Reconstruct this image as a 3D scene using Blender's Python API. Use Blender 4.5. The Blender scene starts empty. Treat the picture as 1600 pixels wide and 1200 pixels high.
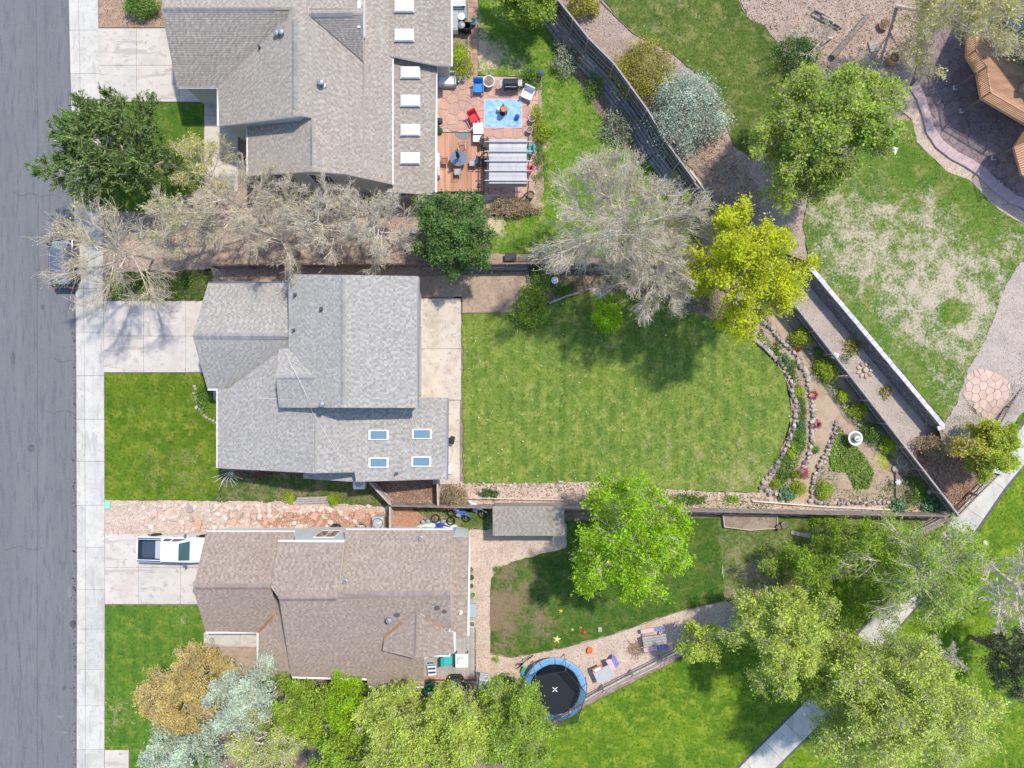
import bpy, bmesh, math, random
import numpy as np
from mathutils import Vector, Matrix, Quaternion
R = math.radians
C = bpy.context.scene.collection
random.seed(7)

# ------------------------------------------------------------------ camera, light, exposure
H = 53.0; S = 20.0                      # camera height in metres, photo pixels per metre on the ground
cam_d = bpy.data.cameras.new('camera'); cam = bpy.data.objects.new('camera', cam_d); C.objects.link(cam)
cam.location = (0, 0, H); cam.rotation_euler = (0, 0, 0)
cam_d.sensor_fit = 'HORIZONTAL'; cam_d.angle = 2*math.atan(40.0/H); cam_d.clip_end = 2000
bpy.context.scene.camera = cam

SUN_EL = 61.0; SUN_AZ = math.degrees(math.atan2(0.68, 0.73))     # clockwise from +Y
w = bpy.data.worlds.new('World'); bpy.context.scene.world = w; w.use_nodes = True
nt = w.node_tree; nt.nodes.clear()
sky = nt.nodes.new('ShaderNodeTexSky'); sky.sky_type = 'NISHITA'; sky.sun_disc = False
sky.sun_elevation = R(SUN_EL); sky.sun_rotation = R(SUN_AZ); sky.altitude = 1600; sky.dust_density = 1.5
bg = nt.nodes.new('ShaderNodeBackground'); bg.inputs['Strength'].default_value = 0.15
wo = nt.nodes.new('ShaderNodeOutputWorld'); nt.links.new(sky.outputs[0], bg.inputs[0]); nt.links.new(bg.outputs[0], wo.inputs[0])
sv = Vector((math.sin(R(SUN_AZ))*math.cos(R(SUN_EL)), math.cos(R(SUN_AZ))*math.cos(R(SUN_EL)), math.sin(R(SUN_EL))))
sl = bpy.data.lights.new('sun', 'SUN'); sl.energy = 2.1; sl.angle = R(2.0); sl.color = (1.0, 0.93, 0.82)
so = bpy.data.objects.new('sun', sl); C.objects.link(so); so.rotation_euler = (-sv).to_track_quat('-Z', 'Y').to_euler()
so.location = sv*120
vs = bpy.context.scene.view_settings
vs.view_transform = 'Standard'; vs.look = 'None'; vs.exposure = 1.04; vs.gamma = 1; vs.use_curve_mapping = False

# ------------------------------------------------------------------ places
def W(px, py, z=0.0):
    k = (H-z)/(S*H)
    return Vector(((px-800)*k, (600-py)*k, z))
def clamp(a, lo=0.0, hi=1.0): return max(lo, min(hi, a))
def smooth(a): a = clamp(a); return a*a*(3-2*a)
_f0 = W(872, 0, 2.9); _f1 = W(1498, 806, 1.8)
_fd = Vector((_f1.x-_f0.x, _f1.y-_f0.y)).normalized(); _fn = Vector((-_fd.y, _fd.x))
def f_s(x, y): return (x-_f0.x)*_fd.x + (y-_f0.y)*_fd.y
def f_d(x, y): return (x-_f0.x)*_fn.x + (y-_f0.y)*_fn.y
_sA = f_s(*W(1080, 290, .9).xy); _sB = f_s(*W(1250, 490, .0).xy)
def hB(x, y): return 0.9*(1-smooth((f_s(x, y)-_sA)/(_sB-_sA)))
_qa = W(1466, 715).xy; _qb = W(1600, 650).xy
_qd = (_qb-_qa).normalized(); _qn = Vector((-_qd.y, _qd.x))
def hE(x, y):
    b = hB(x, y); q = (x-_qa.x)*_qn.x + (y-_qa.y)*_qn.y
    return (b + (1.36-b)*smooth(f_d(x, y)/3.4))*smooth((q+0.3)/3.5)
def h0(x, y): return 0.0
def G(px, py, hf=h0, dz=0.0):
    z = dz
    for _ in range(5):
        p = W(px, py, z); z = hf(p.x, p.y)+dz
    return W(px, py, z)

# ------------------------------------------------------------------ materials
def _new(name):
    m = bpy.data.materials.new(name); m.use_nodes = True; n = m.node_tree; n.nodes.clear()
    out = n.nodes.new('ShaderNodeOutputMaterial'); return m, n, out
def _noise(n, pos, scale, detail=4, rough=.6, stretch=None):
    t = n.nodes.new('ShaderNodeTexNoise'); t.inputs['Scale'].default_value = scale
    t.inputs['Detail'].default_value = detail; t.inputs['Roughness'].default_value = rough
    if stretch:
        mp = n.nodes.new('ShaderNodeMapping'); mp.inputs['Scale'].default_value = stretch
        n.links.new(pos, mp.inputs[0]); n.links.new(mp.outputs[0], t.inputs['Vector'])
    else: n.links.new(pos, t.inputs['Vector'])
    return t.outputs['Fac']
def _range(n, v, a, b, c=0.0, d=1.0):
    r = n.nodes.new('ShaderNodeMapRange'); r.inputs['From Min'].default_value = a; r.inputs['From Max'].default_value = b
    r.inputs['To Min'].default_value = c; r.inputs['To Max'].default_value = d; n.links.new(v, r.inputs['Value']); return r.outputs[0]
def _mix(n, f, a, b, mode='MIX'):
    x = n.nodes.new('ShaderNodeMix'); x.data_type = 'RGBA'; x.blend_type = mode
    for s, v in ((x.inputs['Factor'], f), (x.inputs['A'], a), (x.inputs['B'], b)):
        if isinstance(v, (int, float)): s.default_value = v
        elif isinstance(v, tuple): s.default_value = (*v, 1) if len(v) == 3 else v
        else: n.links.new(v, s)
    return x.outputs['Result']
def surf(name, base, layers=(), rough=.85, bump=0.0, bscale=20, fine=(30, .12), island=0.0, spec=.25, metal=0.0, obj=False, hue=None):
    """layers: (scale, lo, hi, colour[, stretch]) laid over base where noise is between lo and hi"""
    m, n, out = _new(name)
    if obj:
        tc = n.nodes.new('ShaderNodeTexCoord'); pos = tc.outputs['Object']
    else:
        g = n.nodes.new('ShaderNodeNewGeometry'); pos = g.outputs['Position']
    col = n.nodes.new('ShaderNodeRGB').outputs[0]; col.default_value = (*base, 1)
    for L in layers:
        f = _range(n, _noise(n, pos, L[0], 5, .65, L[4] if len(L) > 4 else None), L[1], L[2])
        col = _mix(n, f, col, L[3])
    if fine:
        f = _range(n, _noise(n, pos, fine[0], 3, .7), .25, .75, 1-fine[1]*2, 1+fine[1]*2)
        cm = n.nodes.new('ShaderNodeCombineColor')
        for i in range(3): n.links.new(f, cm.inputs[i])
        col = _mix(n, 1.0, col, cm.outputs[0], 'MULTIPLY')
    if island:
        g2 = n.nodes.new('ShaderNodeNewGeometry')
        f = _range(n, g2.outputs['Random Per Island'], 0, 1, 1-island, 1+island)
        cm = n.nodes.new('ShaderNodeCombineColor')
        for i in range(3): n.links.new(f, cm.inputs[i])
        col = _mix(n, 1.0, col, cm.outputs[0], 'MULTIPLY')
    if hue:
        oi = n.nodes.new('ShaderNodeObjectInfo')
        rp = n.nodes.new('ShaderNodeValToRGB'); e = rp.color_ramp.elements; rp.color_ramp.interpolation = 'LINEAR'
        e[0].position = 0; e[0].color = (*hue[0], 1); e[1].position = 1; e[1].color = (*hue[-1], 1)
        for i, h in enumerate(hue[1:-1]):
            q = e.new((i+1)/(len(hue)-1)); q.color = (*h, 1)
        n.links.new(oi.outputs['Random'], rp.inputs[0]); col = _mix(n, 1.0, col, rp.outputs[0], 'MULTIPLY')
    b = n.nodes.new('ShaderNodeBsdfPrincipled'); b.inputs['Roughness'].default_value = rough
    b.inputs['Specular IOR Level'].default_value = spec; b.inputs['Metallic'].default_value = metal
    n.links.new(col, b.inputs['Base Color'])
    if bump:
        bp = n.nodes.new('ShaderNodeBump'); bp.inputs['Strength'].default_value = 1.0; bp.inputs['Distance'].default_value = bump
        n.links.new(_noise(n, pos, bscale, 5, .7), bp.inputs['Height']); n.links.new(bp.outputs[0], b.inputs['Normal'])
    n.links.new(b.outputs[0], out.inputs[0]); return m
def leafm(name, cols, trans=.35, rough=.6):
    m, n, out = _new(name)
    g = n.nodes.new('ShaderNodeNewGeometry'); rp = n.nodes.new('ShaderNodeValToRGB'); e = rp.color_ramp.elements
    e[0].position = 0; e[0].color = (*cols[0], 1); e[1].position = 1; e[1].color = (*cols[-1], 1)
    for i, h in enumerate(cols[1:-1]):
        q = e.new((i+1)/(len(cols)-1)); q.color = (*h, 1)
    n.links.new(g.outputs['Random Per Island'], rp.inputs[0])
    f = _range(n, _noise(n, g.outputs['Position'], .9, 3, .6), .32, .68, .62, 1.3)
    cm = n.nodes.new('ShaderNodeCombineColor')
    for i in range(3): n.links.new(f, cm.inputs[i])
    col = _mix(n, 1.0, rp.outputs[0], cm.outputs[0], 'MULTIPLY')
    b = n.nodes.new('ShaderNodeBsdfPrincipled'); b.inputs['Roughness'].default_value = rough; b.inputs['Specular IOR Level'].default_value = .3
    t = n.nodes.new('ShaderNodeBsdfTranslucent'); ms = n.nodes.new('ShaderNodeMixShader'); ms.inputs[0].default_value = trans
    n.links.new(col, b.inputs['Base Color']); n.links.new(col, t.inputs['Color'])
    n.links.new(b.outputs[0], ms.inputs[1]); n.links.new(t.outputs[0], ms.inputs[2]); n.links.new(ms.outputs[0], out.inputs[0]); return m
def glass_m(name, col, rough=.05):
    m, n, out = _new(name); b = n.nodes.new('ShaderNodeBsdfPrincipled'); b.inputs['Base Color'].default_value = (*col, 1)
    b.inputs['Roughness'].default_value = rough; b.inputs['Specular IOR Level'].default_value = .8
    b.inputs['Coat Weight'].default_value = .6; b.inputs['Coat Roughness'].default_value = .03
    n.links.new(b.outputs[0], out.inputs[0]); return m
def net_m(name, col, alpha):
    m, n, out = _new(name); d = n.nodes.new('ShaderNodeBsdfDiffuse'); d.inputs[0].default_value = (*col, 1)
    t = n.nodes.new('ShaderNodeBsdfTransparent'); ms = n.nodes.new('ShaderNodeMixShader'); ms.inputs[0].default_value = alpha
    n.links.new(t.outputs[0], ms.inputs[1]); n.links.new(d.outputs[0], ms.inputs[2]); n.links.new(ms.outputs[0], out.inputs[0]); return m

# ------------------------------------------------------------------ mesh building
class MB:
    def __init__(s): s.v = []; s.f = []; s.m = []
    def add(s, vs, fs, mi=0):
        o = len(s.v); s.v += [tuple(v) for v in vs]; s.f += [tuple(i+o for i in f) for f in fs]; s.m += [mi]*len(fs); return s
    def box(s, c, d, rz=0.0, mi=0, rx=0.0, ry=0.0, taper=1.0):
        x, y, z = d[0]/2, d[1]/2, d[2]/2
        q = Matrix.Rotation(rz, 3, 'Z') @ Matrix.Rotation(ry, 3, 'Y') @ Matrix.Rotation(rx, 3, 'X')
        vs = []
        for k, (i, j, l) in enumerate([(-1,-1,-1),(1,-1,-1),(1,1,-1),(-1,1,-1),(-1,-1,1),(1,-1,1),(1,1,1),(-1,1,1)]):
            t = taper if l > 0 else 1
            vs.append(Vector(c) + q @ Vector((i*x*t, j*y*t, l*z)))
        return s.add(vs, [(3,2,1,0),(4,5,6,7),(0,1,5,4),(1,2,6,5),(2,3,7,6),(3,0,4,7)], mi)
    def rbox(s, c, d, b=.03, rz=0.0, mi=0, rx=0.0, ry=0.0):
        """box with chamfered edges on top"""
        x, y, z = d[0]/2, d[1]/2, d[2]/2; b = min(b, x*.9, y*.9, z)
        q = Matrix.Rotation(rz, 3, 'Z') @ Matrix.Rotation(ry, 3, 'Y') @ Matrix.Rotation(rx, 3, 'X')
        def ring(ix, iy, zz): # 8-gon
            X, Y = x-ix, y-iy; e = b*.7
            return [(-X+e,-Y,zz),(X-e,-Y,zz),(X,-Y+e,zz),(X,Y-e,zz),(X-e,Y,zz),(-X+e,Y,zz),(-X,Y-e,zz),(-X,-Y+e,zz)]
        rings = [ring(0,0,-z), ring(0,0,z-b), ring(b*.3,b*.3,z-b*.3), ring(b,b,z)]
        vs = [Vector(c)+q@Vector(p) for r_ in rings for p in r_]; fs = [tuple(range(7,-1,-1)), tuple(range(24,32))]
        for k in range(3):
            for i in range(8): fs.append((k*8+i, k*8+(i+1)%8, (k+1)*8+(i+1)%8, (k+1)*8+i))
        return s.add(vs, fs, mi)
    def prism(s, poly, z0, z1, mi=0, ms=None):
        n = len(poly)
        a = sum(poly[i][0]*poly[(i+1)%n][1]-poly[(i+1)%n][0]*poly[i][1] for i in range(n))
        if a < 0: poly = poly[::-1]
        vs = [(p[0], p[1], z0) for p in poly]+[(p[0], p[1], z1) for p in poly]
        s.add(vs, [tuple(range(n, 2*n))], mi)
        o = len(s.v)-2*n; s.f += [tuple(range(o+n-1, o-1, -1))]; s.m += [mi]
        for i in range(n): s.f.append((o+i, o+(i+1)%n, o+n+(i+1)%n, o+n+i)); s.m.append(mi if ms is None else ms)
        return s
    def tube(s, path, r, sides=6, mi=0, cap=True, closed=False):
        path = [Vector(p) for p in path]; n = len(path); rr = r if isinstance(r, (list, tuple)) else [r]*n
        o = len(s.v); up = Vector((0, 0, 1))
        for i, p in enumerate(path):
            if closed: t = path[(i+1) % n]-path[i-1]
            else: t = path[min(i+1, n-1)]-path[max(i-1, 0)]
            t.normalize(); a = t.cross(up)
            if a.length < 1e-3: a = t.cross(Vector((1, 0, 0)))
            a.normalize(); b = a.cross(t)
            for k in range(sides):
                an = 2*math.pi*k/sides; s.v.append(tuple(p+rr[i]*(math.cos(an)*a+math.sin(an)*b)))
        m = n if closed else n-1
        for i in range(m):
            j = (i+1) % n
            for k in range(sides):
                k2 = (k+1) % sides; s.f.append((o+i*sides+k, o+i*sides+k2, o+j*sides+k2, o+j*sides+k)); s.m.append(mi)
        if cap and not closed:
            s.f.append(tuple(o+k for k in range(sides-1, -1, -1))); s.m.append(mi)
            s.f.append(tuple(o+(n-1)*sides+k for k in range(sides))); s.m.append(mi)
        return s
    def lathe(s, prof, c=(0,0,0), n=20, mi=0, sx=1, sy=1):
        o = len(s.v)
        for (r, z) in prof:
            for k in range(n):
                a = 2*math.pi*k/n; s.v.append((c[0]+r*math.cos(a)*sx, c[1]+r*math.sin(a)*sy, c[2]+z))
        for i in range(len(prof)-1):
            for k in range(n):
                k2 = (k+1) % n; s.f.append((o+i*n+k, o+i*n+k2, o+(i+1)*n+k2, o+(i+1)*n+k)); s.m.append(mi)
        s.f.append(tuple(o+k for k in range(n-1, -1, -1))); s.m.append(mi)
        s.f.append(tuple(o+(len(prof)-1)*n+k for k in range(n))); s.m.append(mi)
        return s
    def loft(s, secs, mi=0, cap=True):
        o = len(s.v); n = len(secs[0])
        for q in secs: s.v += [tuple(p) for p in q]
        for i in range(len(secs)-1):
            for k in range(n):
                k2 = (k+1) % n; s.f.append((o+i*n+k, o+i*n+k2, o+(i+1)*n+k2, o+(i+1)*n+k)); s.m.append(mi)
        if cap:
            s.f.append(tuple(o+k for k in range(n-1, -1, -1))); s.m.append(mi)
            s.f.append(tuple(o+(len(secs)-1)*n+k for k in range(n))); s.m.append(mi)
        return s
    def build(s, name, mats, parent=None, loc=None, rz=0.0, smooth=False, kind=None, label=None, cat=None, group=None):
        me = bpy.data.meshes.new(name); me.from_pydata(s.v, [], s.f)
        if not isinstance(mats, (list, tuple)): mats = [mats]
        for m in mats: me.materials.append(m)
        me.polygons.foreach_set('material_index', s.m)
        if smooth: me.polygons.foreach_set('use_smooth', [True]*len(s.f))
        me.update()
        o = bpy.data.objects.new(name, me); C.objects.link(o)
        if parent: o.parent = parent
        if loc is not None: o.location = loc
        if rz: o.rotation_euler = (0, 0, rz)
        tag(o, label, cat, group, kind); return o
def tag(o, label=None, cat=None, group=None, kind=None):
    if label: o['label'] = label
    if cat: o['category'] = cat
    if group: o['group'] = group
    if kind: o['kind'] = kind
    return o
def thing(name, label, cat, loc=(0,0,0), rz=0.0, group=None):
    o = bpy.data.objects.new(name, None); C.objects.link(o); o.location = loc; o.rotation_euler = (0, 0, rz)
    o.empty_display_size = .2
    return tag(o, label, cat, group)
def inst(name, me, parent, loc, rz=0.0, sc=(1,1,1), rx=0, ry=0, **kw):
    o = bpy.data.objects.new(name, me); C.objects.link(o); o.parent = parent
    o.location = loc; o.rotation_euler = (rx, ry, rz); o.scale = sc; return tag(o, **kw)
def copy_tree(o, parent=None, label=None):
    c = o.copy(); C.objects.link(c); c.parent = parent
    if label: c['label'] = label
    for ch in list(o.children): copy_tree(ch, c)
    return c
def npmesh(name, V, F, mats, mi=None, smooth=False):
    """V (n,3), F (m,k) with fixed k"""
    me = bpy.data.meshes.new(name); k = F.shape[1]
    me.vertices.add(len(V)); me.vertices.foreach_set('co', np.ascontiguousarray(V, dtype=np.float32).ravel())
    me.loops.add(F.size); me.loops.foreach_set('vertex_index', np.ascontiguousarray(F, dtype=np.int32).ravel())
    me.polygons.add(len(F)); me.polygons.foreach_set('loop_start', np.arange(0, F.size, k, dtype=np.int32))
    if not isinstance(mats, (list, tuple)): mats = [mats]
    for m in mats: me.materials.append(m)
    if mi is not None: me.polygons.foreach_set('material_index', np.ascontiguousarray(mi, dtype=np.int32))
    if smooth: me.polygons.foreach_set('use_smooth', np.ones(len(F), dtype=bool))
    me.update(calc_edges=True); me.validate(); return me
def link(name, me, parent=None, loc=(0,0,0), rz=0, **kw):
    o = bpy.data.objects.new(name, me); C.objects.link(o); o.parent = parent; o.location = loc; o.rotation_euler = (0,0,rz); return tag(o, **kw)

def pip(px, py, poly):
    px = np.asarray(px); py = np.asarray(py); ins = np.zeros(px.shape, bool); n = len(poly)
    for i in range(n):
        x1, y1 = poly[i][0], poly[i][1]; x2, y2 = poly[(i+1) % n][0], poly[(i+1) % n][1]
        if y1 == y2: continue
        c = ((y1 > py) != (y2 > py)) & (px < (x2-x1)*(py-y1)/(y2-y1)+x1); ins ^= c
    return ins
def wobble(pts, amp, step=.35, rng=random):
    out = []; n = len(pts)
    for i in range(n):
        a = Vector(pts[i][:2]); b = Vector(pts[(i+1) % n][:2]); L = (b-a).length; k = max(1, int(L/step))
        nn = Vector((-(b-a).y, (b-a).x)); nn = nn.normalized() if L > 0 else nn
        for j in range(k):
            q = a.lerp(b, j/k)+nn*rng.uniform(-amp, amp)*(0 if j == 0 else 1); out.append((q.x, q.y))
    return out
SHEETS = {}
def sheet(name, pxpoly, mat, dz, hf=h0, wob=0.0, kind='structure', parent=None, grid=None):
    pts = [tuple(G(px, py, hf, dz).xy) for px, py in pxpoly]
    if wob: pts = wobble(pts, wob)
    bm = bmesh.new(); vs = [bm.verts.new((x, y, 0)) for x, y in pts]
    f = bm.faces.new(vs)
    if f.normal.z < 0 or sum(pts[i][0]*pts[(i+1)%len(pts)][1]-pts[(i+1)%len(pts)][0]*pts[i][1] for i in range(len(pts))) < 0: f.normal_flip()
    if hf is not h0:
        g = grid or 1.2
        for ax in (0, 1):
            lo = min(p[ax] for p in pts); hi = max(p[ax] for p in pts); k = math.ceil(lo/g)
            while k*g < hi:
                co = Vector((0,0,0)); co[ax] = k*g; no = Vector((0,0,0)); no[ax] = 1
                bmesh.ops.bisect_plane(bm, geom=bm.verts[:]+bm.edges[:]+bm.faces[:], plane_co=co, plane_no=no, dist=1e-4); k += 1
    else: bmesh.ops.triangulate(bm, faces=bm.faces[:])
    for v in bm.verts: v.co.z = hf(v.co.x, v.co.y)+dz
    me = bpy.data.meshes.new(name); bm.to_mesh(me); bm.free(); me.materials.append(mat)
    o = bpy.data.objects.new(name, me); C.objects.link(o); tag(o, kind=kind); o.parent = parent
    SHEETS.setdefault(name, []).append((pts, hf, dz)); o['_'] = 0; del o['_']
    o_pts[o.name] = (pts, hf, dz)
    return o
o_pts = {}
def rand_in(pts, n, rng):
    x = [p[0] for p in pts]; y = [p[1] for p in pts]; A = (max(x)-min(x))*(max(y)-min(y)); out = np.zeros((0, 2)); 
    while len(out) < n:
        q = np.column_stack([rng.uniform(min(x), max(x), n*2), rng.uniform(min(y), max(y), n*2)])
        out = np.vstack([out, q[pip(q[:,0], q[:,1], pts)]])
        if len(out) == 0: break
    return out[:n]
def area(pts): return abs(sum(pts[i][0]*pts[(i+1)%len(pts)][1]-pts[(i+1)%len(pts)][0]*pts[i][1] for i in range(len(pts))))/2
def tufts(o, mat, dens, L=.09, wd=.02, name='grass', seed=1, label='short mown grass blades', within=None, z=0):
    """grass blades over a sheet: one stuff part of it"""
    pts, hf, dz = o_pts[o.name]; rng = np.random.default_rng(seed); n = int(area(pts)*dens)
    P = rand_in(pts, n, rng); n = len(P); zz = np.array([hf(x, y) for x, y in P])+dz if hf is not h0 else np.full(n, dz)
    b = 3; n3 = n*b
    base = np.repeat(np.column_stack([P, zz]), b, 0)+np.column_stack([rng.normal(0, .03, (n3, 2)), np.zeros(n3)])
    a = rng.uniform(0, 2*np.pi, n3); el = rng.uniform(.3, 1.2, n3); l = L*rng.uniform(.6, 1.4, n3)
    d = np.column_stack([np.cos(a)*np.cos(el), np.sin(a)*np.cos(el), np.sin(el)]); sd = np.column_stack([-np.sin(a), np.cos(a), np.zeros(n3)])
    V = np.empty((n3, 3, 3)); V[:,0] = base-sd*wd*.5; V[:,1] = base+sd*wd*.5; V[:,2] = base+d*l[:,None]
    me = npmesh(name, V.reshape(-1, 3), np.arange(n3*3).reshape(-1, 3), mat)
    return link(name, me, o, kind='stuff')
def chips(o, mat, dens, size=(.03, .07), name='gravel', seed=1, flat=.5, poly=None, parent=True, avoid=()):
    pts, hf, dz = o_pts[o.name]; pts = poly or pts; rng = np.random.default_rng(seed); n = int(area(pts)*dens)
    P = rand_in(pts, n, rng)
    for av in avoid: P = P[~pip(P[:,0], P[:,1], [tuple(W(x, y).xy) for x, y in av])]
    n = len(P); zz = np.array([hf(x, y) for x, y in P])+dz if hf is not h0 else np.full(n, dz)
    s = rng.uniform(size[0], size[1], n); a = rng.uniform(0, 2*np.pi, n)
    tmpl = np.array([(-1,-.7,0),(1,-.6,0),(.8,.8,0),(-.9,.7,0),(-.5,-.4,1),(.5,-.4,.85),(.45,.4,.9),(-.5,.35,1)])*[.5,.5,flat]
    V = np.repeat(tmpl[None], n, 0)*s[:,None,None]*rng.uniform(.7, 1.3, (n, 1, 3)); ca, sa = np.cos(a)[:,None], np.sin(a)[:,None]
    X = V[:,:,0]*ca-V[:,:,1]*sa; Y = V[:,:,0]*sa+V[:,:,1]*ca; V = np.stack([X, Y, V[:,:,2]+rng.normal(0, .08, (n,8))*s[:,None]], 2)+np.column_stack([P, zz])[:,None,:]
    Fq = np.array([(4,5,6,7),(0,1,5,4),(1,2,6,5),(2,3,7,6),(3,0,4,7)]); F = (Fq[None]+np.arange(n)[:,None,None]*8).reshape(-1, 4)
    me = npmesh(name, V.reshape(-1, 3), F, mat); return link(name, me, o if parent else None, kind='stuff')
def litter(o, mat, dens, size=.1, name='fallen_leaves', seed=1, poly=None):
    pts, hf, dz = o_pts[o.name]; pts = poly or pts; rng = np.random.default_rng(seed); n = int(area(pts)*dens)
    P = rand_in(pts, n, rng); n = len(P); zz = np.array([hf(x, y) for x, y in P])+dz if hf is not h0 else np.full(n, dz)
    V, F = leaf_quads(np.column_stack([P, zz+rng.uniform(.02, .07, n)]), size, rng, upb=2.2)
    me = npmesh(name, V, F, mat); return link(name, me, o, kind='stuff')
def unit(a): return a/np.maximum(np.linalg.norm(a, axis=-1, keepdims=True), 1e-6)
def leaf_quads(P, size, rng, upb=1.3, asp=.6, dirs=None):
    n = len(P); nr = unit(rng.normal(0, 1, (n, 3))+np.array([0, 0, upb])); t = unit(np.cross(nr, unit(rng.normal(0, 1, (n, 3)))))
    if dirs is not None: t = unit(dirs+rng.normal(0, .35, (n, 3))); nr = np.cross(t, unit(np.cross(np.array([0,0,1.])+rng.normal(0,.5,(n,3)), t)))
    b = np.cross(nr, t); s = (size*rng.choice([.5,.7,.85,1.05,1.35], n)*rng.uniform(.8, 1.15, n))[:,None]
    V = np.empty((n, 4, 3)); V[:,0] = P-t*s*.5; V[:,1] = P+b*s*asp*.5-nr*s*.08; V[:,2] = P+t*s*.5; V[:,3] = P-b*s*asp*.5+nr*s*.06
    return V.reshape(-1, 3), np.arange(n*4).reshape(-1, 4)

# ------------------------------------------------------------------ trees
def bez(a, b, c, t):
    t = t[..., None]; return (1-t)**2*a + 2*t*(1-t)*b + t*t*c
def tubes_np(A, B, Cc, r0, r1, seg, sides):
    n = len(A); ts = np.linspace(0, 1, seg+1); rings = []
    for t in ts:
        p = bez(A, B, Cc, np.full(n, t)); tan = unit(2*(1-t)*(B-A)+2*t*(Cc-B)+1e-6)
        ref = np.where(np.abs(tan[:,2:3]) > .9, np.array([[1., 0, 0]]), np.array([[0, 0, 1.]])); u = unit(np.cross(tan, ref)); v = np.cross(u, tan)
        r = (r0*(1-t)+r1*t)[:,None]
        for k in range(sides):
            an = 2*np.pi*k/sides; rings.append(p+r*(np.cos(an)*u+np.sin(an)*v))
    V = np.stack(rings, 1); F = []
    for i in range(seg):
        for k in range(sides):
            k2 = (k+1) % sides; F.append((i*sides+k, i*sides+k2, (i+1)*sides+k2, (i+1)*sides+k))
    F = np.array(F); F = (F[None]+np.arange(n)[:,None,None]*V.shape[1]).reshape(-1, 4)
    return V.reshape(-1, 3), F
def joinVF(parts):
    Vs, Fs, o = [], [], 0
    for V, F in parts: Vs.append(V); Fs.append(F+o); o += len(V)
    return np.vstack(Vs), np.vstack(Fs)
def tree(name, label, cpx, rx, ry, h, bark, leaf, base=None, zb=0.0, seed=1, n=(13, 8, 6, 5), lv=4, lsize=.16, twigs=False,
         zc=.62, up=.25, droop=0.0, group=None, cat='tree', lspread=.14, asp=.6, buds=False, tr=None, open_=.0, ray=False, rot=0.0, rag=.22, dirleaf=False, twm=None, low=-.25, lf2=None, twr=.010, flat=.32):
    """cpx: where the crown's middle shows; rx, ry crown half sizes in photo pixels; h height above zb"""
    rng = np.random.default_rng(seed); zcw = zb+h*zc
    Cw = np.array(W(cpx[0], cpx[1], zcw)); RX, RY = [r_*(H-zcw)/(S*H) for r_ in (rx, ry)]; RZ = h*flat; Rm = (RX+RY)/2
    B = np.array(W(base[0], base[1], zb)) if base else np.array([Cw[0], Cw[1], zb])
    ph = rng.uniform(0, 6.28, 6)
    def env(az): return 1+rag*(.5*np.sin(2*az+ph[0])+.5*np.sin(3*az+ph[1])+.45*np.sin(5*az+ph[2])+.3*np.sin(8*az+ph[3]))
    tr = tr or (.011*h+.03 if ray else .018*h+.04)
    if ray: n = (int(n[0]*1.2), n[1]+1, n[2], n[3]); rag *= .75
    T2 = Cw+np.array([0, 0, RZ*.7]); T1 = (B+T2)/2+np.array([rng.normal(0, .3), rng.normal(0, .3), 0])
    n1, n2, n3, n4 = n
    t1 = np.linspace(.22, .97, n1)+rng.normal(0, .02, n1); t1 = np.clip(t1, .15, 1); az = np.arange(n1)*2.39996+rng.normal(0, .3, n1)
    el = low+(1.25-low)*((t1-.22)/.75)**1.2
    s = bez(B[None], T1[None], T2[None], t1)
    e = env(az)*.74
    tgt = Cw+np.column_stack([RX*e*np.cos(az)*np.cos(el), RY*e*np.sin(az)*np.cos(el), RZ*.9*np.sin(el)])
    mid = s*.5+tgt*.5+np.array([0, 0, 1])*np.linalg.norm(tgt-s, axis=1)[:,None]*(-.08 if up > 0 else .15)
    lev = [(s, mid, tgt)]; lens = [np.linalg.norm(tgt-s, axis=1)]
    fr = (.42, .21, .115)
    for li, k in enumerate((n2, n3, n4)):
        a, b, c = lev[-1]; m = len(a)*k; idx = np.repeat(np.arange(len(a)), k)
        t = np.tile(np.linspace(.22, 1, k), len(a))+rng.normal(0, .05, m); t = np.clip(t, .1, 1)
        A, Bb, Cc = a[idx], b[idx], c[idx]; st = bez(A, Bb, Cc, t); tan = unit(2*(1-t)[:,None]*(Bb-A)+2*t[:,None]*(Cc-Bb))
        rad = unit((st-Cw)/np.array([RX, RY, RZ]))
        d = unit(tan*(.95 if ray else .75)+rng.normal(0, .58 if ray else .62, (m, 3))+rad*(.5 if ray else .3)+np.array([0, 0, up]))
        L = Rm*fr[li]*rng.uniform(.55, 1.25, m)*(1.15-.5*t)
        end = st+d*L[:,None]; end[:,2] -= droop*L*1.2
        # keep the crown inside its outline
        q = (end-Cw)/np.array([RX, RY, RZ*1.15]); azq = np.arctan2(q[:,1], q[:,0]); lim = env(azq)*rng.uniform(.88, 1.16, m); rr = np.linalg.norm(q, axis=1)
        over = np.maximum(rr/lim, 1)
        end = Cw+(end-Cw)/over[:,None]*1.0
        end[:,2] = np.maximum(end[:,2], zb+.35)
        md = (st+end)/2+rng.normal(0, .09, (m, 3))*L[:,None]+np.array([0, 0, 1])*(L*(.12*droop))[:,None]
        lev.append((st, md, end)); lens.append(L)
    if rot:
        cr, sr = math.cos(R(rot)), math.sin(R(rot)); M_ = np.array([[cr,-sr,0],[sr,cr,0],[0,0,1]]).T
        lev = [tuple(Cw+(q-Cw) @ M_ for q in L_) for L_ in lev]
    root = thing(name, label, cat, tuple(B), 0, group); off = B
    V, F = tubes_np(B[None], T1[None], T2[None], np.array([tr]), np.array([tr*.25]), 8, 8)
    link('trunk', npmesh('trunk', V-off, F, bark, smooth=True), root)
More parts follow.
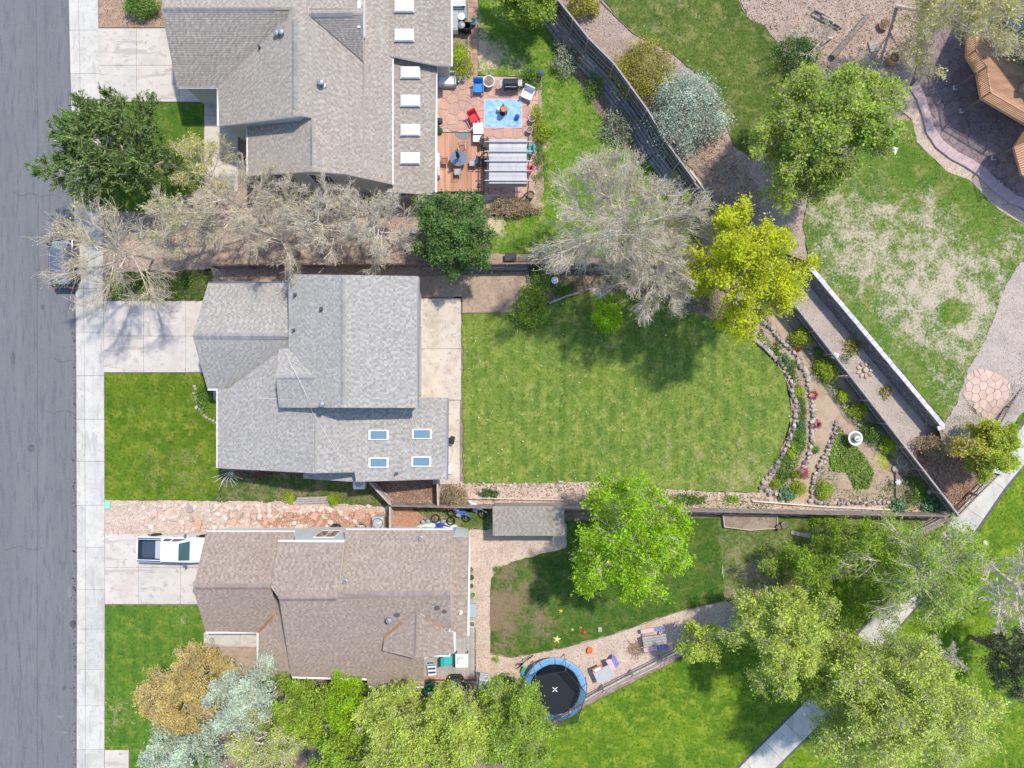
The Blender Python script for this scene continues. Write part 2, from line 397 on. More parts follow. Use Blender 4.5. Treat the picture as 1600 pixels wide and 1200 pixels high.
    P = [tubes_np(*lev[0], np.full(len(lev[0][0]), tr*.42), np.full(len(lev[0][0]), tr*.12), 6, 5),
         tubes_np(*lev[1], np.full(len(lev[1][0]), tr*.19), np.full(len(lev[1][0]), tr*.07), 4, 4),
         tubes_np(*lev[2], np.full(len(lev[2][0]), max(.012, tr*.075)), np.full(len(lev[2][0]), max(.006, tr*.03)), 2, 3)]
    if twigs and twm:
        V, F = tubes_np(*lev[3], np.full(len(lev[3][0]), twr), np.full(len(lev[3][0]), twr*.45), 2, 3); link('twigs', npmesh('twigs', V-off, F, twm), root, kind='stuff')
    elif twigs: P.append(tubes_np(*lev[3], np.full(len(lev[3][0]), twr), np.full(len(lev[3][0]), twr*.45), 2, 3))
    V, F = joinVF(P); link('branches', npmesh('branches', V-off, F, bark), root, kind='stuff')
    if lv:
        a, b, c = lev[3]; idx = np.repeat(np.arange(len(a)), lv); m = len(idx); t = rng.uniform(.3, 1.05, m)
        pos = bez(a[idx], b[idx], c[idx], t)+rng.normal(0, lspread, (m, 3))
        dirs = unit(c[idx]-a[idx]) if dirleaf else None
        w2 = rng.uniform(0, 1, len(lev[1][0]))**.8; pk = 1-open_*(1-w2[(idx//(n3*n4))]); kp = rng.random(m) < pk
        w3 = rng.uniform(0, 1, len(lev[2][0])); kp &= rng.random(m) < 1-open_*.8*(1-w3[idx//n4]); m = int(kp.sum()); pos = pos[kp]; dirs = dirs[kp] if dirs is not None else None
        if buds: keep = rng.random(m) < buds; pos = pos[keep]; dirs = dirs[keep] if dirs is not None else None
        if lf2 is not None:
            side = ((pos-Cw) @ np.array(lf2[1])/Rm + rng.normal(0, .3, len(pos))) > lf2[2]
            V, F = leaf_quads(pos[side], lsize, rng, asp=asp)
            link('crown', npmesh('crown', V-off, F, lf2[0]), root, kind='stuff')
            pos = pos[~side]; dirs = dirs[~side] if dirs is not None else None
        V, F = leaf_quads(pos, lsize, rng, asp=asp, dirs=dirs)
        link('crown', npmesh('crown', V-off, F, leaf), root, kind='stuff')
    return root
def shrub(name, label, cpx, r, h, leaf, zb=0.0, seed=1, clumps=60, per=30, lsize=.1, stem=None, hf=None, ry=None, group=None, cat='shrub', asp=.6, cr=.22, fill=.0, core=None):
    rng = np.random.default_rng(seed)
    if hf: zb = G(cpx[0], cpx[1], hf).z
    B = np.array(W(cpx[0], cpx[1], zb+h*.5)); B[2] = zb; rr = r/S; ryy = (ry or r)/S
    d = unit(rng.normal(0, 1, (clumps, 3))); d[:,2] = np.abs(d[:,2]); q = rng.uniform(.55 if not fill else fill, 1, clumps)**.6
    ph = rng.uniform(0, 6.28, 3); az = np.arctan2(d[:,1], d[:,0]); e = 1+.13*np.sin(3*az+ph[0])+.1*np.sin(5*az+ph[1])
    c = np.column_stack([d[:,0]*rr*q*e*.9, d[:,1]*ryy*q*e*.9, h*(.12+d[:,2]*q*.8)])
    idx = np.repeat(np.arange(clumps), per); s = cr*min(rr, ryy)
    P = c[idx]+rng.normal(0, 1, (len(idx), 3))*np.array([s, s, s*.7]); P[:,2] = np.abs(P[:,2])
    V, F = leaf_quads(P, lsize, rng, asp=asp)
    root = thing(name, label, cat, tuple(B), 0, group)
    k = min(clumps, 16); A = np.zeros((k, 3)); V2, F2 = tubes_np(A, c[:k]*[.3,.3,.6], c[:k], np.full(k, max(.012, .02*h)), np.full(k, .006), 3, 4)
    link('stem', npmesh('stem', V2, F2, stem or BARK), root, kind='stuff')
    link('foliage', npmesh('foliage', V, F, leaf), root, kind='stuff')
    return root
# ================================================================== MATERIALS
BARK = surf('bark', (.30,.25,.20), [(6,.4,.6,(.14,.11,.09))], fine=(40,.15))
BARKL = surf('pale_bark', (.72,.64,.53), [(5,.45,.6,(.50,.42,.33))], fine=(40,.1))
SHOOT = surf('green_shoots', (.52,.54,.33), [(4,.45,.6,(.40,.36,.26))], fine=(40,.1))
BARKW = surf('white_bark', (.70,.66,.55), [(5,.5,.6,(.5,.46,.37))], fine=(40,.1))
BARKT = surf('twig_bark', (.68,.58,.44), [(3,.45,.6,(.48,.40,.30))], fine=(40,.1))
ASPH = surf('asphalt', (.152,.152,.156), [(.35,.4,.65,(.176,.176,.180),(3,.12,1)), (1.6,.5,.62,(.130,.132,.141),(2,.25,1)), (9,.55,.7,(.19,.195,.21))], fine=(22,.07), bump=.006, bscale=60, rough=.9)
CONC = surf('sidewalk_concrete', (.56,.53,.475), [(.7,.42,.62,(.48,.46,.42)), (3,.56,.66,(.42,.395,.36)), (.9,.56,.6,(.44,.42,.38),(2,.4,1))], fine=(14,.04), bump=.002, bscale=80, hue=((.86,.86,.87),(1,1,1),(1.04,1.02,.98),(.93,.92,.90)))
CONW = surf('driveway_concrete', (.56,.51,.45), [(.55,.42,.62,(.49,.44,.39)), (2.2,.57,.66,(.40,.36,.32)), (.8,.58,.62,(.42,.38,.34),(.35,2,1))], fine=(14,.04), bump=.002, bscale=80, hue=((.88,.88,.88),(1,1,1),(1.04,1,.96)))
CONP = surf('patio_concrete', (.57,.50,.42), [(.7,.45,.62,(.46,.385,.31)), (4,.56,.66,(.38,.32,.26))], fine=(14,.05), bump=.002, bscale=80)
JOINT = surf('joint_dark', (.12,.11,.10))
SOIL = surf('soil', (.25,.19,.14), [(1.2,.45,.6,(.33,.26,.20)), (5,.55,.65,(.17,.13,.10))], fine=(30,.2), bump=.02, bscale=14)
SOILT = surf('tan_soil', (.40,.30,.215), [(1.0,.45,.6,(.33,.245,.175)), (4,.55,.65,(.27,.19,.135))], fine=(25,.12), bump=.015, bscale=12)
PATHD = surf('packed_dirt', (.43,.32,.22), [(.9,.45,.65,(.35,.255,.17)), (4,.56,.7,(.50,.40,.31))], fine=(20,.08), bump=.01, bscale=12)
MULCH = surf('mulch', (.22,.155,.115), [(1.5,.42,.6,(.31,.23,.18)), (7,.5,.62,(.13,.09,.07))], fine=(22,.3), bump=.03, bscale=16)
MULP = surf('pink_mulch', (.43,.33,.265), [(1.3,.42,.6,(.34,.255,.205)), (7,.52,.64,(.22,.16,.13))], fine=(22,.22), bump=.02, bscale=18)
GRVP = surf('pink_gravel', (.56,.44,.35), [(.9,.42,.6,(.47,.36,.285)), (6,.52,.62,(.36,.27,.21))], fine=(28,.2), bump=.02, bscale=22)
GRVG = surf('grey_gravel', (.42,.36,.31), [(.7,.42,.6,(.34,.29,.25)), (5,.52,.64,(.48,.37,.30))], fine=(28,.2), bump=.02, bscale=22)
GRVB = surf('brown_gravel', (.34,.23,.155), [(2,.45,.6,(.42,.30,.21)), (8,.52,.62,(.2,.12,.08))], fine=(28,.25), bump=.02, bscale=22)
REDD = surf('red_dirt', (.42,.20,.12), [(1.6,.42,.6,(.36,.24,.17)), (6,.5,.62,(.30,.15,.10))], fine=(25,.15), bump=.02, bscale=16)
CHIPP = surf('pink_chips', (.56,.44,.36), (), fine=None, island=.38)
CHIPB = surf('brown_chips', (.37,.25,.18), (), fine=None, island=.5)
CHIPT = surf('tan_chips', (.50,.38,.30), (), fine=None, island=.42)
LITT = leafm('dry_leaves', [(.22,.11,.06),(.42,.25,.14),(.50,.34,.22),(.30,.15,.08)], trans=.1)
LITO = leafm('orange_dry_leaves', [(.24,.11,.06),(.44,.20,.10),(.52,.32,.20),(.33,.13,.07)], trans=.1)

def lawn(name, c1, c2, c3, dry=(.42,.34,.20), dryamt=0.0, spots=(), greens=(), blade=1.0, fresh=.12, stripe=0.0):
    """c1 deep, c2 main, c3 yellowish; dry soil or straw shows where the noise (plus spots) is high"""
    m, n, out = _new(name); g = n.nodes.new('ShaderNodeNewGeometry'); pos = g.outputs['Position']
    col = _mix(n, _range(n, _noise(n, pos, .35, 4, .6), .38, .62), tuple(c2), tuple(c1))
    col = _mix(n, _range(n, _noise(n, pos, 1.1, 5, .65), .48, .64), col, tuple(c3))
    col = _mix(n, _range(n, _noise(n, pos, 4.2, 4, .7), .5, .66), col, tuple(v*.72 for v in c1))
    if stripe:
        wv = n.nodes.new('ShaderNodeTexWave'); wv.inputs['Scale'].default_value = .32; wv.inputs['Distortion'].default_value = 1.2; wv.inputs['Detail Scale'].default_value = .4
        n.links.new(pos, wv.inputs[0]); col = _mix(n, _range(n, wv.outputs['Fac'], .3, .7, 0, stripe), col, tuple(c3))
    v0 = _range(n, _noise(n, pos, .8, 8, .72), .0, 1, -.5+dryamt, .5+dryamt)
    v1 = _range(n, _noise(n, pos, 5.5, 4, .8), .0, 1, -.42, .42); ad = n.nodes.new('ShaderNodeMath'); ad.operation = 'ADD'; n.links.new(v0, ad.inputs[0]); n.links.new(v1, ad.inputs[1]); v = ad.outputs[0]
    def add(val, x, y, r, s):
        sb = n.nodes.new('ShaderNodeVectorMath'); sb.operation = 'DISTANCE'; sb.inputs[1].default_value = (x, y, 0)
        sp = n.nodes.new('ShaderNodeVectorMath'); sp.operation = 'MULTIPLY'; sp.inputs[1].default_value = (1, 1, 0)
        n.links.new(pos, sp.inputs[0]); n.links.new(sp.outputs[0], sb.inputs[0])
        f = _range(n, sb.outputs['Value'], r, r*.25, 0, s); a = n.nodes.new('ShaderNodeMath'); a.operation = 'ADD'
        n.links.new(val, a.inputs[0]); n.links.new(f, a.inputs[1]); return a.outputs[0]
    for (px, py, r, s) in spots:
        q = W(px, py, 0); v = add(v, q.x, q.y, r/S, s)
    col = _mix(n, _range(n, v, -.02, .2), col, tuple(dry))
    f = _range(n, _noise(n, pos, 16, 3, .75), .25, .75, .80, 1.22)
    f2 = _range(n, g.outputs['Random Per Island'], 0, 1, .8, 1.25)
    for q in (f, f2):
        cm = n.nodes.new('ShaderNodeCombineColor')
        for i in range(3): n.links.new(q, cm.inputs[i])
        col = _mix(n, 1.0, col, cm.outputs[0], 'MULTIPLY')
    b = n.nodes.new('ShaderNodeBsdfPrincipled'); b.inputs['Roughness'].default_value = .85; b.inputs['Specular IOR Level'].default_value = .15
    n.links.new(col, b.inputs['Base Color'])
    bp = n.nodes.new('ShaderNodeBump'); bp.inputs['Distance'].default_value = .05; n.links.new(_noise(n, pos, 13, 5, .75), bp.inputs['Height']); n.links.new(bp.outputs[0], b.inputs['Normal'])
    n.links.new(b.outputs[0], out.inputs[0]); return m
g1, g2, g3 = (.085,.165,.022), (.135,.225,.026), (.20,.255,.040)
L_FRONT = lawn('front_lawn_grass', (.095,.180,.012), (.150,.240,.015), (.25,.29,.035), dry=(.34,.29,.13), dryamt=-.16, spots=[(290,740,80,.12),(240,740,60,.06)], stripe=.1)
L_SOUTH = lawn('deep_lawn_grass', (.060,.145,.016), (.085,.180,.018), (.17,.225,.03), dryamt=-.18, spots=[(290,955,50,.12),(180,1110,50,.15)], stripe=.2)
L_BACK = lawn('back_lawn_grass', (.105,.185,.028), (.170,.238,.036), (.275,.310,.070), dry=(.36,.31,.16), dryamt=-.17, spots=[(1130,720,150,.10),(1000,770,130,.10),(850,560,60,.03),(1160,760,60,.16),(740,755,60,.08)], stripe=.2)
L_NORTH = lawn('north_lawn_grass', (.085,.165,.018), (.125,.215,.022), (.22,.26,.06), dry=(.46,.38,.24), dryamt=-.19, spots=[(760,85,42,.40),(805,112,40,.25),(745,40,24,.3),(775,350,28,.42),(842,225,20,.3),(838,322,18,.4),(742,80,20,.4),(930,170,60,.07)])
L_HILL = lawn('hill_lawn_grass', (.075,.12,.02), (.115,.165,.028), (.20,.21,.06), dry=(.36,.31,.17), dryamt=-.15, spots=[(1040,60,90,.09),(1110,190,60,.10)])
L_DRY = lawn('patchy_lawn_grass', (.085,.170,.020), (.14,.215,.03), (.23,.25,.07), dry=(.50,.42,.31), dryamt=-.10, spots=[(1400,420,190,.15),(1300,350,110,.10),(1480,500,130,.16),(1330,430,80,.05),(1420,330,70,.06),(1480,640,70,.08),(1590,370,60,.15),(1468,492,26,-.42),(1390,240,110,-.16),(1520,300,90,-.12),(1320,500,70,-.10),(1400,560,70,-.06)])
L_YARD = lawn('worn_lawn_grass', (.065,.145,.020), (.095,.185,.025), (.17,.21,.04), dry=(.29,.21,.13), dryamt=-.12, spots=[(785,905,85,.22),(776,960,40,.26),(780,1015,55,.14),(820,970,70,.10),(850,975,35,.16),(1150,860,60,.10)])
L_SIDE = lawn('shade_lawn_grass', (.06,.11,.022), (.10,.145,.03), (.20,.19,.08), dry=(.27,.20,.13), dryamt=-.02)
L_PARK = lawn('park_grass', (.085,.175,.012), (.15,.245,.014), (.245,.315,.03), dryamt=-.25, dry=(.3,.3,.1))
L_SCRB = lawn('rough_grass', (.10,.165,.03), (.16,.21,.05), (.26,.26,.10), dry=(.36,.28,.19), dryamt=-.06, spots=[(1180,910,60,.2)])

# ================================================================== GROUND
sheet('ground', [(-3500,-3500),(5100,-3500),(5100,4700),(-3500,4700)], L_SCRB, -.09)
sheet('soil_ground', [(100,-300),(880,-300),(868,-20),(1030,228),(1110,310),(1235,478),(1500,806),(1440,840),(850,1150),(700,1500),(100,1500)], SOIL, -.05)
road = sheet('road', [(-420,-500),(95,-500),(107,0),(112,180),(117.5,400),(119,600),(120,900),(119.5,1200),(117,1700),(-420,1700)], ASPH, -.02)
# tar seams and small cracks on the road
mb = MB()
TAR = surf('tar', (.075,.075,.085), rough=.7)
rg = random.Random(3)
for (x0, y0, x1, y1) in [(56,-20,60,420),(58,420,58,1230)]:
    pth = []; k = 40
    for i in range(k+1):
        t = i/k; pth.append(W(x0+(x1-x0)*t+rg.uniform(-.8,.8), y0+(y1-y0)*t))
    for i in range(k):
        a, b = pth[i], pth[i+1]; mb.add([(a.x-.012,a.y,-.014),(a.x+.012,a.y,-.014),(b.x+.012,b.y,-.014),(b.x-.012,b.y,-.014)], [(0,1,2,3)])
for (pts_) in [((20,300),(34,306),(48,301),(63,308),(80,304),(98,310)),((70,640),(84,646),(100,641),(118,647)),((8,860),(30,853),(52,860),(66,856)),((88,150),(92,190),(87,230),(93,262)),((30,1010),(33,1060),(27,1105),(31,1160)),((84,560),(95,566),(117,562))]:
    P_ = []
    for (q0, q1) in zip(pts_, pts_[1:]):
        for i in range(8): P_.append(W(q0[0]+(q1[0]-q0[0])*i/8+rg.uniform(-1,1), q0[1]+(q1[1]-q0[1])*i/8+rg.uniform(-1,1)))
    for a, b in zip(P_, P_[1:]):
        d = (b-a).normalized(); n_ = Vector((-d.y, d.x, 0))*rg.uniform(.008,.018); z_ = Vector((0,0,-.015)); mb.add([a+n_+z_, b+n_+z_, b-n_+z_, a-n_+z_], [(3,2,1,0)])
mb.build('road_seam', TAR, road, kind='stuff')
PATCH = surf('asphalt_patch', (.115,.118,.128), [(1.5,.45,.6,(.13,.133,.142))], fine=(22,.07)); STN = surf('oil_stain', (.10,.10,.105), [(4,.45,.6,(.135,.137,.147))], fine=(20,.1)); PALE = surf('pale_wear', (.19,.192,.20), fine=(20,.08))
for (x, y, w_, h_, m_) in ((97,222,.8,1.5,STN),(48,700,.5,.6,STN),(100,1075,.35,.4,STN),(94,1120,.5,.25,PALE),(100,1145,.5,.12,PALE),(66,480,.3,.4,STN),(20,560,.35,.9,STN),(108,925,.3,1.0,PALE)):
    p_ = W(x, y); o_ = [(math.cos(R(a_))*w_*rg.uniform(.7,1.15)*.6, math.sin(R(a_))*h_*rg.uniform(.7,1.15)*.6, 0) for a_ in range(0,360,24)]
    MB().add(o_, [tuple(range(len(o_)))]).build('stain', m_, road, (p_.x, p_.y, -.0155))
gr = MB()
for i in range(500):
    y_ = rg.uniform(-20,1220); x_ = bx(y_, EDGE)-abs(rg.gauss(0,2.2))+1.5 if False else 118-abs(rg.gauss(0,2.5)); p_ = W(x_, y_); gr.box((p_.x, p_.y, -.012), (rg.uniform(.03,.09), rg.uniform(.03,.2), .012), rg.uniform(0,3))
gr.build('gutter_grit', surf('grit',(.11,.10,.085),fine=None,island=.4), road, kind='stuff')
mb = MB()
mb.lathe([(.32,-.02),(.32,-.008),(.26,-.006)], W(115,975), 14); mb.build('debris_stain', surf('stain',(.09,.085,.08)), road)

def slabs(name, quads, mat, top=.07, gap=.022, piece='slab', bev=.008, base=None, thick=.14, hf=h0, wear=True):
    root = base
    for q in quads:
        P = [Vector(G(x, y, hf, top).xy) for x, y in q]; c = sum(P, Vector((0,0)))/len(P)
        ins = []
        n = len(P)
        for i in range(n):
            a = P[i-1]; b = P[i]; d = P[(i+1) % n]; u1 = (a-b).normalized(); u2 = (d-b).normalized(); s = u1+u2
            s = s.normalized() if s.length > 1e-4 else (c-b).normalized()
            if s.dot(c-b) < 0: s = -s
            ins.append(b+s*gap*.7)
        mb = MB(); z = hf(c.x, c.y)+top; L = [(p.x-c.x, p.y-c.y) for p in ins]
        a = sum(L[i][0]*L[(i+1)%n][1]-L[(i+1)%n][0]*L[i][1] for i in range(n))
        if a < 0: L = L[::-1]
        I = [(x*(1-bev*2/max(.2, math.hypot(x, y))), y*(1-bev*2/max(.2, math.hypot(x, y)))) for x, y in L]
        vs = [(x,y,-thick) for x,y in L]+[(x,y,-bev) for x,y in L]+[(x,y,0) for x,y in I]
        fs = [tuple(range(2*n,3*n))]+[(i,(i+1)%n,n+(i+1)%n,n+i) for i in range(n)]+[(n+i,n+(i+1)%n,2*n+(i+1)%n,2*n+i) for i in range(n)]
        mb.add(vs, fs); mb.build(piece, mat, root, (c.x, c.y, z))
def bx(x, tab):
    for (a, b), (c_, d) in zip(tab, tab[1:]):
        if a <= x <= c_: return b+(d-b)*(x-a)/(c_-a)
    return tab[-1][1] if x > tab[-1][0] else tab[0][1]
EDGE = [(-400,100),(0,107),(180,111.5),(400,117.5),(600,119),(900,120),(1200,119.5),(1600,118)]
GUT = [(-400,116),(0,122.5),(180,126),(400,130),(600,132),(900,133.5),(1200,133),(1600,131)]
WALK = [(-400,146),(0,152.5),(180,156),(400,161),(600,162.5),(900,163.5),(1200,163),(1600,161)]
JY = [-290,-222,-155,-88,-20,47,115,182,249,317,384,451,519,587,655,721,789.5,855,921,983,1046,1103,1171,1238,1305,1372,1440]
sw = sheet('sidewalk', [(bx(y,EDGE)-1,y) for y in (-290,0,180,400,600,900,1200,1440)]+[(bx(y,WALK)+1,y) for y in (1440,1200,900,600,400,180,0,-290)], JOINT, .0)
cb = sheet('curb', [(bx(y,EDGE)-.5,y) for y in (-290,0,180,400,600,900,1200,1440)]+[(bx(y,GUT)-1,y) for y in (1440,1200,900,600,400,180,0,-290)], JOINT, .008)
for a, b in zip(JY, JY[1:]):
    slabs('s', [[(bx(a,GUT),a),(bx(a,WALK),a),(bx(b,WALK),b),(bx(b,GUT),b)]], CONC, .10, base=sw)
    slabs('s', [[(bx(a,EDGE),a),(bx(a,GUT),a),(bx(b,GUT),b),(bx(b,EDGE),b)]], CONC, .075, base=cb, piece='curb_stone')
def drive(name, x0, x1, y0, y1, xs, ys, mat=CONW, top=.09, skew=0):
    d = sheet(name, [(x0,y0),(x1,y0),(x1,y1),(x0,y1)], JOINT, .012)
    X = [x0]+list(xs)+[x1]; Y = [y0]+list(ys)+[y1]
    for i in range(len(X)-1):
        for j in range(len(Y)-1): slabs('s', [[(X[i],Y[j]),(X[i+1],Y[j]),(X[i+1],Y[j+1]),(X[i],Y[j+1])]], mat, top, base=d)
    return d
drive('driveway', 153, 372, 44, 159, (213,280), (102,))
drive('driveway', 162, 345, 470, 582, (224,290), (525,))
drive('driveway', 163.5, 362, 834, 944, (216,282), (887,))
drive('driveway', 163.5, 201, 1172, 1240, (), ())
drive('front_walk', 319, 372, 160, 300, (), (180,240))
drive('porch_slab', 333, 362, 608, 626, (), ())
drive('porch_slab', 318, 425, 988, 1011, (375,), ())
drive('back_patio', 640, 720.5, 466, 625, (), (545,), CONP)
drive('back_patio', 676, 718.5, 625.5, 757, (), (690,), CONP)

# ---- sheets of planting, gravel and grass, zone by zone
fg = sheet('gravel_bed', [(154,-40),(275,-40),(275,43),(154,43)], GRVB, .02); chips(fg, CHIPB, 45, (.04,.09), seed=2)
s = sheet('front_lawn', [(157,160),(318,160),(318,292),(230,330),(159,330)], L_SOUTH, .05); tufts(s, L_SOUTH, 60, seed=3)
s = sheet('mulch_bed', [(161,330),(240,325),(318,292),(420,296),(652,300),(655,440),(330,445),(330,420),(161,445)], MULP, .02, wob=.1); chips(s, CHIPT, 26, (.04,.1), seed=4); litter(s, LITT, 14, .13, seed=5)
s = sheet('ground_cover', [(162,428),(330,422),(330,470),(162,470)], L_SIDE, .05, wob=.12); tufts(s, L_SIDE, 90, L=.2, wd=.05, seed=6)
s = sheet('front_lawn', [(163,583),(330,583),(345,620),(345,700),(343,765),(330,782),(163.5,781)], L_FRONT, .05, wob=.05); tufts(s, L_FRONT, 70, seed=7)
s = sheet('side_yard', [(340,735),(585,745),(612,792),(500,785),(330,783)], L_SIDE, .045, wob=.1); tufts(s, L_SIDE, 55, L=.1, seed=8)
rock_bed = sheet('rock_bed', [(163.5,781),(330,783),(500,782),(607,792),(607,838),(300,836),(163.5,834)], GRVP, .03, wob=.06); chips(rock_bed, CHIPP, 40, (.04,.12), seed=9)
red = sheet('red_dirt_bed', [(390,800),(606,800),(606,826),(420,828),(392,812)], REDD, .038, wob=.12); chips(red, surf('red_chips',(.5,.27,.18),(),fine=None,island=.4), 35, (.04,.1), seed=10)
s = sheet('red_dirt_bed', [(609,794),(712,794),(712,812),(660,830),(608,830)], REDD, .036, wob=.1); chips(s, surf('rust_chips',(.48,.25,.17),(),fine=None,island=.4), 35, (.04,.1), seed=11)
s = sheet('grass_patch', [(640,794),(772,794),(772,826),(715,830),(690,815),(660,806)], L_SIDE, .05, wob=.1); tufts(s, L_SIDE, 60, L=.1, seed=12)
s = sheet('front_lawn', [(164,945.5),(312,945.5),(322,990),(322,1012),(345,1060),(340,1110),(330,1250),(202.5,1250),(202,1171),(164,1171)], L_SOUTH, .05, wob=.03); tufts(s, L_SOUTH, 70, seed=13)
s = sheet('dirt_bed', [(321,1011),(425,1011),(440,1065),(335,1070)], SOILT, .03, wob=.05)
s = sheet('mulch_bed', [(335,1060),(740,1068),(860,1080),(905,1110),(860,1140),(760,1300),(300,1300),(330,1110)], MULCH, .042, wob=.1); litter(s, LITT, 12, .12, seed=14)
yard_gravel = sheet('gravel_yard', [(712,829),(775,820),(1135,815),(1250,925),(1140,985),(900,1105),(855,1133),(745,1075),(640,1060),(640,1000),(730,990)], GRVP, .025, wob=.05); chips(yard_gravel, CHIPP, 32, (.04,.09), seed=15, avoid=[[(785,884),(815,874),(885,856),(885,815),(1122,808),(1250,800),(1250,925),(1190,942),(1133,940),(1060,955),(960,990),(880,1012),(800,1027),(766,1020),(765,960),(767,905)],[(430,800),(735,800),(735,1058),(660,1075),(430,1075)]])
s = sheet('back_lawn', [(785,884),(815,874),(885,856),(885,815),(1122,808),(1128,880),(1132,938),(1060,955),(960,990),(880,1012),(800,1027),(766,1020),(765,960),(767,905)], L_YARD, .05, wob=.07); tufts(s, L_YARD, 65, L=.1, seed=16)
s = sheet('rough_lawn', [(1122,806),(1440,812),(1440,838),(1245,925),(1190,942),(1133,940),(1128,880)], L_SCRB, .055, wob=.1); tufts(s, L_SCRB, 60, L=.13, seed=17)
BACKL = [(722,489),(760,487),(800,488),(850,478),(905,458),(990,455),(1065,480),(1130,505),(1177,530),(1205,555),(1226,585),(1235,617),(1237,650),(1232,678),(1219,705),(1200,738),(1187,757),(1187,768),(1100,768),(1000,760),(940,752),(850,755),(724,757)]
s = sheet('back_lawn', BACKL, L_BACK, .05, wob=.08); tufts(s, L_BACK, 75, seed=18); chips(s, surf('clover_flower',(.6,.62,.5),fine=None), .5, (.05,.12), name='clover_flowers', seed=51, flat=1.0)
s = sheet('planting_bed', [(655,432),(830,424),(832,490),(722,490),(722,464),(655,464)], SOILT, .03, wob=.05); chips(s, CHIPT, 15, (.04,.09), seed=19)
s = sheet('planting_bed', [(826,414),(1090,412),(1140,470),(1180,528),(1065,482),(990,456),(905,458),(832,486)], MULCH, .035, wob=.08); litter(s, LITO, 22, .12, seed=20)
s = sheet('garden_ground', [(1130,470),(1236,482),(1478,797),(1480,806),(1000,800),(1000,786),(1187,786),(1187,757),(1219,705),(1237,650),(1226,585),(1177,530)], PATHD, .02, wob=.05); chips(s, CHIPT, 6, (.03,.06), seed=21)
s = sheet('planting_bed', [(1179,530),(1192,500),(1218,528),(1243,554),(1257,585),(1266,616),(1268,650),(1266,692),(1256,726),(1238,752),(1222,772),(1192,767),(1190,757),(1219,705),(1237,650),(1226,585)], SOILT, .05, wob=.04); litter(s, LITT, 25, .11, seed=22); chips(s, CHIPP, 20, (.04,.09), seed=52)
s = sheet('planting_bed', [(1252,525),(1275,566),(1292,592),(1312,618),(1332,650),(1348,668),(1376,697),(1420,745),(1475,796),(1400,792),(1395,745),(1360,700),(1320,655),(1292,610),(1258,560),(1230,500)], SOIL, .045, wob=.04)
s = sheet('planting_bed', [(1306,660),(1330,662),(1372,722),(1398,745),(1400,780),(1387,785),(1288,785),(1267,780),(1274,741),(1290,707),(1302,678)], SOILT, .05, wob=.04); chips(s, CHIPT, 18, (.03,.08), seed=23)
s = sheet('moss_patch', [(1368,705),(1388,712),(1390,735),(1378,733),(1366,720)], lawn('moss', (.2,.22,.03),(.3,.3,.05),(.35,.33,.08)), .06, wob=.05)
s = sheet('mulch_bed', [(718,752),(850,754),(940,751),(1000,760),(1100,768),(1187,770),(1240,785),(1400,790),(1478,799),(1480,810),(1180,806),(900,794),(690,792),(690,765)], GRVP, .04, wob=.05); litter(s, LITO, 45, .13, seed=24); chips(s, CHIPP, 18, (.04,.1), seed=25)
s = sheet('leaf_bed', [(600,750),(684,752),(684,790),(606,790),(575,757)], MULCH, .035); litter(s, LITO, 120, .13, seed=26)
NL = [(747,-30),(845,-60),(868,5),(1030,232),(1080,300),(1100,405),(765,397),(762,345),(765,338),(825,336),(842,300),(848,250),(846,200),(843,120),(747,117)]
s = sheet('back_lawn', NL, L_NORTH, .05, wob=.04); tufts(s, L_NORTH, 70, seed=27)
s = sheet('planting_bed', [(868,20),(880,35),(960,150),(1030,240),(1000,250),(960,215),(905,130),(860,60)], MULCH, .06, wob=.1); litter(s, LITT, 18, .11, seed=28)
s = sheet('planting_bed', [(828,120),(846,118),(850,300),(835,335),(762,336),(758,312),(832,310)], SOILT, .057, wob=.05); chips(s, CHIPT, 18, (.03,.08), seed=29)
s = sheet('planting_bed', [(755,396),(1100,405),(1120,430),(1110,440),(820,414),(755,410)], SOILT, .057, wob=.07); litter(s, LITO, 12, .11, seed=30)
park = sheet('park_lawn', [(850,1142),(900,1112),(1140,990),(1245,938),(1440,842),(1500,806),(1540,752),(1590,660),(1605,600),(2200,300),(2200,1900),(700,1900),(760,1240)], L_PARK, .03, wob=.04); tufts(park, L_PARK, 34, L=.11, seed=31)

# park path of concrete slabs
PC = [(1700,560),(1622,668),(1553,752),(1487,848),(1425,925),(1360,1000),(1272,1112),(1178,1205),(1080,1310)]
pp = sheet('park_path', [(x-26,y-8) for x, y in PC]+[(x+24,y+8) for x, y in PC[::-1]], JOINT, .038)
pts = []
for (a, b), (c_, d) in zip(PC, PC[1:]):
    k = max(1, round(math.hypot(c_-a, d-b)/52))
    pts += [(a+(c_-a)*i/k, b+(d-b)*i/k) for i in range(k)]
pts.append(PC[-1]); side = []
for i, (x, y) in enumerate(pts):
    p0 = pts[max(0, i-1)]; p1 = pts[min(len(pts)-1, i+1)]; dx, dy = p1[0]-p0[0], p1[1]-p0[1]; L = math.hypot(dx, dy); side.append((-dy/L*20, dx/L*20))
for i in range(len(pts)-1):
    slabs('s', [[(pts[i][0]+side[i][0],pts[i][1]+side[i][1]),(pts[i+1][0]+side[i+1][0],pts[i+1][1]+side[i+1][1]),(pts[i+1][0]-side[i+1][0],pts[i+1][1]-side[i+1][1]),(pts[i][0]-side[i][0],pts[i][1]-side[i][1])]], CONC, .08, base=pp)

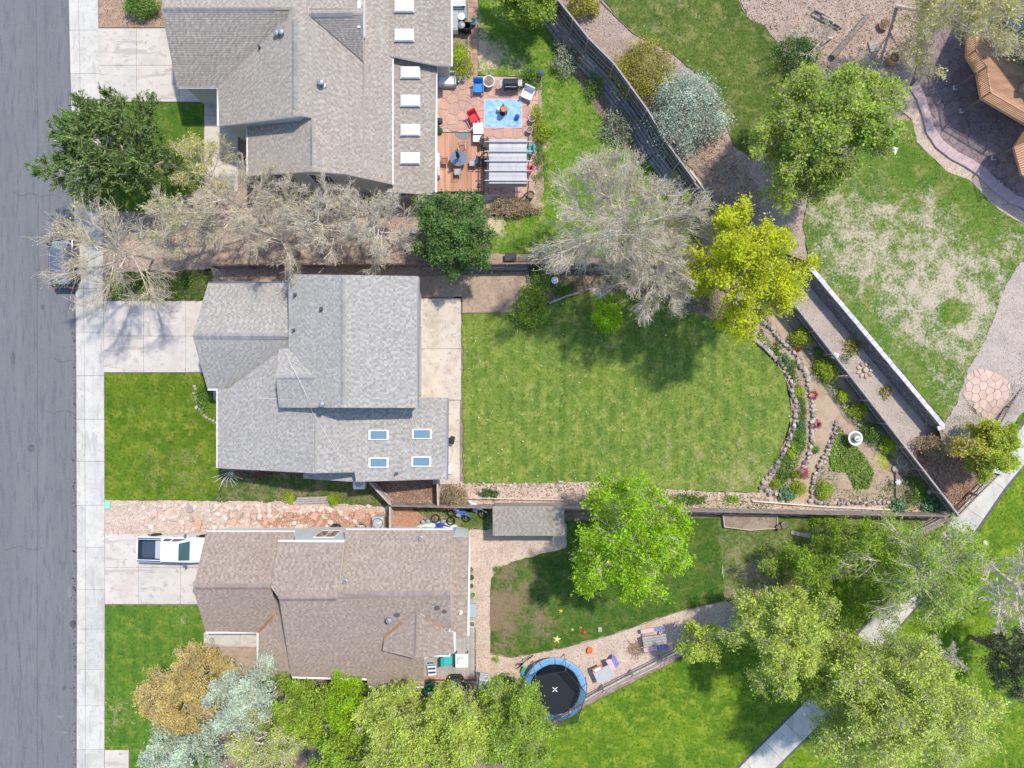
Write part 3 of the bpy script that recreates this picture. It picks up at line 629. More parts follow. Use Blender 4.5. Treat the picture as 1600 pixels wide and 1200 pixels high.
# ---- the raised ground east of the long fence
hillm = MULP
E_ = sheet('terrain', [(838,-60),(1720,-120),(1720,560),(1605,625),(1560,690),(1480,712),(1466,668),(1264,410),(1225,395),(1128,330),(1078,268),(1030,215),(872,0)], hillm, 0.0, hE)
chips(E_, CHIPT, 9, (.05,.12), seed=40)
s = sheet('gravel_strip', [(1125,328),(1262,408),(1455,661),(1482,700),(1560,690),(1548,752),(1500,806),(1478,796),(1236,480),(1200,430)], GRVG, .02, hB); chips(s, CHIPT, 22, (.04,.1), seed=41)
s = sheet('leaf_bed', [(1430,692),(1490,690),(1560,720),(1545,752),(1502,803),(1470,765),(1425,720)], MULCH, .05, hB, wob=.05); litter(s, LITO, 110, .14, seed=42)
s = sheet('hill_lawn', [(937,-10),(962,25),(990,52),(1012,63),(1045,80),(1120,140),(1145,226),(1180,250),(1240,150),(1233,115),(1220,78),(1195,42),(1167,28),(1150,-10)], L_HILL, .06, hE, wob=.06); tufts(s, L_HILL, 60, seed=43)
s = sheet('east_lawn', [(1264,412),(1255,350),(1262,310),(1300,270),(1380,190),(1425,187),(1433,222),(1451,240),(1480,268),(1515,281),(1550,316),(1573,336),(1610,350),(1640,400),(1594,410),(1571,446),(1556,490),(1536,537),(1512,577),(1492,636),(1475,659)], L_DRY, .06, hE, wob=.08); tufts(s, L_DRY, 55, L=.08, seed=44)
s = sheet('gravel_path', [(1640,400),(1594,408),(1571,446),(1556,490),(1536,537),(1512,577),(1492,636),(1470,668),(1500,700),(1560,690),(1604,640),(1700,560)], GRVG, .045, hE, wob=.1); chips(s, CHIPP, 25, (.04,.1), seed=45)
s = sheet('leaf_bed', [(1150,-20),(1420,-20),(1425,60),(1400,130),(1330,115),(1240,140),(1232,110),(1220,75),(1195,40),(1167,26)], MULP, .05, hE, wob=.08); litter(s, LITT, 40, .12, seed=46); chips(s, CHIPT, 14, (.05,.13), seed=47)
s = sheet('leaf_bed', [(1030,225),(1110,205),(1135,215),(1165,260),(1190,300),(1180,340),(1130,320),(1080,262)], MULP, .055, hE, wob=.08); litter(s, LITT, 90, .12, seed=48)
s = sheet('gravel_edge', [(1400,130),(1422,137),(1442,181),(1448,207),(1463,231),(1486,249),(1509,261),(1530,275),(1550,296),(1600,330),(1600,350),(1573,336),(1550,318),(1515,281),(1480,268),(1451,240),(1433,222),(1425,187),(1395,160)], GRVP, .07, hE, wob=.03); chips(s, CHIPP, 30, (.04,.1), seed=49)

# retaining wall of split blocks, light cap stones on top
def block_wall():
    a = W(1259, 408, 1.5); b = W(1472, 664, 1.4); L = (b-a).xy.length; d = (b-a).xy.normalized(); nrm = Vector((d.y, -d.x)); ang = math.atan2(d.y, d.x)
    if nrm.dot(Vector((-1,-1))) < 0: nrm = -nrm
    t = thing('retaining_wall', 'long grey block retaining wall with pale cap stones beside the patchy lawn', 'wall', (a.x, a.y, 0), ang)
    M1 = surf('split_block', (.20,.195,.20), [(3,.4,.6,(.27,.26,.26)), (9,.5,.6,(.13,.125,.13))], fine=(25,.2), bump=.02, bscale=14, hue=((.75,.75,.78),(1,1,1),(1.2,1.17,1.12)))
    M2 = surf('cap_stone', (.60,.57,.56), [(3,.45,.6,(.5,.48,.48))], fine=(20,.06), bump=.005, hue=((.92,.92,.92),(1,1,1),(1.06,1.05,1.04)))
    ws = -1 if nrm.dot(Vector((-d.y, d.x))) < 0 else 1
    blk = MB().rbox((0,0,0), (.43,.3,.205), .025); bm_ = blk.build('block', M1, t, (.22, -.15*-ws, .1)); me = bm_.data; n = int(L/.45); first = True
    for r in range(6):
        for i in range(n+1):
            x = (i+.5*(r % 2))*.45+.22
            if x > L+.1: continue
            p = (x, ws*(.20-.035*r)+random.uniform(-.008,.008), .12+r*.21)
            if first: bm_.location = p; first = False
            else: inst('block', me, t, p)
    core = MB().box((L/2, -ws*.12, .6), (L, .3, 1.2)); core.build('core', M1, t)
    cap = MB().rbox((0,0,0), (.55,.34,.09), .02).build('cap_stone', M2, t, (.28, 0, 1.44)); n = int(L/.565)+1
    for i in range(1, n): inst('cap_stone', cap.data, t, (.28+i*.565, random.uniform(-.008,.008), 1.44+random.uniform(-.004,.004)), random.uniform(-.01,.01))
    inst('cap_stone', cap.data, t, (L+.1, ws*.2, 1.40), 1.2)
block_wall()

# ---- voronoi flagstones
def vcells(poly, spacing, rng, jitter=.35):
    x = [p[0] for p in poly]; y = [p[1] for p in poly]; pts = []
    X = min(x)-spacing*2; r = 0
    while X < max(x)+spacing*2:
        Y = min(y)-spacing*2+(spacing*.5 if r % 2 else 0)
        while Y < max(y)+spacing*2:
            pts.append((X+rng.uniform(-jitter,jitter)*spacing, Y+rng.uniform(-jitter,jitter)*spacing)); Y += spacing
        X += spacing*.9; r += 1
    cells = []
    for i, p in enumerate(pts):
        if not pip([p[0]], [p[1]], poly)[0]: continue
        c = [(p[0]-spacing*1.5,p[1]-spacing*1.5),(p[0]+spacing*1.5,p[1]-spacing*1.5),(p[0]+spacing*1.5,p[1]+spacing*1.5),(p[0]-spacing*1.5,p[1]+spacing*1.5)]
        for j, q in enumerate(pts):
            if j == i or abs(q[0]-p[0]) > 3*spacing or abs(q[1]-p[1]) > 3*spacing: continue
            mx, my = (p[0]+q[0])/2, (p[1]+q[1])/2; nx, ny = q[0]-p[0], q[1]-p[1]; out = []
            for k in range(len(c)):
                a, b = c[k], c[(k+1) % len(c)]; da = (a[0]-mx)*nx+(a[1]-my)*ny; db = (b[0]-mx)*nx+(b[1]-my)*ny
                if da <= 0: out.append(a)
                if da*db < 0: t = da/(da-db); out.append((a[0]+(b[0]-a[0])*t, a[1]+(b[1]-a[1])*t))
            c = out
            if len(c) < 3: break
        if len(c) >= 3: cells.append((p, c))
    return cells
def flags(base, spacing, mat, top, gap=.03, seed=1, hf=h0, poly=None, piece='flagstone', jitter=.35):
    pts = poly or o_pts[base.name][0]; rng = random.Random(seed)
    for (p, c) in vcells(pts, spacing, rng, jitter):
        cx = sum(q[0] for q in c)/len(c); cy = sum(q[1] for q in c)/len(c); L = []
        if not pip([cx], [cy], pts)[0]: cx, cy = p
        cc = []
        for q in c:
            k_ = 1.0
            while k_ > .1 and not pip([cx+(q[0]-cx)*k_], [cy+(q[1]-cy)*k_], pts)[0]: k_ -= .05
            cc.append((cx+(q[0]-cx)*k_, cy+(q[1]-cy)*k_))
        c = cc
        for q in c:
            dx, dy = q[0]-cx, q[1]-cy; r = math.hypot(dx, dy)
            if r < .02: continue
            k = max(.3, 1-gap/r); L.append((dx*k, dy*k))
        if len(L) < 3: continue
        rx_, ry_ = rng.uniform(-.008,.008), rng.uniform(-.008,.008); n = len(L)
        z = hf(cx, cy)+top+rng.uniform(-.006,.006)
        if hf is not h0:
            rx_ = (hf(cx+.2,cy)-hf(cx-.2,cy))/.4; ry_ = (hf(cx,cy+.2)-hf(cx,cy-.2))/.4
        if sum(L[i][0]*L[(i+1)%n][1]-L[(i+1)%n][0]*L[i][1] for i in range(n)) < 0: L = L[::-1]
        vs = [(x,y,-.06+x*rx_+y*ry_) for x,y in L]+[(x,y,-.01+x*rx_+y*ry_) for x,y in L]+[(x*.96,y*.96,x*rx_+y*ry_) for x,y in L]
        fs = [tuple(range(2*n,3*n))]+[(i,(i+1)%n,n+(i+1)%n,n+i) for i in range(n)]+[(n+i,n+(i+1)%n,2*n+(i+1)%n,2*n+i) for i in range(n)]
        MB().add(vs, fs).build(piece, mat, base, (cx, cy, z))
FLAG = surf('pink_flagstone', (.54,.34,.27), [(1.5,.42,.6,(.46,.29,.235)), (6,.55,.66,(.58,.42,.33))], fine=(18,.08), bump=.006, hue=((.8,.8,.82),(1,1,1),(1.08,1.0,.92),(.9,.86,.86)))
FLAGP = surf('pale_flagstone', (.60,.43,.34), [(2,.45,.6,(.52,.37,.30))], fine=(18,.07), bump=.006, hue=((.9,.9,.9),(1,1,1),(1.06,1.04,1.02)))
GROUT = surf('pale_grout', (.52,.40,.32), fine=(25,.12))
fp = sheet('flagstone_circle', [(1510,583),(1530,575),(1571,583),(1581,612),(1568,643),(1542,659),(1524,645),(1503,618)], surf('dusty_joint',(.40,.30,.25)), .06, hE)
flags(fp, .62, FLAGP, .10, .014, 3, hE)
pt = sheet('paved_patio', [(683,119),(760,119),(840,122),(840,200),(836,310),(757,313),(757,206),(683,206)], GROUT, .06)
flags(pt, .78, FLAG, .10, .02, 5)
PAV = surf('brick_paver', (.46,.27,.20), [(2,.45,.6,(.40,.25,.19))], fine=(20,.1), bump=.004, hue=((.8,.8,.8),(1,1,1),(1.15,1.1,1.05)))
bp = sheet('paver_path', [(732,-30),(746,-30),(746,125),(730,125)], GROUT, .06)
for j in range(19):
    for i in range(2):
        slabs('s', [[(732.5+i*6.5, -28+j*8),(739+i*6.5,-28+j*8),(739+i*6.5,-20+j*8),(732.5+i*6.5,-20+j*8)]], PAV, .10, gap=.02, base=bp, piece='paver', thick=.05)

# ---- natural stones
STM = [surf('pale_stone', (.55,.48,.41), [(2,.4,.6,(.42,.35,.29))], fine=(15,.15), bump=.02, bscale=8, obj=True, hue=((.6,.58,.56),(1,1,1),(1.15,1.08,1.0),(.8,.7,.62))),
       surf('grey_stone', (.36,.31,.28), [(2,.4,.6,(.24,.2,.18))], fine=(15,.15), bump=.02, bscale=8, obj=True, hue=((.6,.58,.58),(1,1,1),(1.45,1.4,1.35),(.8,.72,.68))),
       surf('red_stone', (.56,.35,.26), [(2,.4,.6,(.48,.29,.21))], fine=(15,.1), bump=.02, bscale=8, obj=True, hue=((.8,.75,.72),(1,1,1),(1.1,1.1,1.1)))]
def stone_mesh(mat, seed, flat=.6):
    rng = random.Random(seed); bm = bmesh.new(); bmesh.ops.create_icosphere(bm, subdivisions=1, radius=.5)
    for v in bm.verts:
        v.co *= rng.uniform(.8, 1.12); v.co.z *= flat; v.co.z = max(v.co.z, -.2)
    me = bpy.data.meshes.new('stone'); bm.to_mesh(me); bm.free(); me.materials.append(mat); return me
STONES = [[stone_mesh(m, 10*i+j) for j in range(5)] for i, m in enumerate(STM)]
def slab_mesh(mat, seed):
    rng = random.Random(seed); n = rng.choice((4,5,6)); L = []
    for i in range(n):
        a = 2*math.pi*(i+rng.uniform(-.22,.22))/n; r = rng.uniform(.4,.58); L.append((r*math.cos(a), r*math.sin(a)))
    vs = [(x,y,-.5) for x,y in L]+[(x,y,.4) for x,y in L]+[(x*.93,y*.93,.5) for x,y in L]
    fs = [tuple(range(2*n,3*n))]+[(i,(i+1)%n,n+(i+1)%n,n+i) for i in range(n)]+[(n+i,n+(i+1)%n,2*n+(i+1)%n,2*n+i) for i in range(n)]
    me = bpy.data.meshes.new('stone'); me.from_pydata(vs, [], fs); me.materials.append(mat); return me
FSLAB = [[slab_mesh(m, 50+10*i+j) for j in range(5)] for i, m in enumerate(STM)]
def rock_wall(label, pxs, mi=(0,1,1), size=.40, rows=3, h=.3, seed=1, hf=h0, name='rock_wall'):
    rng = random.Random(seed); P = [G(x, y, hf) for x, y in pxs]
    t = thing(name, label, 'rock wall', tuple(P[0])); acc = 0; k = 0
    for a, b in zip(P, P[1:]):
        L = (b-a).xy.length; d = (b-a)/L; nn = Vector((-d.y, d.x, 0)); s_ = -acc
        while s_ < L:
            if s_ >= 0:
                for r in range(rows):
                    sz = size*rng.uniform(.75, 1.25); p = a+d*(s_+rng.uniform(-.06,.06)+(.5*size if r == 1 else .25*size if r else 0))+nn*(rng.uniform(-.1,.1)+(.22 if r == 2 else 0))+Vector((0,0,(r % 2)*h*.55+.07))-P[0]
                    inst('stone', rng.choice(STONES[rng.choice(mi)]), t, tuple(p), rng.uniform(0,6.28), (sz, sz*rng.uniform(.65,.95), h*rng.uniform(.9,1.5)), rng.uniform(-.25,.25), rng.uniform(-.25,.25))
            s_ += size*.92
        acc = L-(s_-size*.92)-size*.92+size*.92
    return t
rock_wall('curved dry-stone edging between the round end of the lawn and the flower bed', [(1177,530),(1193,541),(1208,556),(1221,571),(1229,585),(1235,600),(1238,616),(1241,633),(1241,650),(1239,664),(1235,678),(1229,692),(1221,707),(1212,723),(1202,741),(1195,750),(1190,759),(1197,768),(1211,772),(1224,773)], seed=1, size=.42)
rock_wall('curved dry-stone edging between the flower bed and the dirt path', [(1191,501),(1205,514),(1217,528),(1230,540),(1242,554),(1250,569),(1256,585),(1261,600),(1265,616),(1267,633),(1268,650),(1267.5,670),(1266,692),(1262,710),(1256,726),(1248,740),(1239,752)], seed=2, size=.44)
rock_wall('thin stone edging below the shrubs that line the dark fence', [(1259,542),(1266,555),(1273,568),(1281,580),(1290,593),(1300,606),(1310,619),(1320,635),(1330,650),(1347,670),(1361,684),(1375,698)], seed=3, size=.36, rows=1, mi=(0,0,1))
rock_wall('dry-stone edging round the triangular bed with the birdbath', [(1306,659),(1302,678),(1290,707),(1281,724),(1273,741),(1269,751),(1267,762),(1266,780),(1287,785),(1330,786),(1360,786),(1387,785)], seed=4, size=.38)
rock_wall('low stone edging of the leafy strip along the south side of the big lawn', [(722,758),(780,757),(840,758),(900,758),(960,764),(1020,768),(1080,770),(1140,773),(1168,777),(1180,783)], seed=5, size=.32, rows=1, mi=(0,1,0), h=.2)
rock_wall('short stone edging of the front bed beside the grey house', [(304,603),(306,622),(309,636),(316,645),(326,653),(338,662)], seed=6, size=.3, rows=1, mi=(0,1), h=.18)
rock_wall('dark stone edging under the bare tree on the hill lawn', [(1228,78),(1236,90),(1232,104),(1246,112),(1262,118),(1280,110)], seed=8, size=.5, rows=2, mi=(0,0,2), hf=hE)
# large slabs and boulders lying in the rock bed between the two houses (photo px, size m)
PINKM = surf('pale_pink_stone', (.66,.54,.46), [(2,.4,.6,(.55,.43,.36))], fine=(15,.12), bump=.02, bscale=8, obj=True, hue=((.75,.7,.68),(1,1,1),(1.08,1.08,1.1),(.92,.72,.62)))
PINKS = [stone_mesh(PINKM, 90+j) for j in range(5)]
rg = random.Random(12)
big = [(239,806,.95,0,0),(272,803,1.3,0,1),(297,795,.75,0,1),(323,803,.95,0,0),(308,820,1.0,2,1),(300,811,.5,0,1),(366,815,.7,2,1),(378,806,.65,2,0),(388,818,.95,2,0),(400,806,.6,2,0),(414,807,.8,2,0),(424,812,.6,2,1),(452,808,1.2,2,0),(462,810,.8,2,0),(471,808,.7,2,0),(491,806,.8,2,1),(485,818,.7,2,1),(500,817,.9,2,0),(506,807,.5,0,1),(540,802,1.1,2,0),(563,804,1.2,2,1),(548,812,.8,2,0),(582,798,.7,2,1),(520,806,.6,2,0),(431,803,.6,2,0),(358,806,.6,2,0),(350,813,.7,0,1)]
for (x, y, sz, mi, sh) in big:
    p = W(x, y); e = rg.uniform(.75,1.0) if sh else rg.uniform(.3,.5)
    inst('stone', rg.choice(FSLAB[mi]), rock_bed, (p.x, p.y, .10), rg.uniform(-.9,.9)+(0 if sh else 1.0), (sz, sz*e, .14), rg.uniform(-.07,.07), rg.uniform(-.1,.1))
for i in range(230):
    x = rg.choice((rg.uniform(222,350), rg.uniform(330,600), rg.uniform(345,520))); y = rg.uniform(788,832) if x < 350 else (rg.gauss(796, 5) if i % 3 else rg.uniform(804,824))
    if x > 345 and y < 788: y = 790
    p = W(x, y); sz = rg.choice((rg.uniform(.2,.4), rg.uniform(.35,.62))); inst('stone', rg.choice(PINKS), rock_bed, (p.x, p.y, .09), rg.uniform(0,6.3), (sz, sz*rg.uniform(.6,1), sz*.75))
# ================================================================== HOUSES
WHITE = surf('white_trim', (.78,.77,.75), fine=(6,.03), rough=.5)
WALLG = surf('grey_green_siding', (.46,.48,.44), [(2,.45,.65,(.42,.44,.41))], fine=(20,.04))
WALLT = surf('pale_siding', (.60,.62,.60), fine=(20,.03))
WALLC = surf('beige_siding', (.52,.49,.44), fine=(20,.04))
GLASSD = glass_m('dark_glass', (.03,.04,.05)); GLASSB = glass_m('blue_glass', (.13,.23,.29), .12); DOME = surf('white_dome', (.80,.81,.84), fine=None, rough=.25, spec=.6)
METALG = surf('grey_metal', (.30,.31,.33), fine=(10,.05), rough=.45, metal=.4); BLACK = surf('black_plastic', (.025,.027,.03), rough=.5, fine=None)
VENTM = surf('vent_lead', (.10,.11,.13), rough=.5, fine=None)
def shingle_mat(name, a, b, c, d):
    m, n, out = _new(name); g = n.nodes.new('ShaderNodeNewGeometry'); rp = n.nodes.new('ShaderNodeValToRGB'); e = rp.color_ramp.elements
    rp.color_ramp.interpolation = 'CONSTANT'
    e[0].position = 0; e[0].color = (*a, 1); e[1].position = .34; e[1].color = (*b, 1); q = e.new(.62); q.color = (*c, 1); q = e.new(.84); q.color = (*d, 1)
    n.links.new(g.outputs['Random Per Island'], rp.inputs[0])
    col = _mix(n, _range(n, _noise(n, g.outputs['Position'], .35, 5, .6), .35, .7, 0, .22), rp.outputs[0], tuple(v*.78 for v in b))
    col = _mix(n, _range(n, _noise(n, g.outputs['Position'], 9, 3, .7), .45, .7, 0, .3), col, tuple(v*1.25 for v in a))
    col = _mix(n, .30, col, tuple(v*1.0 for v in b))
    f = _range(n, _noise(n, g.outputs['Position'], 60, 2, .8), .25, .75, .85, 1.15)
    cm = n.nodes.new('ShaderNodeCombineColor')
    for i in range(3): n.links.new(f, cm.inputs[i])
    col = _mix(n, 1.0, col, cm.outputs[0], 'MULTIPLY')
    b_ = n.nodes.new('ShaderNodeBsdfPrincipled'); b_.inputs['Roughness'].default_value = .9; b_.inputs['Specular IOR Level'].default_value = .2
    n.links.new(col, b_.inputs['Base Color']); n.links.new(b_.outputs[0], out.inputs[0]); return m
SH_T = (shingle_mat('weathered_brown_shingle', (0.426, 0.375, 0.314), (0.367, 0.322, 0.271), (0.315, 0.272, 0.23), (0.357, 0.288, 0.242)), shingle_mat('dark_weathered_brown_shingle', (0.351, 0.308, 0.259), (0.302, 0.265, 0.222), (0.259, 0.223, 0.188), (0.294, 0.238, 0.2)))
SH_C = (shingle_mat('light_grey_shingle', (0.436, 0.409, 0.365), (0.381, 0.357, 0.321), (0.308, 0.292, 0.267), (0.356, 0.334, 0.302)), shingle_mat('dark_light_grey_shingle', (0.358, 0.336, 0.299), (0.313, 0.293, 0.264), (0.254, 0.241, 0.22), (0.293, 0.274, 0.248)))
SH_B = (shingle_mat('pinkish_brown_shingle', (0.396, 0.321, 0.263), (0.344, 0.273, 0.222), (0.287, 0.225, 0.184), (0.328, 0.248, 0.203)), shingle_mat('dark_pinkish_brown_shingle', (0.324, 0.264, 0.217), (0.281, 0.225, 0.183), (0.238, 0.184, 0.152), (0.269, 0.204, 0.168)))
SH_S = (shingle_mat('grey_shed_shingle', (0.37, 0.332, 0.281), (0.328, 0.291, 0.248), (0.281, 0.247, 0.211), (0.313, 0.268, 0.226)), shingle_mat('dark_grey_shed_shingle', (0.304, 0.272, 0.232), (0.269, 0.238, 0.203), (0.231, 0.203, 0.173), (0.258, 0.22, 0.185)))
CAPC = surf('grey_ridge_cap', (.30,.28,.27), (), fine=(30,.1), island=.14); CAPB = surf('pink_ridge_cap', (.275,.215,.195), (), fine=(30,.1), island=.14); CAPT = surf('brown_ridge_cap', (.26,.245,.23), (), fine=(30,.1), island=.12)
def scan(poly, y):
    xs = []
    n = len(poly)
    for i in range(n):
        (x1, y1), (x2, y2) = poly[i], poly[(i+1) % n]
        if (y1 > y) != (y2 > y): xs.append(x1+(y-y1)*(x2-x1)/(y2-y1))
    xs.sort(); return list(zip(xs[::2], xs[1::2]))
class Plane:
    def __init__(s, a, b, c):
        s.a = W(*a); n = (W(*b)-s.a).cross(W(*c)-s.a).normalized(); s.n = n if n.z > 0 else -n
    def hit(s, px, py):
        o = Vector((0,0,H)); d = W(px, py, 0)-o; return o+d*((s.a-o).dot(s.n)/d.dot(s.n))
    def z(s, x, y): return s.a.z-((x-s.a.x)*s.n.x+(y-s.a.y)*s.n.y)/s.n.z
def plane2(a, b, drop):
    """plane through the line a-b (photo px + z) falling at `drop` per metre to the side given in drop=(slope, px, py)"""
    A, B = W(*a), W(*b); s_, qx, qy = drop; Q = W(qx, qy, A.z); d = (B-A).normalized(); v = (Q-A)-d*(Q-A).dot(d); v.z = 0; v.normalize()
    p = Plane((0,0,0),(1,0,0),(0,1,0)); p.a = A; n = (B-A).cross(v-Vector((0,0,s_))); n.normalize(); p.n = n if n.z > 0 else -n; return p
def shingles(mb, P3, pl, e=.15, rng=random, tab=(.17,.30)):
    n = pl.n; dn = Vector((n.x*n.z, n.y*n.z, -(n.x**2+n.y**2))); 
    if dn.length < 1e-4: dn = Vector((0,-1,0))
    dn.normalize(); up = -dn; u = up.cross(n).normalized(); o = P3[0]
    q = [((p-o).dot(u), (p-o).dot(up)) for p in P3]; v0 = min(b for a, b in q)-e*.3; vm = max(b for a, b in q); k = 0; v = v0
    while v < vm:
        lo, hi = scan(q, max(v, v0+e*.3+.002)), scan(q, min(v+e, vm-.002)); md = scan(q, min(v+e*.5, vm-.003))
        if len(lo) != len(hi): lo = hi = md
        for (a0, b0), (a1, b1) in zip(lo, hi):
            t = 0; Lm = max(b0-a0, b1-a1)
            if Lm < .03: continue
            cuts = [0]; x = -rng.uniform(0, tab[0]); wide = k % 2 == 0; alt = 0
            while True:
                wide = not wide; x += rng.uniform(*tab)*(1.0 if wide else .62)
                if x >= Lm: break
                if x > 0: cuts.append(x/Lm)
            cuts.append(1)
            for s0, s1 in zip(cuts, cuts[1:]):
                alt = 1-alt if rng.random() < .9 else alt; h = .012+(.012 if alt else 0); g_ = .004/Lm
                A = o+u*(a0+(b0-a0)*(s0+g_))+up*v; B = o+u*(a0+(b0-a0)*(s1-g_))+up*v
                Cc = o+u*(a1+(b1-a1)*(s1-g_))+up*(v+e); D = o+u*(a1+(b1-a1)*(s0+g_))+up*(v+e)
                mb.add([A+n*.002, B+n*.002, A+n*(h+.008), B+n*(h+.008), Cc+n*.004, D+n*.004], [(0,1,3,2),(2,3,4,5)], alt)
        v += e; k += 1
class House:
    def __init__(s, label, px, mat, wall, name='house', cat='house'):
        s.o = W(*px, 0); s.root = thing(name, label, cat, tuple(s.o)); s.mat, s.mat2 = mat; s.wall = wall
        s.deck = MB(); s.sh = MB(); s.rng = random.Random(hash(label) % 1000 if False else len(label)); s.gut = []; s.planes = []
        s.fasc = WHITE; s.cap = None
    def face(s, pl, px, thick=.14, e=.15, ov=.0):
        P = [pl.hit(x, y) for x, y in px]; n = len(P)
        cr = sum((P[i].x*P[(i+1)%n].y-P[(i+1)%n].x*P[i].y) for i in range(n))
        if cr < 0: P = P[::-1]
        L = [p-s.o for p in P]
        vs = [tuple(p-Vector((0,0,thick))) for p in L]+[tuple(p) for p in L]
        o = len(s.deck.v); s.deck.add(vs, [tuple(range(n, 2*n))], 1); s.deck.f.append(tuple(o+i for i in range(n-1, -1, -1))); s.deck.m.append(0)
        for i in range(n): s.deck.f.append((o+i, o+(i+1)%n, o+n+(i+1)%n, o+n+i)); s.deck.m.append(0)
        mb = MB(); shingles(mb, L, type('q', (), {'n': pl.n})(), e, s.rng); o_ = len(s.sh.v); s.sh.v += mb.v; s.sh.f += [tuple(i+o_ for i in f) for f in mb.f]; s.sh.m += mb.m; return P
    def ridge(s, pl1, a, b, wd=.34, gap=.2, lift=.035, pl2=None):
        A, B = pl1.hit(*a)-s.o, pl1.hit(*b)-s.o; d = (B-A); L = d.length; d.normalize(); sd = Vector((d.y, -d.x, 0)).normalized(); mb = MB(); x = 0
        k = int(L/gap)
        for i in range(k):
            h = lift+(.012 if i % 2 else 0)+s.rng.uniform(0,.006); p = A+d*(i*gap); q = p+d*(gap+.03); dr = Vector((0,0,-wd*.33))
            mb.add([p+sd*wd*.5+dr+Vector((0,0,h)), p+Vector((0,0,h+.03)), p-sd*wd*.5+dr+Vector((0,0,h)), q+sd*wd*.5+dr+Vector((0,0,h-.01)), q+Vector((0,0,h+.02)), q-sd*wd*.5+dr+Vector((0,0,h-.01)),
                    p+sd*wd*.5+dr, p-sd*wd*.5+dr], [(0,3,4,1),(1,4,5,2),(6,0,1),(7,1,2),(6,1,7)])
        s.caps = getattr(s, 'caps', MB()); s.caps.add(mb.v, mb.f)
    def gutter(s, pl, a, b, out, w_=.12, mat=None):
        A, B = pl.hit(*a)-s.o, pl.hit(*b)-s.o; d = (B-A).normalized(); nn = Vector((d.y, -d.x, 0)).normalized(); Q = W(out[0], out[1], A.z+s.o.z)-s.o
        if nn.dot(Q-A) < 0: nn = -nn
        c = nn*(w_/2+.01); mb = MB()
        for off, ww, hh in ((c*1.9, .02, .10), (c*.12, .02, .10)):
            mb.add([A+off-nn*ww/2-Vector((0,0,hh)), B+off-nn*ww/2-Vector((0,0,hh)), B+off+nn*ww/2-Vector((0,0,hh)), A+off+nn*ww/2-Vector((0,0,hh)),
                    A+off-nn*ww/2, B+off-nn*ww/2, B+off+nn*ww/2, A+off+nn*ww/2], [(3,2,1,0),(4,5,6,7),(0,1,5,4),(1,2,6,5),(2,3,7,6),(3,0,4,7)])
        z = Vector((0,0,-.085)); mb.add([A+z, B+z, B+c*1.9+z, A+c*1.9+z], [(0,1,2,3)])
        mb.build('gutter', mat or WHITE, s.root)
    def finish(s):
        r = s.deck.build('roof', [s.fasc, s.mat], s.root); s.sh.build('shingles', [s.mat, s.mat2], r, kind='stuff')
        if hasattr(s, 'caps'): s.caps.build('ridge_cap', s.cap or s.mat2, r, kind='stuff')
        s.roof = r
    def walls(s, pts, drop=.14, base=0.0, mat=None, th=.12):
        """closed footprint: world points with roof plane each; wall rises to the roof underside"""
        mb = MB(); n = len(pts)
        for i in range(n):
            a, b = pts[i], pts[(i+1) % n]; A = Vector((a[0].x, a[0].y, 0)); B = Vector((b[0].x, b[0].y, 0)); 
            if (B-A).length < .05: continue
            za, zb_ = a[1].z(A.x, A.y)-drop, b[1].z(B.x, B.y)-drop
            if len(a) > 2: za = a[2]
            if len(b) > 2: zb_ = b[2]
            k = 1
            d = (B-A).normalized(); nn = Vector((d.y, -d.x, 0))*th/2; A, B = A-s.o, B-s.o
            mb.add([A-nn+Vector((0,0,base)), B-nn+Vector((0,0,base)), B+nn+Vector((0,0,base)), A+nn+Vector((0,0,base)),
                    A-nn+Vector((0,0,za)), B-nn+Vector((0,0,zb_)), B+nn+Vector((0,0,zb_)), A+nn+Vector((0,0,za))], [(3,2,1,0),(4,5,6,7),(0,1,5,4),(1,2,6,5),(2,3,7,6),(3,0,4,7)])
        return mb.build('wall', mat or s.wall, s.root)
    def window(s, c, wd, ht, ang, parts=2, glass=None, deep=.06):
        """c world centre on the wall face; ang = direction of wall"""
        q = Vector(c)-s.o; f = MB(); t = .07
        for (x, z, a, b) in ((0, ht/2, wd+t, t), (0, -ht/2, wd+t, t), (-wd/2, 0, t, ht-t), (wd/2, 0, t, ht-t)): f.box((x, 0, z), (a, deep, b))
        for i in range(1, parts): f.box((-wd/2+wd*i/parts, 0, 0), (.05, deep*.8, ht-t))
        o = f.build('window', WHITE, s.root, tuple(q), ang); MB().box((0,0,0), (wd-.02, .02, ht-.02)).build('pane', glass or GLASSD, o, (0,0,0))
    def skylight(s, pl, c, sx, sy, dome=False):
        """centre px, size in px"""
        P = [pl.hit(c[0]+i*sx/2, c[1]+j*sy/2)-s.o for i, j in ((-1,1),(1,1),(1,-1),(-1,-1))]; n = pl.n; c_ = sum(P, Vector())/4; f = MB()
        up = n*.16
        O = [p+up for p in P]; I = [c_+(p-c_)*.82+up for p in P]; Lw = [p for p in P]
        f.add(Lw+O+I, [(0,1,5,4),(1,2,6,5),(2,3,7,6),(3,0,4,7),(4,5,9,8),(5,6,10,9),(6,7,11,10),(7,4,8,11)])
        o = f.build('skylight', METALG if dome else WHITE, s.root); g = MB(); 
        if dome:
            A = [c_+(p-c_)*.96+up*1.02 for p in P]; B = [c_+(p-c_)*.88+up*1.8 for p in P]; Cc = [c_+(p-c_)*.6+up*2.3 for p in P]
            g.add(A+B+Cc, [(0,1,5,4),(1,2,6,5),(2,3,7,6),(3,0,4,7),(4,5,9,8),(5,6,10,9),(6,7,11,10),(7,4,8,11),(8,9,10,11)]); g.build('dome', DOME, o, smooth=False)
        else:
            g.add([p-up*.1 for p in I]+[p-up*.3 for p in I], [(0,1,2,3),(7,6,5,4)]); g.build('pane', GLASSB, o)
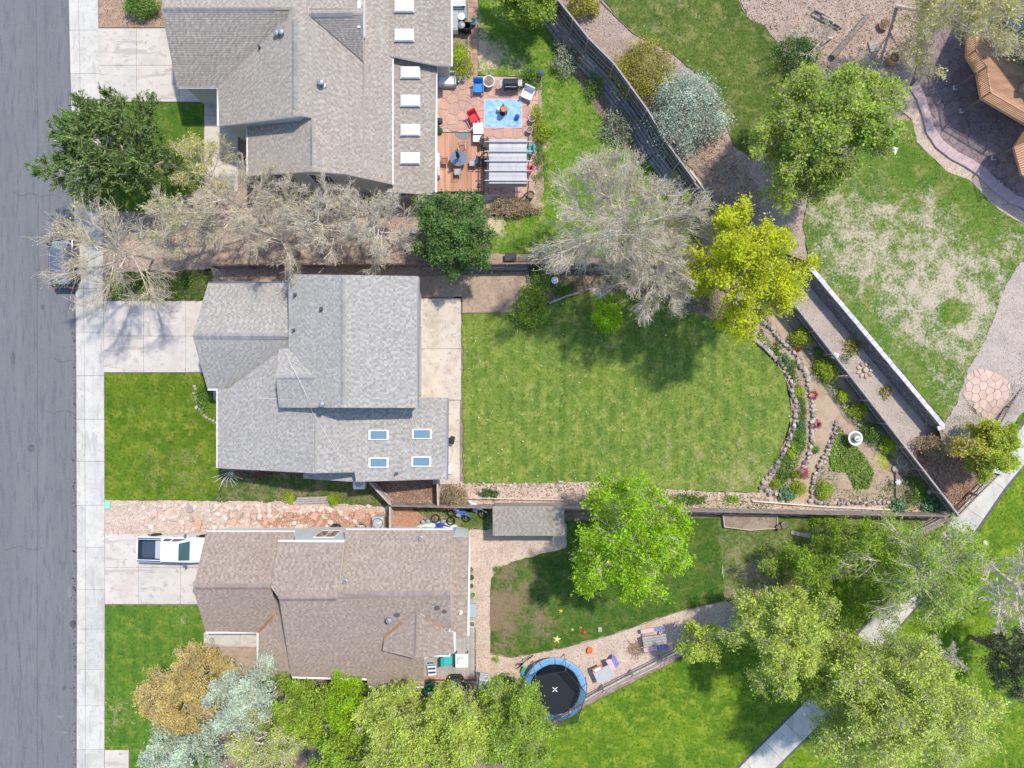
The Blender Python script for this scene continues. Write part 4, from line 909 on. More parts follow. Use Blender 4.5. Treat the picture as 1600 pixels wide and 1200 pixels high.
    def vent(s, pl, px, r=.09, h=.35, mat=None, cap=False, box=False):
        p = pl.hit(*px)-s.o; mb = MB()
        if box: mb.box((0,0,.10), (.3,.3,.05)); mb.box((0,0,.04), (.22,.22,.1))
        else:
            mb.lathe([(r*2.1,-.06),(r*1.9,.02),(r*1.1,.05),(r,h),(r*.7,h),(r*.7,h-.05)], n=12)
            if cap: mb.lathe([(r*.5,h-.03),(r*1.9,h+.03),(r*1.6,h+.10),(.02,h+.14)], n=12)
        mb.build('vent', mat or VENTM, s.root, tuple(p))

# ---------------------------------------------------------------- centre house
h = House('light grey shingled house with four blue skylights beside the big round-ended lawn', (520,600), SH_C, WALLC)
A_r = ((301,525,4.9),(450,524,4.9)); A_n = Plane(*A_r, (325,443,2.7)); A_s = Plane(*A_r, (324,607,2.7))
B_w = Plane((536,430,7.5),(536,637,7.5),(452,520,5.6)); B_e = Plane((536,430,7.5),(536,637,7.5),(652,520,5.6))
C_w = Plane((492,640,5.5),(492,738,5.5),(341,700,3.0)); C_e = Plane((492,640,5.5),(492,738,5.5),(698,690,2.6))
D_n = Plane((431,590,6.55),(494,590,6.55),(436,546,5.6)); D_s = Plane((431,590,6.55),(494,590,6.55),(436,636.5,5.6))
E_p = Plane((475,741,2.9),(475,748,2.9),(555,747,3.4))
h.cap = CAPC
h.face(A_n, [(301,525),(325,443),(452,443),(452,525)]); h.face(A_s, [(301,525),(452,525),(452,545),(436,549),(357,607),(324,607)])
h.face(C_w, [(341,607),(357,607),(436,549),(492,560),(492,739.5),(341,731.5)]); h.face(C_e, [(492,560),(640,560),(652,621),(698,621),(697.5,748.5),(556,753),(555,738),(492,739.5)])
h.face(E_p, [(475,730),(556,728),(556,753),(475,748)])
h.face(B_w, [(452,428.5),(536,429.5),(536,637),(452,637)]); h.face(B_e, [(536,429.5),(653,431.5),(651.5,637.5),(536,637)])
h.face(D_n, [(431,590),(436,546),(453,546),(495,590)]); h.face(D_s, [(431,590),(495,590),(533,637),(436,636.5)])
h.ridge(B_w, (536,434), (536,634), .5); h.ridge(A_n, (303,525), (450,525), .5); h.ridge(C_w, (492,643), (492,737), .5); h.ridge(D_n, (433,590), (494,590), .4)
h.gutter(C_w, (341,610), (341,731), (300,670)); h.gutter(B_e, (652.5,433), (651.5,636), (700,500), mat=METALG); h.gutter(C_e, (698,622), (697.5,748), (760,700), mat=METALG); h.gutter(A_s, (324,607), (356,607), (340,640)); h.gutter(A_n, (325,443), (452,443), (400,400), mat=METALG)
h.finish()
for x, y in ((591,679.5),(658.5,678),(591,722.5),(657.5,721)): h.skylight(C_e, (x, y), 31, 15.5)
for pl, p, r in ((B_w,(462,461),.09),(B_w,(503,483),.10),(B_w,(460,516),.08),(C_e,(619,740),.08)): h.vent(pl, p, r)
h.vent(B_w, (506,631), .11, .55, METALG, True)
def Wx(px, py, z, dx=0, dy=0): p = W(px, py, z); return Vector((p.x+dx, p.y+dy, 0))
i_ = .4
h.walls([(Wx(324,443,2.7,i_,-i_),A_n),(Wx(452,443,2.7,0,-i_),A_n),(Wx(452,607,2.7,0,.3),A_s,2.6),(Wx(345,607,2.7,-.1,.3),A_s),(Wx(324,607,2.7,i_,.3),A_s),(Wx(303,525,4.9,.5,0),A_s)])
h.walls([(Wx(341,612,3.0,i_,0),C_w),(Wx(452,612,3,0,0),C_w,4),(Wx(452,430,5.6,.3,-.4),B_w),(Wx(536,430,7.5,0,-.4),B_w),(Wx(652,431,5.6,-.5,-.4),B_e),(Wx(652,621,5.6,-.5,.1),B_e),(Wx(652,621,3.1,-.3,-.3),C_e),(Wx(697,621,2.6,-.4,-.3),C_e),(Wx(697,748,2.6,-.4,.3),C_e),(Wx(556,748,3.3,.3,.25),C_e),(Wx(556,737,3.3,.3,.3),C_e),(Wx(492,739,5.5,0,.3),C_w),(Wx(341,731,3,i_,.3),C_w)])
h.walls([(Wx(452,638,5.6,.2,.15),B_w),(Wx(536,638,7.5,0,.15),B_w),(Wx(652,638,5.6,-.3,.15),B_e),(Wx(652,634,5.6,-.3,.15),B_e),(Wx(536,634,7.5,0,.15),B_w),(Wx(452,634,5.6,.2,.15),B_w)], base=3.0)
h.walls([(Wx(436,546,5.6,.25,-.2),D_n),(Wx(431,590,6.5,.35,0),D_n),(Wx(436,636,5.6,.25,.2),D_s)], base=3.0)
mbw = MB(); a = C_w.hit(402,622)-h.o; b = C_w.hit(434,623)-h.o; mbw.tube([a+Vector((0,0,.06)), b+Vector((0,0,.06))], .018, 4)
p0 = B_w.hit(452,548)-h.o; mbw.tube([B_w.hit(458,560)-h.o+Vector((0,0,1.1)), B_w.hit(480,612)-h.o+Vector((0,0,.5)), C_w.hit(490,645)-h.o+Vector((0,0,.2)), C_e.hit(524,702)-h.o+Vector((0,0,.06))], .013, 4); mbw.build('cable', WHITE, h.root)
# garage door and side windows (seen only from the side)
g_ = MB(); pg = Wx(324,525,1.2,.34,0)-h.o
for k in range(4): g_.box((pg.x-.04, pg.y, .45+k*.55), (.05, 4.8, .5))
g_.build('garage_door', WHITE, h.root)
for yy in (655,700): h.window((Wx(341,700,3,.32).x, W(341,yy,1.5).y, 1.6), 1.4, 1.2, R(90))
for yy in (490,): h.window((Wx(652,500,5.6,-.43).x, W(652,yy,1.2).y, 1.15), 1.8, 2.1, R(90))

# ---------------------------------------------------------------- south house (pinkish brown)
h2 = House('pinkish brown shingled house behind the driveway with the white pickup', (520,950), SH_B, WALLT)
Fn = Plane((302.5,917.5,4.6),(422,917.5,4.6),(322,832,2.7)); Fs = Plane((302.5,917.5,4.6),(422,917.5,4.6),(321,987,2.7))
Mn = Plane((528,929,6.15),(704,929,6.15),(540,829,4.0)); Ms = Plane((436,935,6.15),(704,929,6.15),(455,1055,3.6))
Gn = Plane((436,935,6.2),(528,934,6.2),(434,847,5.0)); Lp = Plane((405,988,2.7),(404,1052,2.7),(455,1052,3.5))
Kp = Plane((707,850,3.75),(707,990,3.75),(732,900,3.2)); Dw = Plane((651,955,5.75),(649,1029,5.75),(600,1005,5.0)); De = Plane((651,955,5.75),(649,1029,5.75),(709,1005,4.85))
h2.cap = CAPB
h2.face(Fn, [(302.5,917.5),(300.5,912),(305,905),(322,832),(460,832),(460,847),(434,847),(424,917.5)]); h2.face(Fs, [(302.5,917.5),(424,917.5),(429,960),(404,987.5),(321,987),(305,930),(300.5,924)])
h2.face(Lp, [(405,988),(429,960),(423,918),(437,935),(455,1053),(404,1052.5)])
h2.face(Kp, [(704,838.6),(732,838.6),(730.6,994.6),(704,999)])
h2.face(Ms, [(436,935),(528,934),(528,929),(704,929),(706,980),(697,987),(670,1000),(662.7,1020),(662.7,1072),(574.6,1072),(573,1060),(455,1057)])
h2.face(Mn, [(528,929),(540,829),(707,829),(704,929)]); h2.face(Gn, [(423,917),(434,847.5),(537.5,847.5),(528,934),(436,935)])
h2.face(Dw, [(651,955),(600,997),(598.7,1017),(649,1029)]); h2.face(De, [(651,955),(697,987),(709,987),(709,1020),(676,1025),(649,1029)])
h2.ridge(Fn, (304,917.5), (422,917.5), .5); h2.ridge(Mn, (530,929), (703,929), .5); h2.ridge(Gn, (438,935), (528,934.5), .45); h2.ridge(Dw, (651,957), (649,1028), .5)
COPP = surf('rusty_valley', (.42,.20,.09), [(3,.4,.6,(.34,.16,.08))], rough=.6)
def flash(hh, pl, a, b, wd=.1, lift=.05):
    A, B = pl.hit(*a)-hh.o, pl.hit(*b)-hh.o; d = (B-A).normalized(); s_ = d.cross(pl.n).normalized()*wd/2; u = pl.n*lift
    MB().add([A-s_, B-s_, B+s_, A+s_, A-s_+u, B-s_+u, B+s_+u, A+s_+u], [(4,5,6,7),(0,1,5,4),(1,2,6,5),(2,3,7,6),(3,0,4,7),(3,2,1,0)]).build('valley_flashing', COPP, hh.root)
flash(h2, Fs, (404,987), (428,961), .16, .08); flash(h2, Dw, (601,996), (629,973), .12, .06); flash(h2, De, (664,964), (689,982), .07, .05)
for pl, a, b, o in ((Fn,(322,832),(460,832),(400,800)),(Gn,(434,847),(537,847),(480,800)),(Mn,(540,829),(707,829),(600,790)),(Fs,(321,987),(404,987),(360,1020)),(Lp,(404,988),(404,1052),(380,1020)),(Ms,(456,1057),(573,1060),(500,1100)),(Ms,(575,1072),(662,1072),(600,1100)),(Kp,(732,840),(730.6,994),(760,900)),(De,(709,988),(709,1019),(740,1000))): h2.gutter(pl, a, b, o)
h2.finish()
h2.vent(Ms, (610,966), .12, .5, METALG, True); h2.vent(Ms, (605,971), .08, .3); h2.vent(Ms, (620.5,959.5), .12, .12); h2.vent(Ms, (683,948.5), .12, .15, box=False); h2.vent(Ms, (694.5,954.5), .1, .12); h2.vent(Kp, (719.5,957), .08, .3, WHITE); h2.vent(Mn, (657,841), .1, .3, METALG); h2.vent(Mn, (539.5,908.5), .1, .3, METALG)
h2.walls([(Wx(322,832,2.7,.4,-.25),Fn),(Wx(460,832,2.7,0,-.25),Fn),(Wx(460,847,5,0,-.02),Gn),(Wx(537,847,5,0,-.02),Gn),(Wx(537,847,5,0,-.02),Mn),(Wx(537,829,4,0,-.62),Mn),(Wx(707,829,4,-.15,-.62),Mn),(Wx(704,929,6.15,-.2,0),Mn),(Wx(708,1000,4,-.2,0),Ms),(Wx(662,1030,3.7,-.1,0),Ms),(Wx(662,1072,3.5,-.2,.3),Ms),(Wx(575,1072,3.5,.2,.3),Ms),(Wx(455,1057,3.6,.1,.3),Ms),(Wx(404,1052,2.7,.35,.3),Lp),(Wx(404,988,2.7,.35,.2),Lp),(Wx(321,987,2.7,.4,.3),Fs),(Wx(303,917,4.6,.5,0),Fs)])
h2.walls([(Wx(436,936,6.2,.1),Gn),(Wx(455,1056,3.6,.1,.3),Ms),(Wx(456,1056,3.6,.1,.3),Ms),(Wx(440,936,6.2,.1),Gn)], base=2.5); h2.walls([(Wx(600,998,4.7,.2),Dw),(Wx(599,1016,4.7,.2,.15),Dw),(Wx(649,1028,5.75,0,.15),Dw),(Wx(709,1019,3.7,-.2,.15),De),(Wx(709,988,3.7,-.2),De)], base=2.5)
h2.walls([(Wx(707,840,3.7),Kp),(Wx(731,840,3.2,-.2,-.1),Kp),(Wx(730,994,3.2,-.2,.2),Kp),(Wx(707,998,3.7,0,.2),Kp)])
pw = Wx(486,847,5,0,.05); y_ = Wx(486,847,5,0,.05).y
h2.window((W(510,835,3.0).x, y_, 2.6), 1.5, 2.2, 0, 2); h2.window((Wx(731,900,3.2,-.12).x, W(0,900,1.5).y, 1.7), 1.5, 1.2, R(90)); h2.window((Wx(731,960,3.2,-.12).x, W(0,955,1.2).y, 1.3), 1.8, 2.1, R(90))
g_ = MB(); pg = Wx(322,905,1.2,.33,0)-h2.o
for k in range(4): g_.box((pg.x-.04, pg.y, .45+k*.55), (.05, 4.8, .5))
g_.build('garage_door', WHITE, h2.root)

# ---------------------------------------------------------------- north house (brown grey)
h3 = House('large weathered brown shingled house with white domed skylights above the red patio', (500,150), SH_T, WALLG)
Gs = Plane((252,14,6.0),(450,14,6.0),(276,135,3.6)); Gnn = Plane((252,14,6.0),(450,14,6.0),(262,-85,3.6))
Uw = Plane((460,30,6.9),(460,175,6.9),(342,150,3.6)); Ue = Plane((460,30,6.9),(460,175,6.9),(612,150,3.4))
Vw = Plane((488,190,6.2),(488,265,6.2),(388,230,3.6)); Xs = Plane((483,22,6.5),(560,20,6.5),(568,95,4.6))
Wp = Plane((612,150,2.9),(612,290,2.9),(680,200,2.4)); W2 = Plane((612,0,3.5),(612,95,3.5),(705,60,2.9))
h3.cap = CAPT
h3.face(Gnn, [(252,14),(450,14),(478,22),(568,21),(568,-90),(264,-90)]); h3.face(Gs, [(252,14),(460,14),(460,22),(452,25),(341,135),(276,135)])
h3.face(Wp, [(606,80),(681,96),(680,300),(675,305),(606,300)]); h3.face(W2, [(606,-90),(704,-90),(704.5,104),(680,102),(616,89),(606,88)])
h3.face(Vw, [(388,185),(455,170),(488,184),(488,268),(388,275)])
h3.face(Uw, [(341,135),(452,25),(452,12),(460,12),(460,182),(387,192),(342,197)]); h3.face(Ue, [(460,12),(482,12),(482,22),(568,96),(568,-90),(612,-90),(612,288),(540,272.5),(488,268),(487,184),(470,181),(460,182)])
h3.face(Xs, [(482,22),(567,20),(568,96)])
h3.ridge(Uw, (460,32), (460,174), .45); h3.ridge(Vw, (488,193), (488,258), .45); h3.ridge(Gs, (256,14), (428,14), .45); h3.ridge(Xs, (486,21.5), (553,20.5), .4)
for pl, a, b, o in ((Gs,(278,135),(340,135),(300,170)),(Uw,(342,138),(342,196),(300,170)),(Vw,(388,193),(388,274),(350,230)),(Ue,(612,58),(612,288),(660,150)),(W2,(704.5,-80),(704.5,103),(740,50)),(Wp,(680.5,103),(680,300),(720,200))): h3.gutter(pl, a, b, o)
h3.finish()
for x, y in ((631.5,11.5),(631.5,57)): h3.skylight(W2, (x, y), 31, 20, True)
for x, y in ((641,115),(641,159),(641,204.5),(640.5,248.5)): h3.skylight(Wp, (x, y), 31, 19, True)
h3.vent(Ue, (504,133), .13, .5, METALG, True); h3.vent(Uw, (434,54), .12, .25, METALG, True); h3.vent(Uw, (441,52.5), .12, .25, METALG, True); h3.vent(Uw, (406.5,75), .07, .4)
ch = MB(); ch.box((0,0,0), (.2,4.2,2.2)); pch = Ue.hit(566,10); ch.build('parapet_wall', WHITE, h3.root, tuple(pch-h3.o+Vector((.1,-.2,.4))))
h3.walls([(Wx(277,-84,3.6,.3),Gnn),(Wx(277,14,6,.3),Gs),(Wx(277,135,3.6,.3,.25),Gs),(Wx(342,135,3.6,.35,.25),Gs),(Wx(342,196,3.6,.35,.25),Uw),(Wx(388,191,4.4,.4,.3),Uw),(Wx(388,191,4.4,.4,.3),Vw),(Wx(388,275,3.6,.3,.3),Vw),(Wx(488,268,6.2,0,.35),Vw),(Wx(612,288,3.4,-.15,.35),Ue),(Wx(612,-80,3.4,-.15,0),Ue)])
h3.walls([(Wx(612,300,2.9,.1,.3),Wp),(Wx(679,302,2.4,-.25,.35),Wp),(Wx(679,100,2.4,-.25,0),Wp),(Wx(704,102,2.9,-.3,.2),W2),(Wx(704,-80,2.9,-.3,0),W2),(Wx(612,-80,2.9,.1,0),W2)])
h3.walls([(Wx(342,196,3.6,.35,.2),Uw),(Wx(460,182,6.9,0,.2),Uw),(Wx(487,184,5.9,0,.2),Ue),(Wx(487,182,5.9,0,.2),Ue),(Wx(460,180,6.9,0,.2),Uw)], base=2.5)
y3 = Wx(500,270,5.5,0,.28); 
def wall_y(px, zz): # world y of the south wall at photo column
    A = Wx(488,268,6.2,0,.35); B = Wx(612,288,3.4,-.15,.35); D = Wx(388,275,3.6,.3,.3); X = W(px,0,zz).x
    if X < A.x: return X, D.y+(A.y-D.y)*(X-D.x)/(A.x-D.x), math.atan2(A.y-D.y, A.x-D.x)
    return X, A.y+(B.y-A.y)*(X-A.x)/(B.x-A.x), math.atan2(B.y-A.y, B.x-A.x)
for px, zz, ww, hh in ((448,2.9,1.6,1.8),(505,3.4,1.7,2.2)):
    X, Y, an = wall_y(px, zz); h3.window((X, Y-.07, zz), ww, hh, an, 2)
q = Wx(634,302,2.4,0,.26); h3.window((W(634,300,1.6).x, q.y-.06, 1.5), 1.4, .9, 0, 2)

# ---------------------------------------------------------------- shed
h4 = House('grey shingled garden shed against the fence beside the bright green tree', (824,815), SH_S, surf('shed_siding',(.34,.29,.24)), 'shed', 'shed')
S_p = Plane((770,793,2.35),(890,793,2.35),(770,836,2.15))
h4.face(S_p, [(769.5,793),(882,793),(882,836),(770,836)]); h4.finish()
h4.walls([(Wx(770,793,2.35,.12,-.1),S_p),(Wx(882,793,2.35,-.12,-.1),S_p),(Wx(882,836,2.15,-.12,.12),S_p),(Wx(770,836,2.15,.12,.12),S_p)])
d_ = MB().box((0,0,0), (1.2,.05,1.8)); d_.build('door', surf('shed_door',(.42,.38,.33)), h4.root, (-.3, Wx(770,836,2.15,0,.04).y-h4.o.y, .95))
# ================================================================== FENCES
FW_D = surf('dark_fence_wood', (.115,.105,.11), [(3,.4,.62,(.165,.155,.16),(1,1,.2)), (14,.5,.65,(.08,.073,.076))], fine=(30,.15), rough=.85, island=.22)
FW_G = surf('grey_fence_wood', (.33,.29,.27), [(3,.4,.62,(.40,.36,.34)), (14,.5,.65,(.24,.2,.185))], fine=(30,.12), island=.2)
FW_T = surf('tan_fence_wood', (.42,.34,.28), [(3,.4,.62,(.50,.43,.38))], fine=(30,.12), island=.15)
FW_B = surf('brown_fence_wood', (.20,.14,.115), [(3,.4,.62,(.27,.2,.17))], fine=(30,.15), island=.2)
TIE = surf('timber_tie', (.27,.255,.26), [(2,.42,.6,(.36,.34,.34)), (10,.5,.62,(.17,.155,.15))], fine=(25,.15))
def fence(label, pxs, hgt, mat, cap, style='board', hf=h0, zoff=0.0, side=1, post_gap=2.4, base_fn=None, name='fence', pw=.10, rails=(.25,.95,1.6)):
    P = [G(x, y, hf) for x, y in pxs]; o = P[0]; t = thing(name, label, 'fence', (o.x, o.y, o.z+zoff)); bd = MB(); z0 = o.z
    pm = MB().box((0,0,hgt/2), (pw, pw, hgt+.06)); pme = None
    for a, b in zip(P, P[1:]):
        d = (b-a); L = d.xy.length; ang = math.atan2(d.y, d.x); dh = d.xy.normalized(); n = max(1, round(L/post_gap)); nrm = Vector((-dh.y, dh.x))*side
        zz = lambda s_: a.z+(b.z-a.z)*s_/L-z0
        for i in range(n):
            s_ = i*L/n; p = a.xy+dh*s_-o.xy+nrm*.07; c = (p.x, p.y, zz(s_))
            if pme is None: pme = pm.build('post', cap, t, c, ang).data
            else: inst('post', pme, t, c, ang)
            s1 = (i+1)*L/n; m = a.xy+dh*(s_+s1)/2-o.xy+nrm*.035; el = math.atan2(zz(s1)-zz(s_), s1-s_)
            for r in rails:
                if r < hgt: MB().box((0,0,0), (L/n-.02, .04, .09), ry=-el).build('rail', cap, t, (m.x, m.y, zz((s_+s1)/2)+r), ang)
        if style in ('board', 'picket'):
            w_ = .14 if style == 'board' else .035; pitch = .145 if style == 'board' else .13; k = int(L/pitch)
            for i in range(k):
                s_ = (i+.5)*pitch; p = a.xy+dh*s_-o.xy-nrm*(0 if style == 'board' else .0)
                hh = hgt+random.uniform(-.012,.012); bd.box((p.x, p.y, zz(s_)+hh/2+.03), (w_, .022, hh), ang+random.uniform(-.01,.01))
            if style == 'board':
                m = a.xy+dh*L/2-o.xy+nrm*.01; MB().box((0,0,0), (L, .12, .035), ry=-math.atan2(zz(L)-zz(0), L)).build('top_rail', cap, t, (m.x, m.y, zz(L/2)+hgt+.06), ang)
        a_last = (b, ang)
    p = P[-1].xy-o.xy; inst('post', pme, t, (p.x, p.y, P[-1].z-z0), a_last[1])
    if bd.v: bd.build('boards', mat, t, kind='stuff')
    return t
def gw(px, py, z):      # ground photo point under something seen at height z
    p = W(px, py, z); return (p.x*S+800, 600-p.y*S)
# long dark fence: upper stretch stands on a timber wall, lower stretch on the ground
NW = [gw(845,-40,2.9), gw(872,0,2.9), gw(920,60,2.9), gw(960,100,2.9), gw(1012,172,2.9), gw(1040,220,2.9), gw(1085,285,2.7)]
def hup(x, y): return hB(x, y)
def fix(pts, hf):       # world points -> px that G() maps back with hf
    out = []
    for x, y in pts:
        wx, wy = (x-800)/S, (600-y)/S; z = hf(wx, wy); k = (H-z)/(S*H); out.append((wx/k+800, 600-wy/k))
    return out
fence('long dark board fence on stepped timbers between hill lawn and upper back lawn', fix(NW, hB), 2.0, FW_D, FW_G, hf=hB, side=-1, rails=(.3,1.0,1.7))
SE = [gw(1085,285,2.7), gw(1140,352,2.2), gw(1200,425,1.9), gw(1245,480,1.8), gw(1330,588,1.8), gw(1415,698,1.8), gw(1499,806,1.8)]
fence('long dark board fence running down beside the garden path and the birdbath bed', fix(SE, hB), 1.75, FW_D, FW_G, hf=hB, side=-1)
def timbers():
    P = [W(*q) for q in NW[:]]; o = P[0]; t = thing('timber_wall', 'stepped wall of grey timbers below the long dark fence', 'wall', tuple(o)); 
    for a, b in zip(P, P[1:]):
        L = (b-a).length; d = (b-a).normalized(); ang = math.atan2(d.y, d.x); n = Vector((d.y, -d.x, 0)); n = n if n.dot(Vector((-1,-1,0))) > 0 else -n
        k = max(1, round(L/2.5))
        for r in range(4):
            for i in range(k):
                m = a+d*(L*(i+.5)/k)+n*(.16+.22*(3-r))-o
                MB().rbox((0,0,0), (L/k-.02, .19, .215), .02).build('timber', TIE, t, (m.x, m.y, .11+.215*r), ang+random.uniform(-.004,.004))
    MB()
timbers()
# south border fence of the middle yard
SB = [(608,790),(700,792),(770,793),(880,795),(1000,797),(1160,800),(1300,803),(1480,806)]
fence('weathered board fence along the south edge of the big back yard', [gw(x,y,1.5) for x,y in SB], 1.45, FW_G, FW_B, side=-1, rails=(.3,1.1))
fence('low tan picket gate fence running diagonally off the grey house corner', [gw(577,754,1.5), gw(609,788,1.5), gw(609,826,1.5)], 1.45, FW_T, FW_T, style='board', side=1, rails=(.3,1.1), post_gap=1.8)
fence('short tan fence closing the leaf bed beside the grey house', [gw(683,750,1.4), gw(684,790,1.4)], 1.3, FW_G, FW_T, rails=(.3,1.0), post_gap=2)
# north border of the back yard
fence('dark board fence between the upper lawn and the planted bed under the bare tree', [gw(654,412,1.6), gw(755,412,1.6), gw(830,411,1.6), gw(1000,412,1.6), gw(1095,418,1.6)], 1.55, FW_D, FW_B, side=-1, rails=(.3,1.2))
fence('brown rail fence between the brown roofed house and the grey house', [gw(330,414,1.5), gw(500,412,1.5), gw(652,412,1.5)], 1.5, FW_B, FW_B, side=-1, rails=(.3,1.2))
# open rail fences
fence('grey open rail fence between the trampoline yard and the park', [gw(845,1140,1.3), gw(892,1113,1.3), gw(944,1083,1.3), gw(990,1059,1.3), gw(1036,1036,1.3), gw(1100,1004,1.3), gw(1160,973,1.3), gw(1240,935,1.3)], 1.3, FW_G, FW_G, style='rail', side=1, rails=(.2,.62,1.04,1.28), post_gap=2.4, pw=.13)
fence('grey rail fence leading to the park path gate corner', [gw(1240,935,1.3), gw(1330,890,1.3), gw(1430,838,1.3), gw(1498,806,1.4)], 1.3, FW_G, FW_G, style='rail', side=1, rails=(.2,.62,1.04,1.28), post_gap=2.6, pw=.13)
fence('brown picket railing along the park path below the dark fence corner', [gw(1500,806,1.3), gw(1530,775,1.3), gw(1563,742,1.3)], 1.25, FW_B, FW_B, style='picket', side=1, rails=(.15,.65,1.15), post_gap=1.6)
fence('brown picket railing along the park path beside the flagstone circle', [gw(1566,662,1.3), gw(1580,636,1.3), gw(1604,598,1.3), gw(1680,480,1.3)], 1.25, FW_B, FW_B, style='picket', side=1, rails=(.15,.65,1.15), post_gap=1.7)
# thin edging boards and planter frames
def edging(label, pxs, z, mat, wd=.12, hh=.12, name='edging_board', hf=h0, cat='edging'):
    P = [G(x, y, hf, z) for x, y in pxs]; o = P[0]; t = thing(name, label, cat, (o.x, o.y, o.z-z))
    for a, b in zip(P, P[1:]):
        d = b-a; m = (a+b)/2-o; L = d.xy.length; k = max(1, round(L/2.4)); dd = d/ k
        for i in range(k):
            m = a+dd*(i+.5)-o; MB().rbox((0,0,0), (L/k-.015, wd, hh), .01).build('board', mat, t, (m.x, m.y, z-hh/2+(b.z-a.z)*0), math.atan2(d.y, d.x))
    return t
CREAM = surf('cream_paint', (.66,.58,.50), fine=(10,.06))
edging('cream board edging in front of the long garden fence', [(1176,783),(1290,792),(1400,797)], .3, CREAM, .10, .25)
edging('cream pipe frame over the leafy strip beside the shed', [(722,778),(780,779),(880,781)], .5, CREAM, .05, .05)
edging('short dark board edging in the corner bed', [(1401,735),(1401,778)], .25, FW_B, .12, .2)
edging('dark timber edging of the tan bed by the patio', [(722,464),(722,489),(800,488)], .12, FW_B, .08, .12)
edging('pale wooden board edging of the planted bed north of the lawn', [(858,474),(884,463),(905,457)], .3, FW_G, .14, .3)
edging('pale wooden board edging at the top of the stone bed', [(1177,529),(1192,541),(1207,556)], .3, FW_G, .12, .3)
edging('curved dark edging between the hill lawn and the mulch bed', [(937,0),(962,25),(990,52),(1012,63)], .08, FW_B, .06, .1, hf=hE)
edging('white timber edging of the leaf bed behind the grey green shrub', [(1078,266),(1090,281),(1103,300)], .25, CREAM, .12, .3, hf=hE)
edging('dark edging strip between the gravel yard and the worn lawn', [(766,1022),(800,1028),(880,1013),(960,991),(1060,956),(1132,939)], .07, FW_B, .04, .08)
edging('grey board lying by the fence in the rough grass', [(1236,832),(1266,838)], .15, FW_G, .3, .06, name='board_on_grass', cat='board')
def cinder():
    M = surf('cinder_block', (.42,.42,.42), fine=(30,.1), bump=.004)
    for i, (x, y) in enumerate(((824,428),(825,437),(826,447),(828,453))):
        mb = MB(); 
        for k in (-.17, 0, .17): mb.box((0, k, .1), (.2, .035, .2))
        for k in (-.085, .085): mb.box((k, 0, .1), (.03, .31, .2))
        mb.build('cinder_block', M, None, tuple(G(x, y)+Vector((0,0,.03))), R(90 if i % 2 else 0)*0, label='%s hollow grey concrete block of the row beside the tan bed' % ('topmost','second from the top','third from the top','lowest')[i], cat='concrete block', group='concrete blocks beside the tan bed')
cinder()
def planter_box(label, pxs, hh=.35, plants=True):
    P = [G(*q) for q in pxs]; o = P[0]; t = thing('planter_box', label, 'planter', tuple(o)); n = len(P)
    for i in range(n):
        a, b = P[i]-o, P[(i+1) % n]-o; d = b-a; m = (a+b)/2; MB().box((0,0,hh/2), (d.length, .07, hh), math.atan2(d.y, d.x)).build('side', FW_T, t, tuple(m))
    MB().prism([((p-o).x*1, (p-o).y) for p in P], .02, hh*.7).build('soil', SOIL, t)
planter_box('long raised planter box full of dark soil south of the garden fence', [(1128,803),(1130,822),(1170,827),(1212,824),(1212,804)])
# ================================================================== TREES
LF_PINE = leafm('pine_needles', [(.07,.13,.03),(.14,.22,.045),(.22,.30,.07),(.10,.17,.04)], trans=.12)
LF_DARK = leafm('dark_green_leaf', [(.06,.13,.035),(.11,.21,.045),(.20,.32,.07)], trans=.25)
LF_MID = leafm('fresh_green_leaf', [(.20,.31,.035),(.34,.47,.05),(.48,.58,.08)], trans=.35)
LF_LIME = leafm('lime_leaf', [(0.225,0.425,0.015),(0.375,0.6,0.018),(0.5,0.7,0.037)], trans=.42)
LF_YEL = leafm('yellow_green_leaf', [(.42,.48,.012),(.58,.62,.018),(.68,.70,.04),(.48,.54,.02)], trans=.4)
LF_BUD = leafm('yellow_buds', [(.42,.42,.06),(.56,.56,.10),(.66,.64,.18)], trans=.3)
LF_PALE = leafm('pale_green_leaf', [(.36,.46,.05),(.54,.64,.09),(.66,.72,.18)], trans=.38)
LF_WILL = leafm('willow_leaf', [(.20,.33,.03),(.34,.50,.045),(.48,.60,.09)], trans=.38)
LF_SILV = leafm('silver_green_leaf', [(.38,.46,.34),(.52,.60,.44),(.62,.68,.52)], trans=.3)
LF_ORA = leafm('orange_leaf', [(.58,.38,.07),(.70,.52,.14),(.64,.55,.24),(.62,.44,.10)], trans=.35)
LF_JUN = leafm('blue_juniper', [(0.24,0.3,0.225),(0.375,0.45,0.345),(0.54,0.6,0.465)], trans=.1)
LF_OLIV = leafm('olive_yellow_leaf', [(0.208,0.208,0.026),(0.338,0.312,0.039),(0.442,0.39,0.065)], trans=.2)
LF_BRN = leafm('brown_pink_leaf', [(0.264,0.18,0.12),(0.408,0.288,0.18),(0.36,0.36,0.144)], trans=.2)
LF_RED = leafm('red_leaf', [(0.33,0.044,0.055),(0.462,0.088,0.088),(0.264,0.033,0.044)], trans=.25)
LF_SHR = leafm('shrub_leaf', [(0.078,0.169,0.033),(0.156,0.286,0.046),(0.286,0.442,0.065)], trans=.3)
LF_GOLD = leafm('gold_green_leaf', [(0.242,0.374,0.033),(0.396,0.506,0.033),(0.55,0.572,0.066)], trans=.35)
LF_GRYG = leafm('grey_green_leaf', [(0.192,0.228,0.144),(0.3,0.336,0.216),(0.408,0.432,0.312)], trans=.2)
LF_HOST = leafm('broad_green_leaf', [(0.088,0.187,0.088),(0.154,0.297,0.132),(0.286,0.418,0.22)], trans=.25)

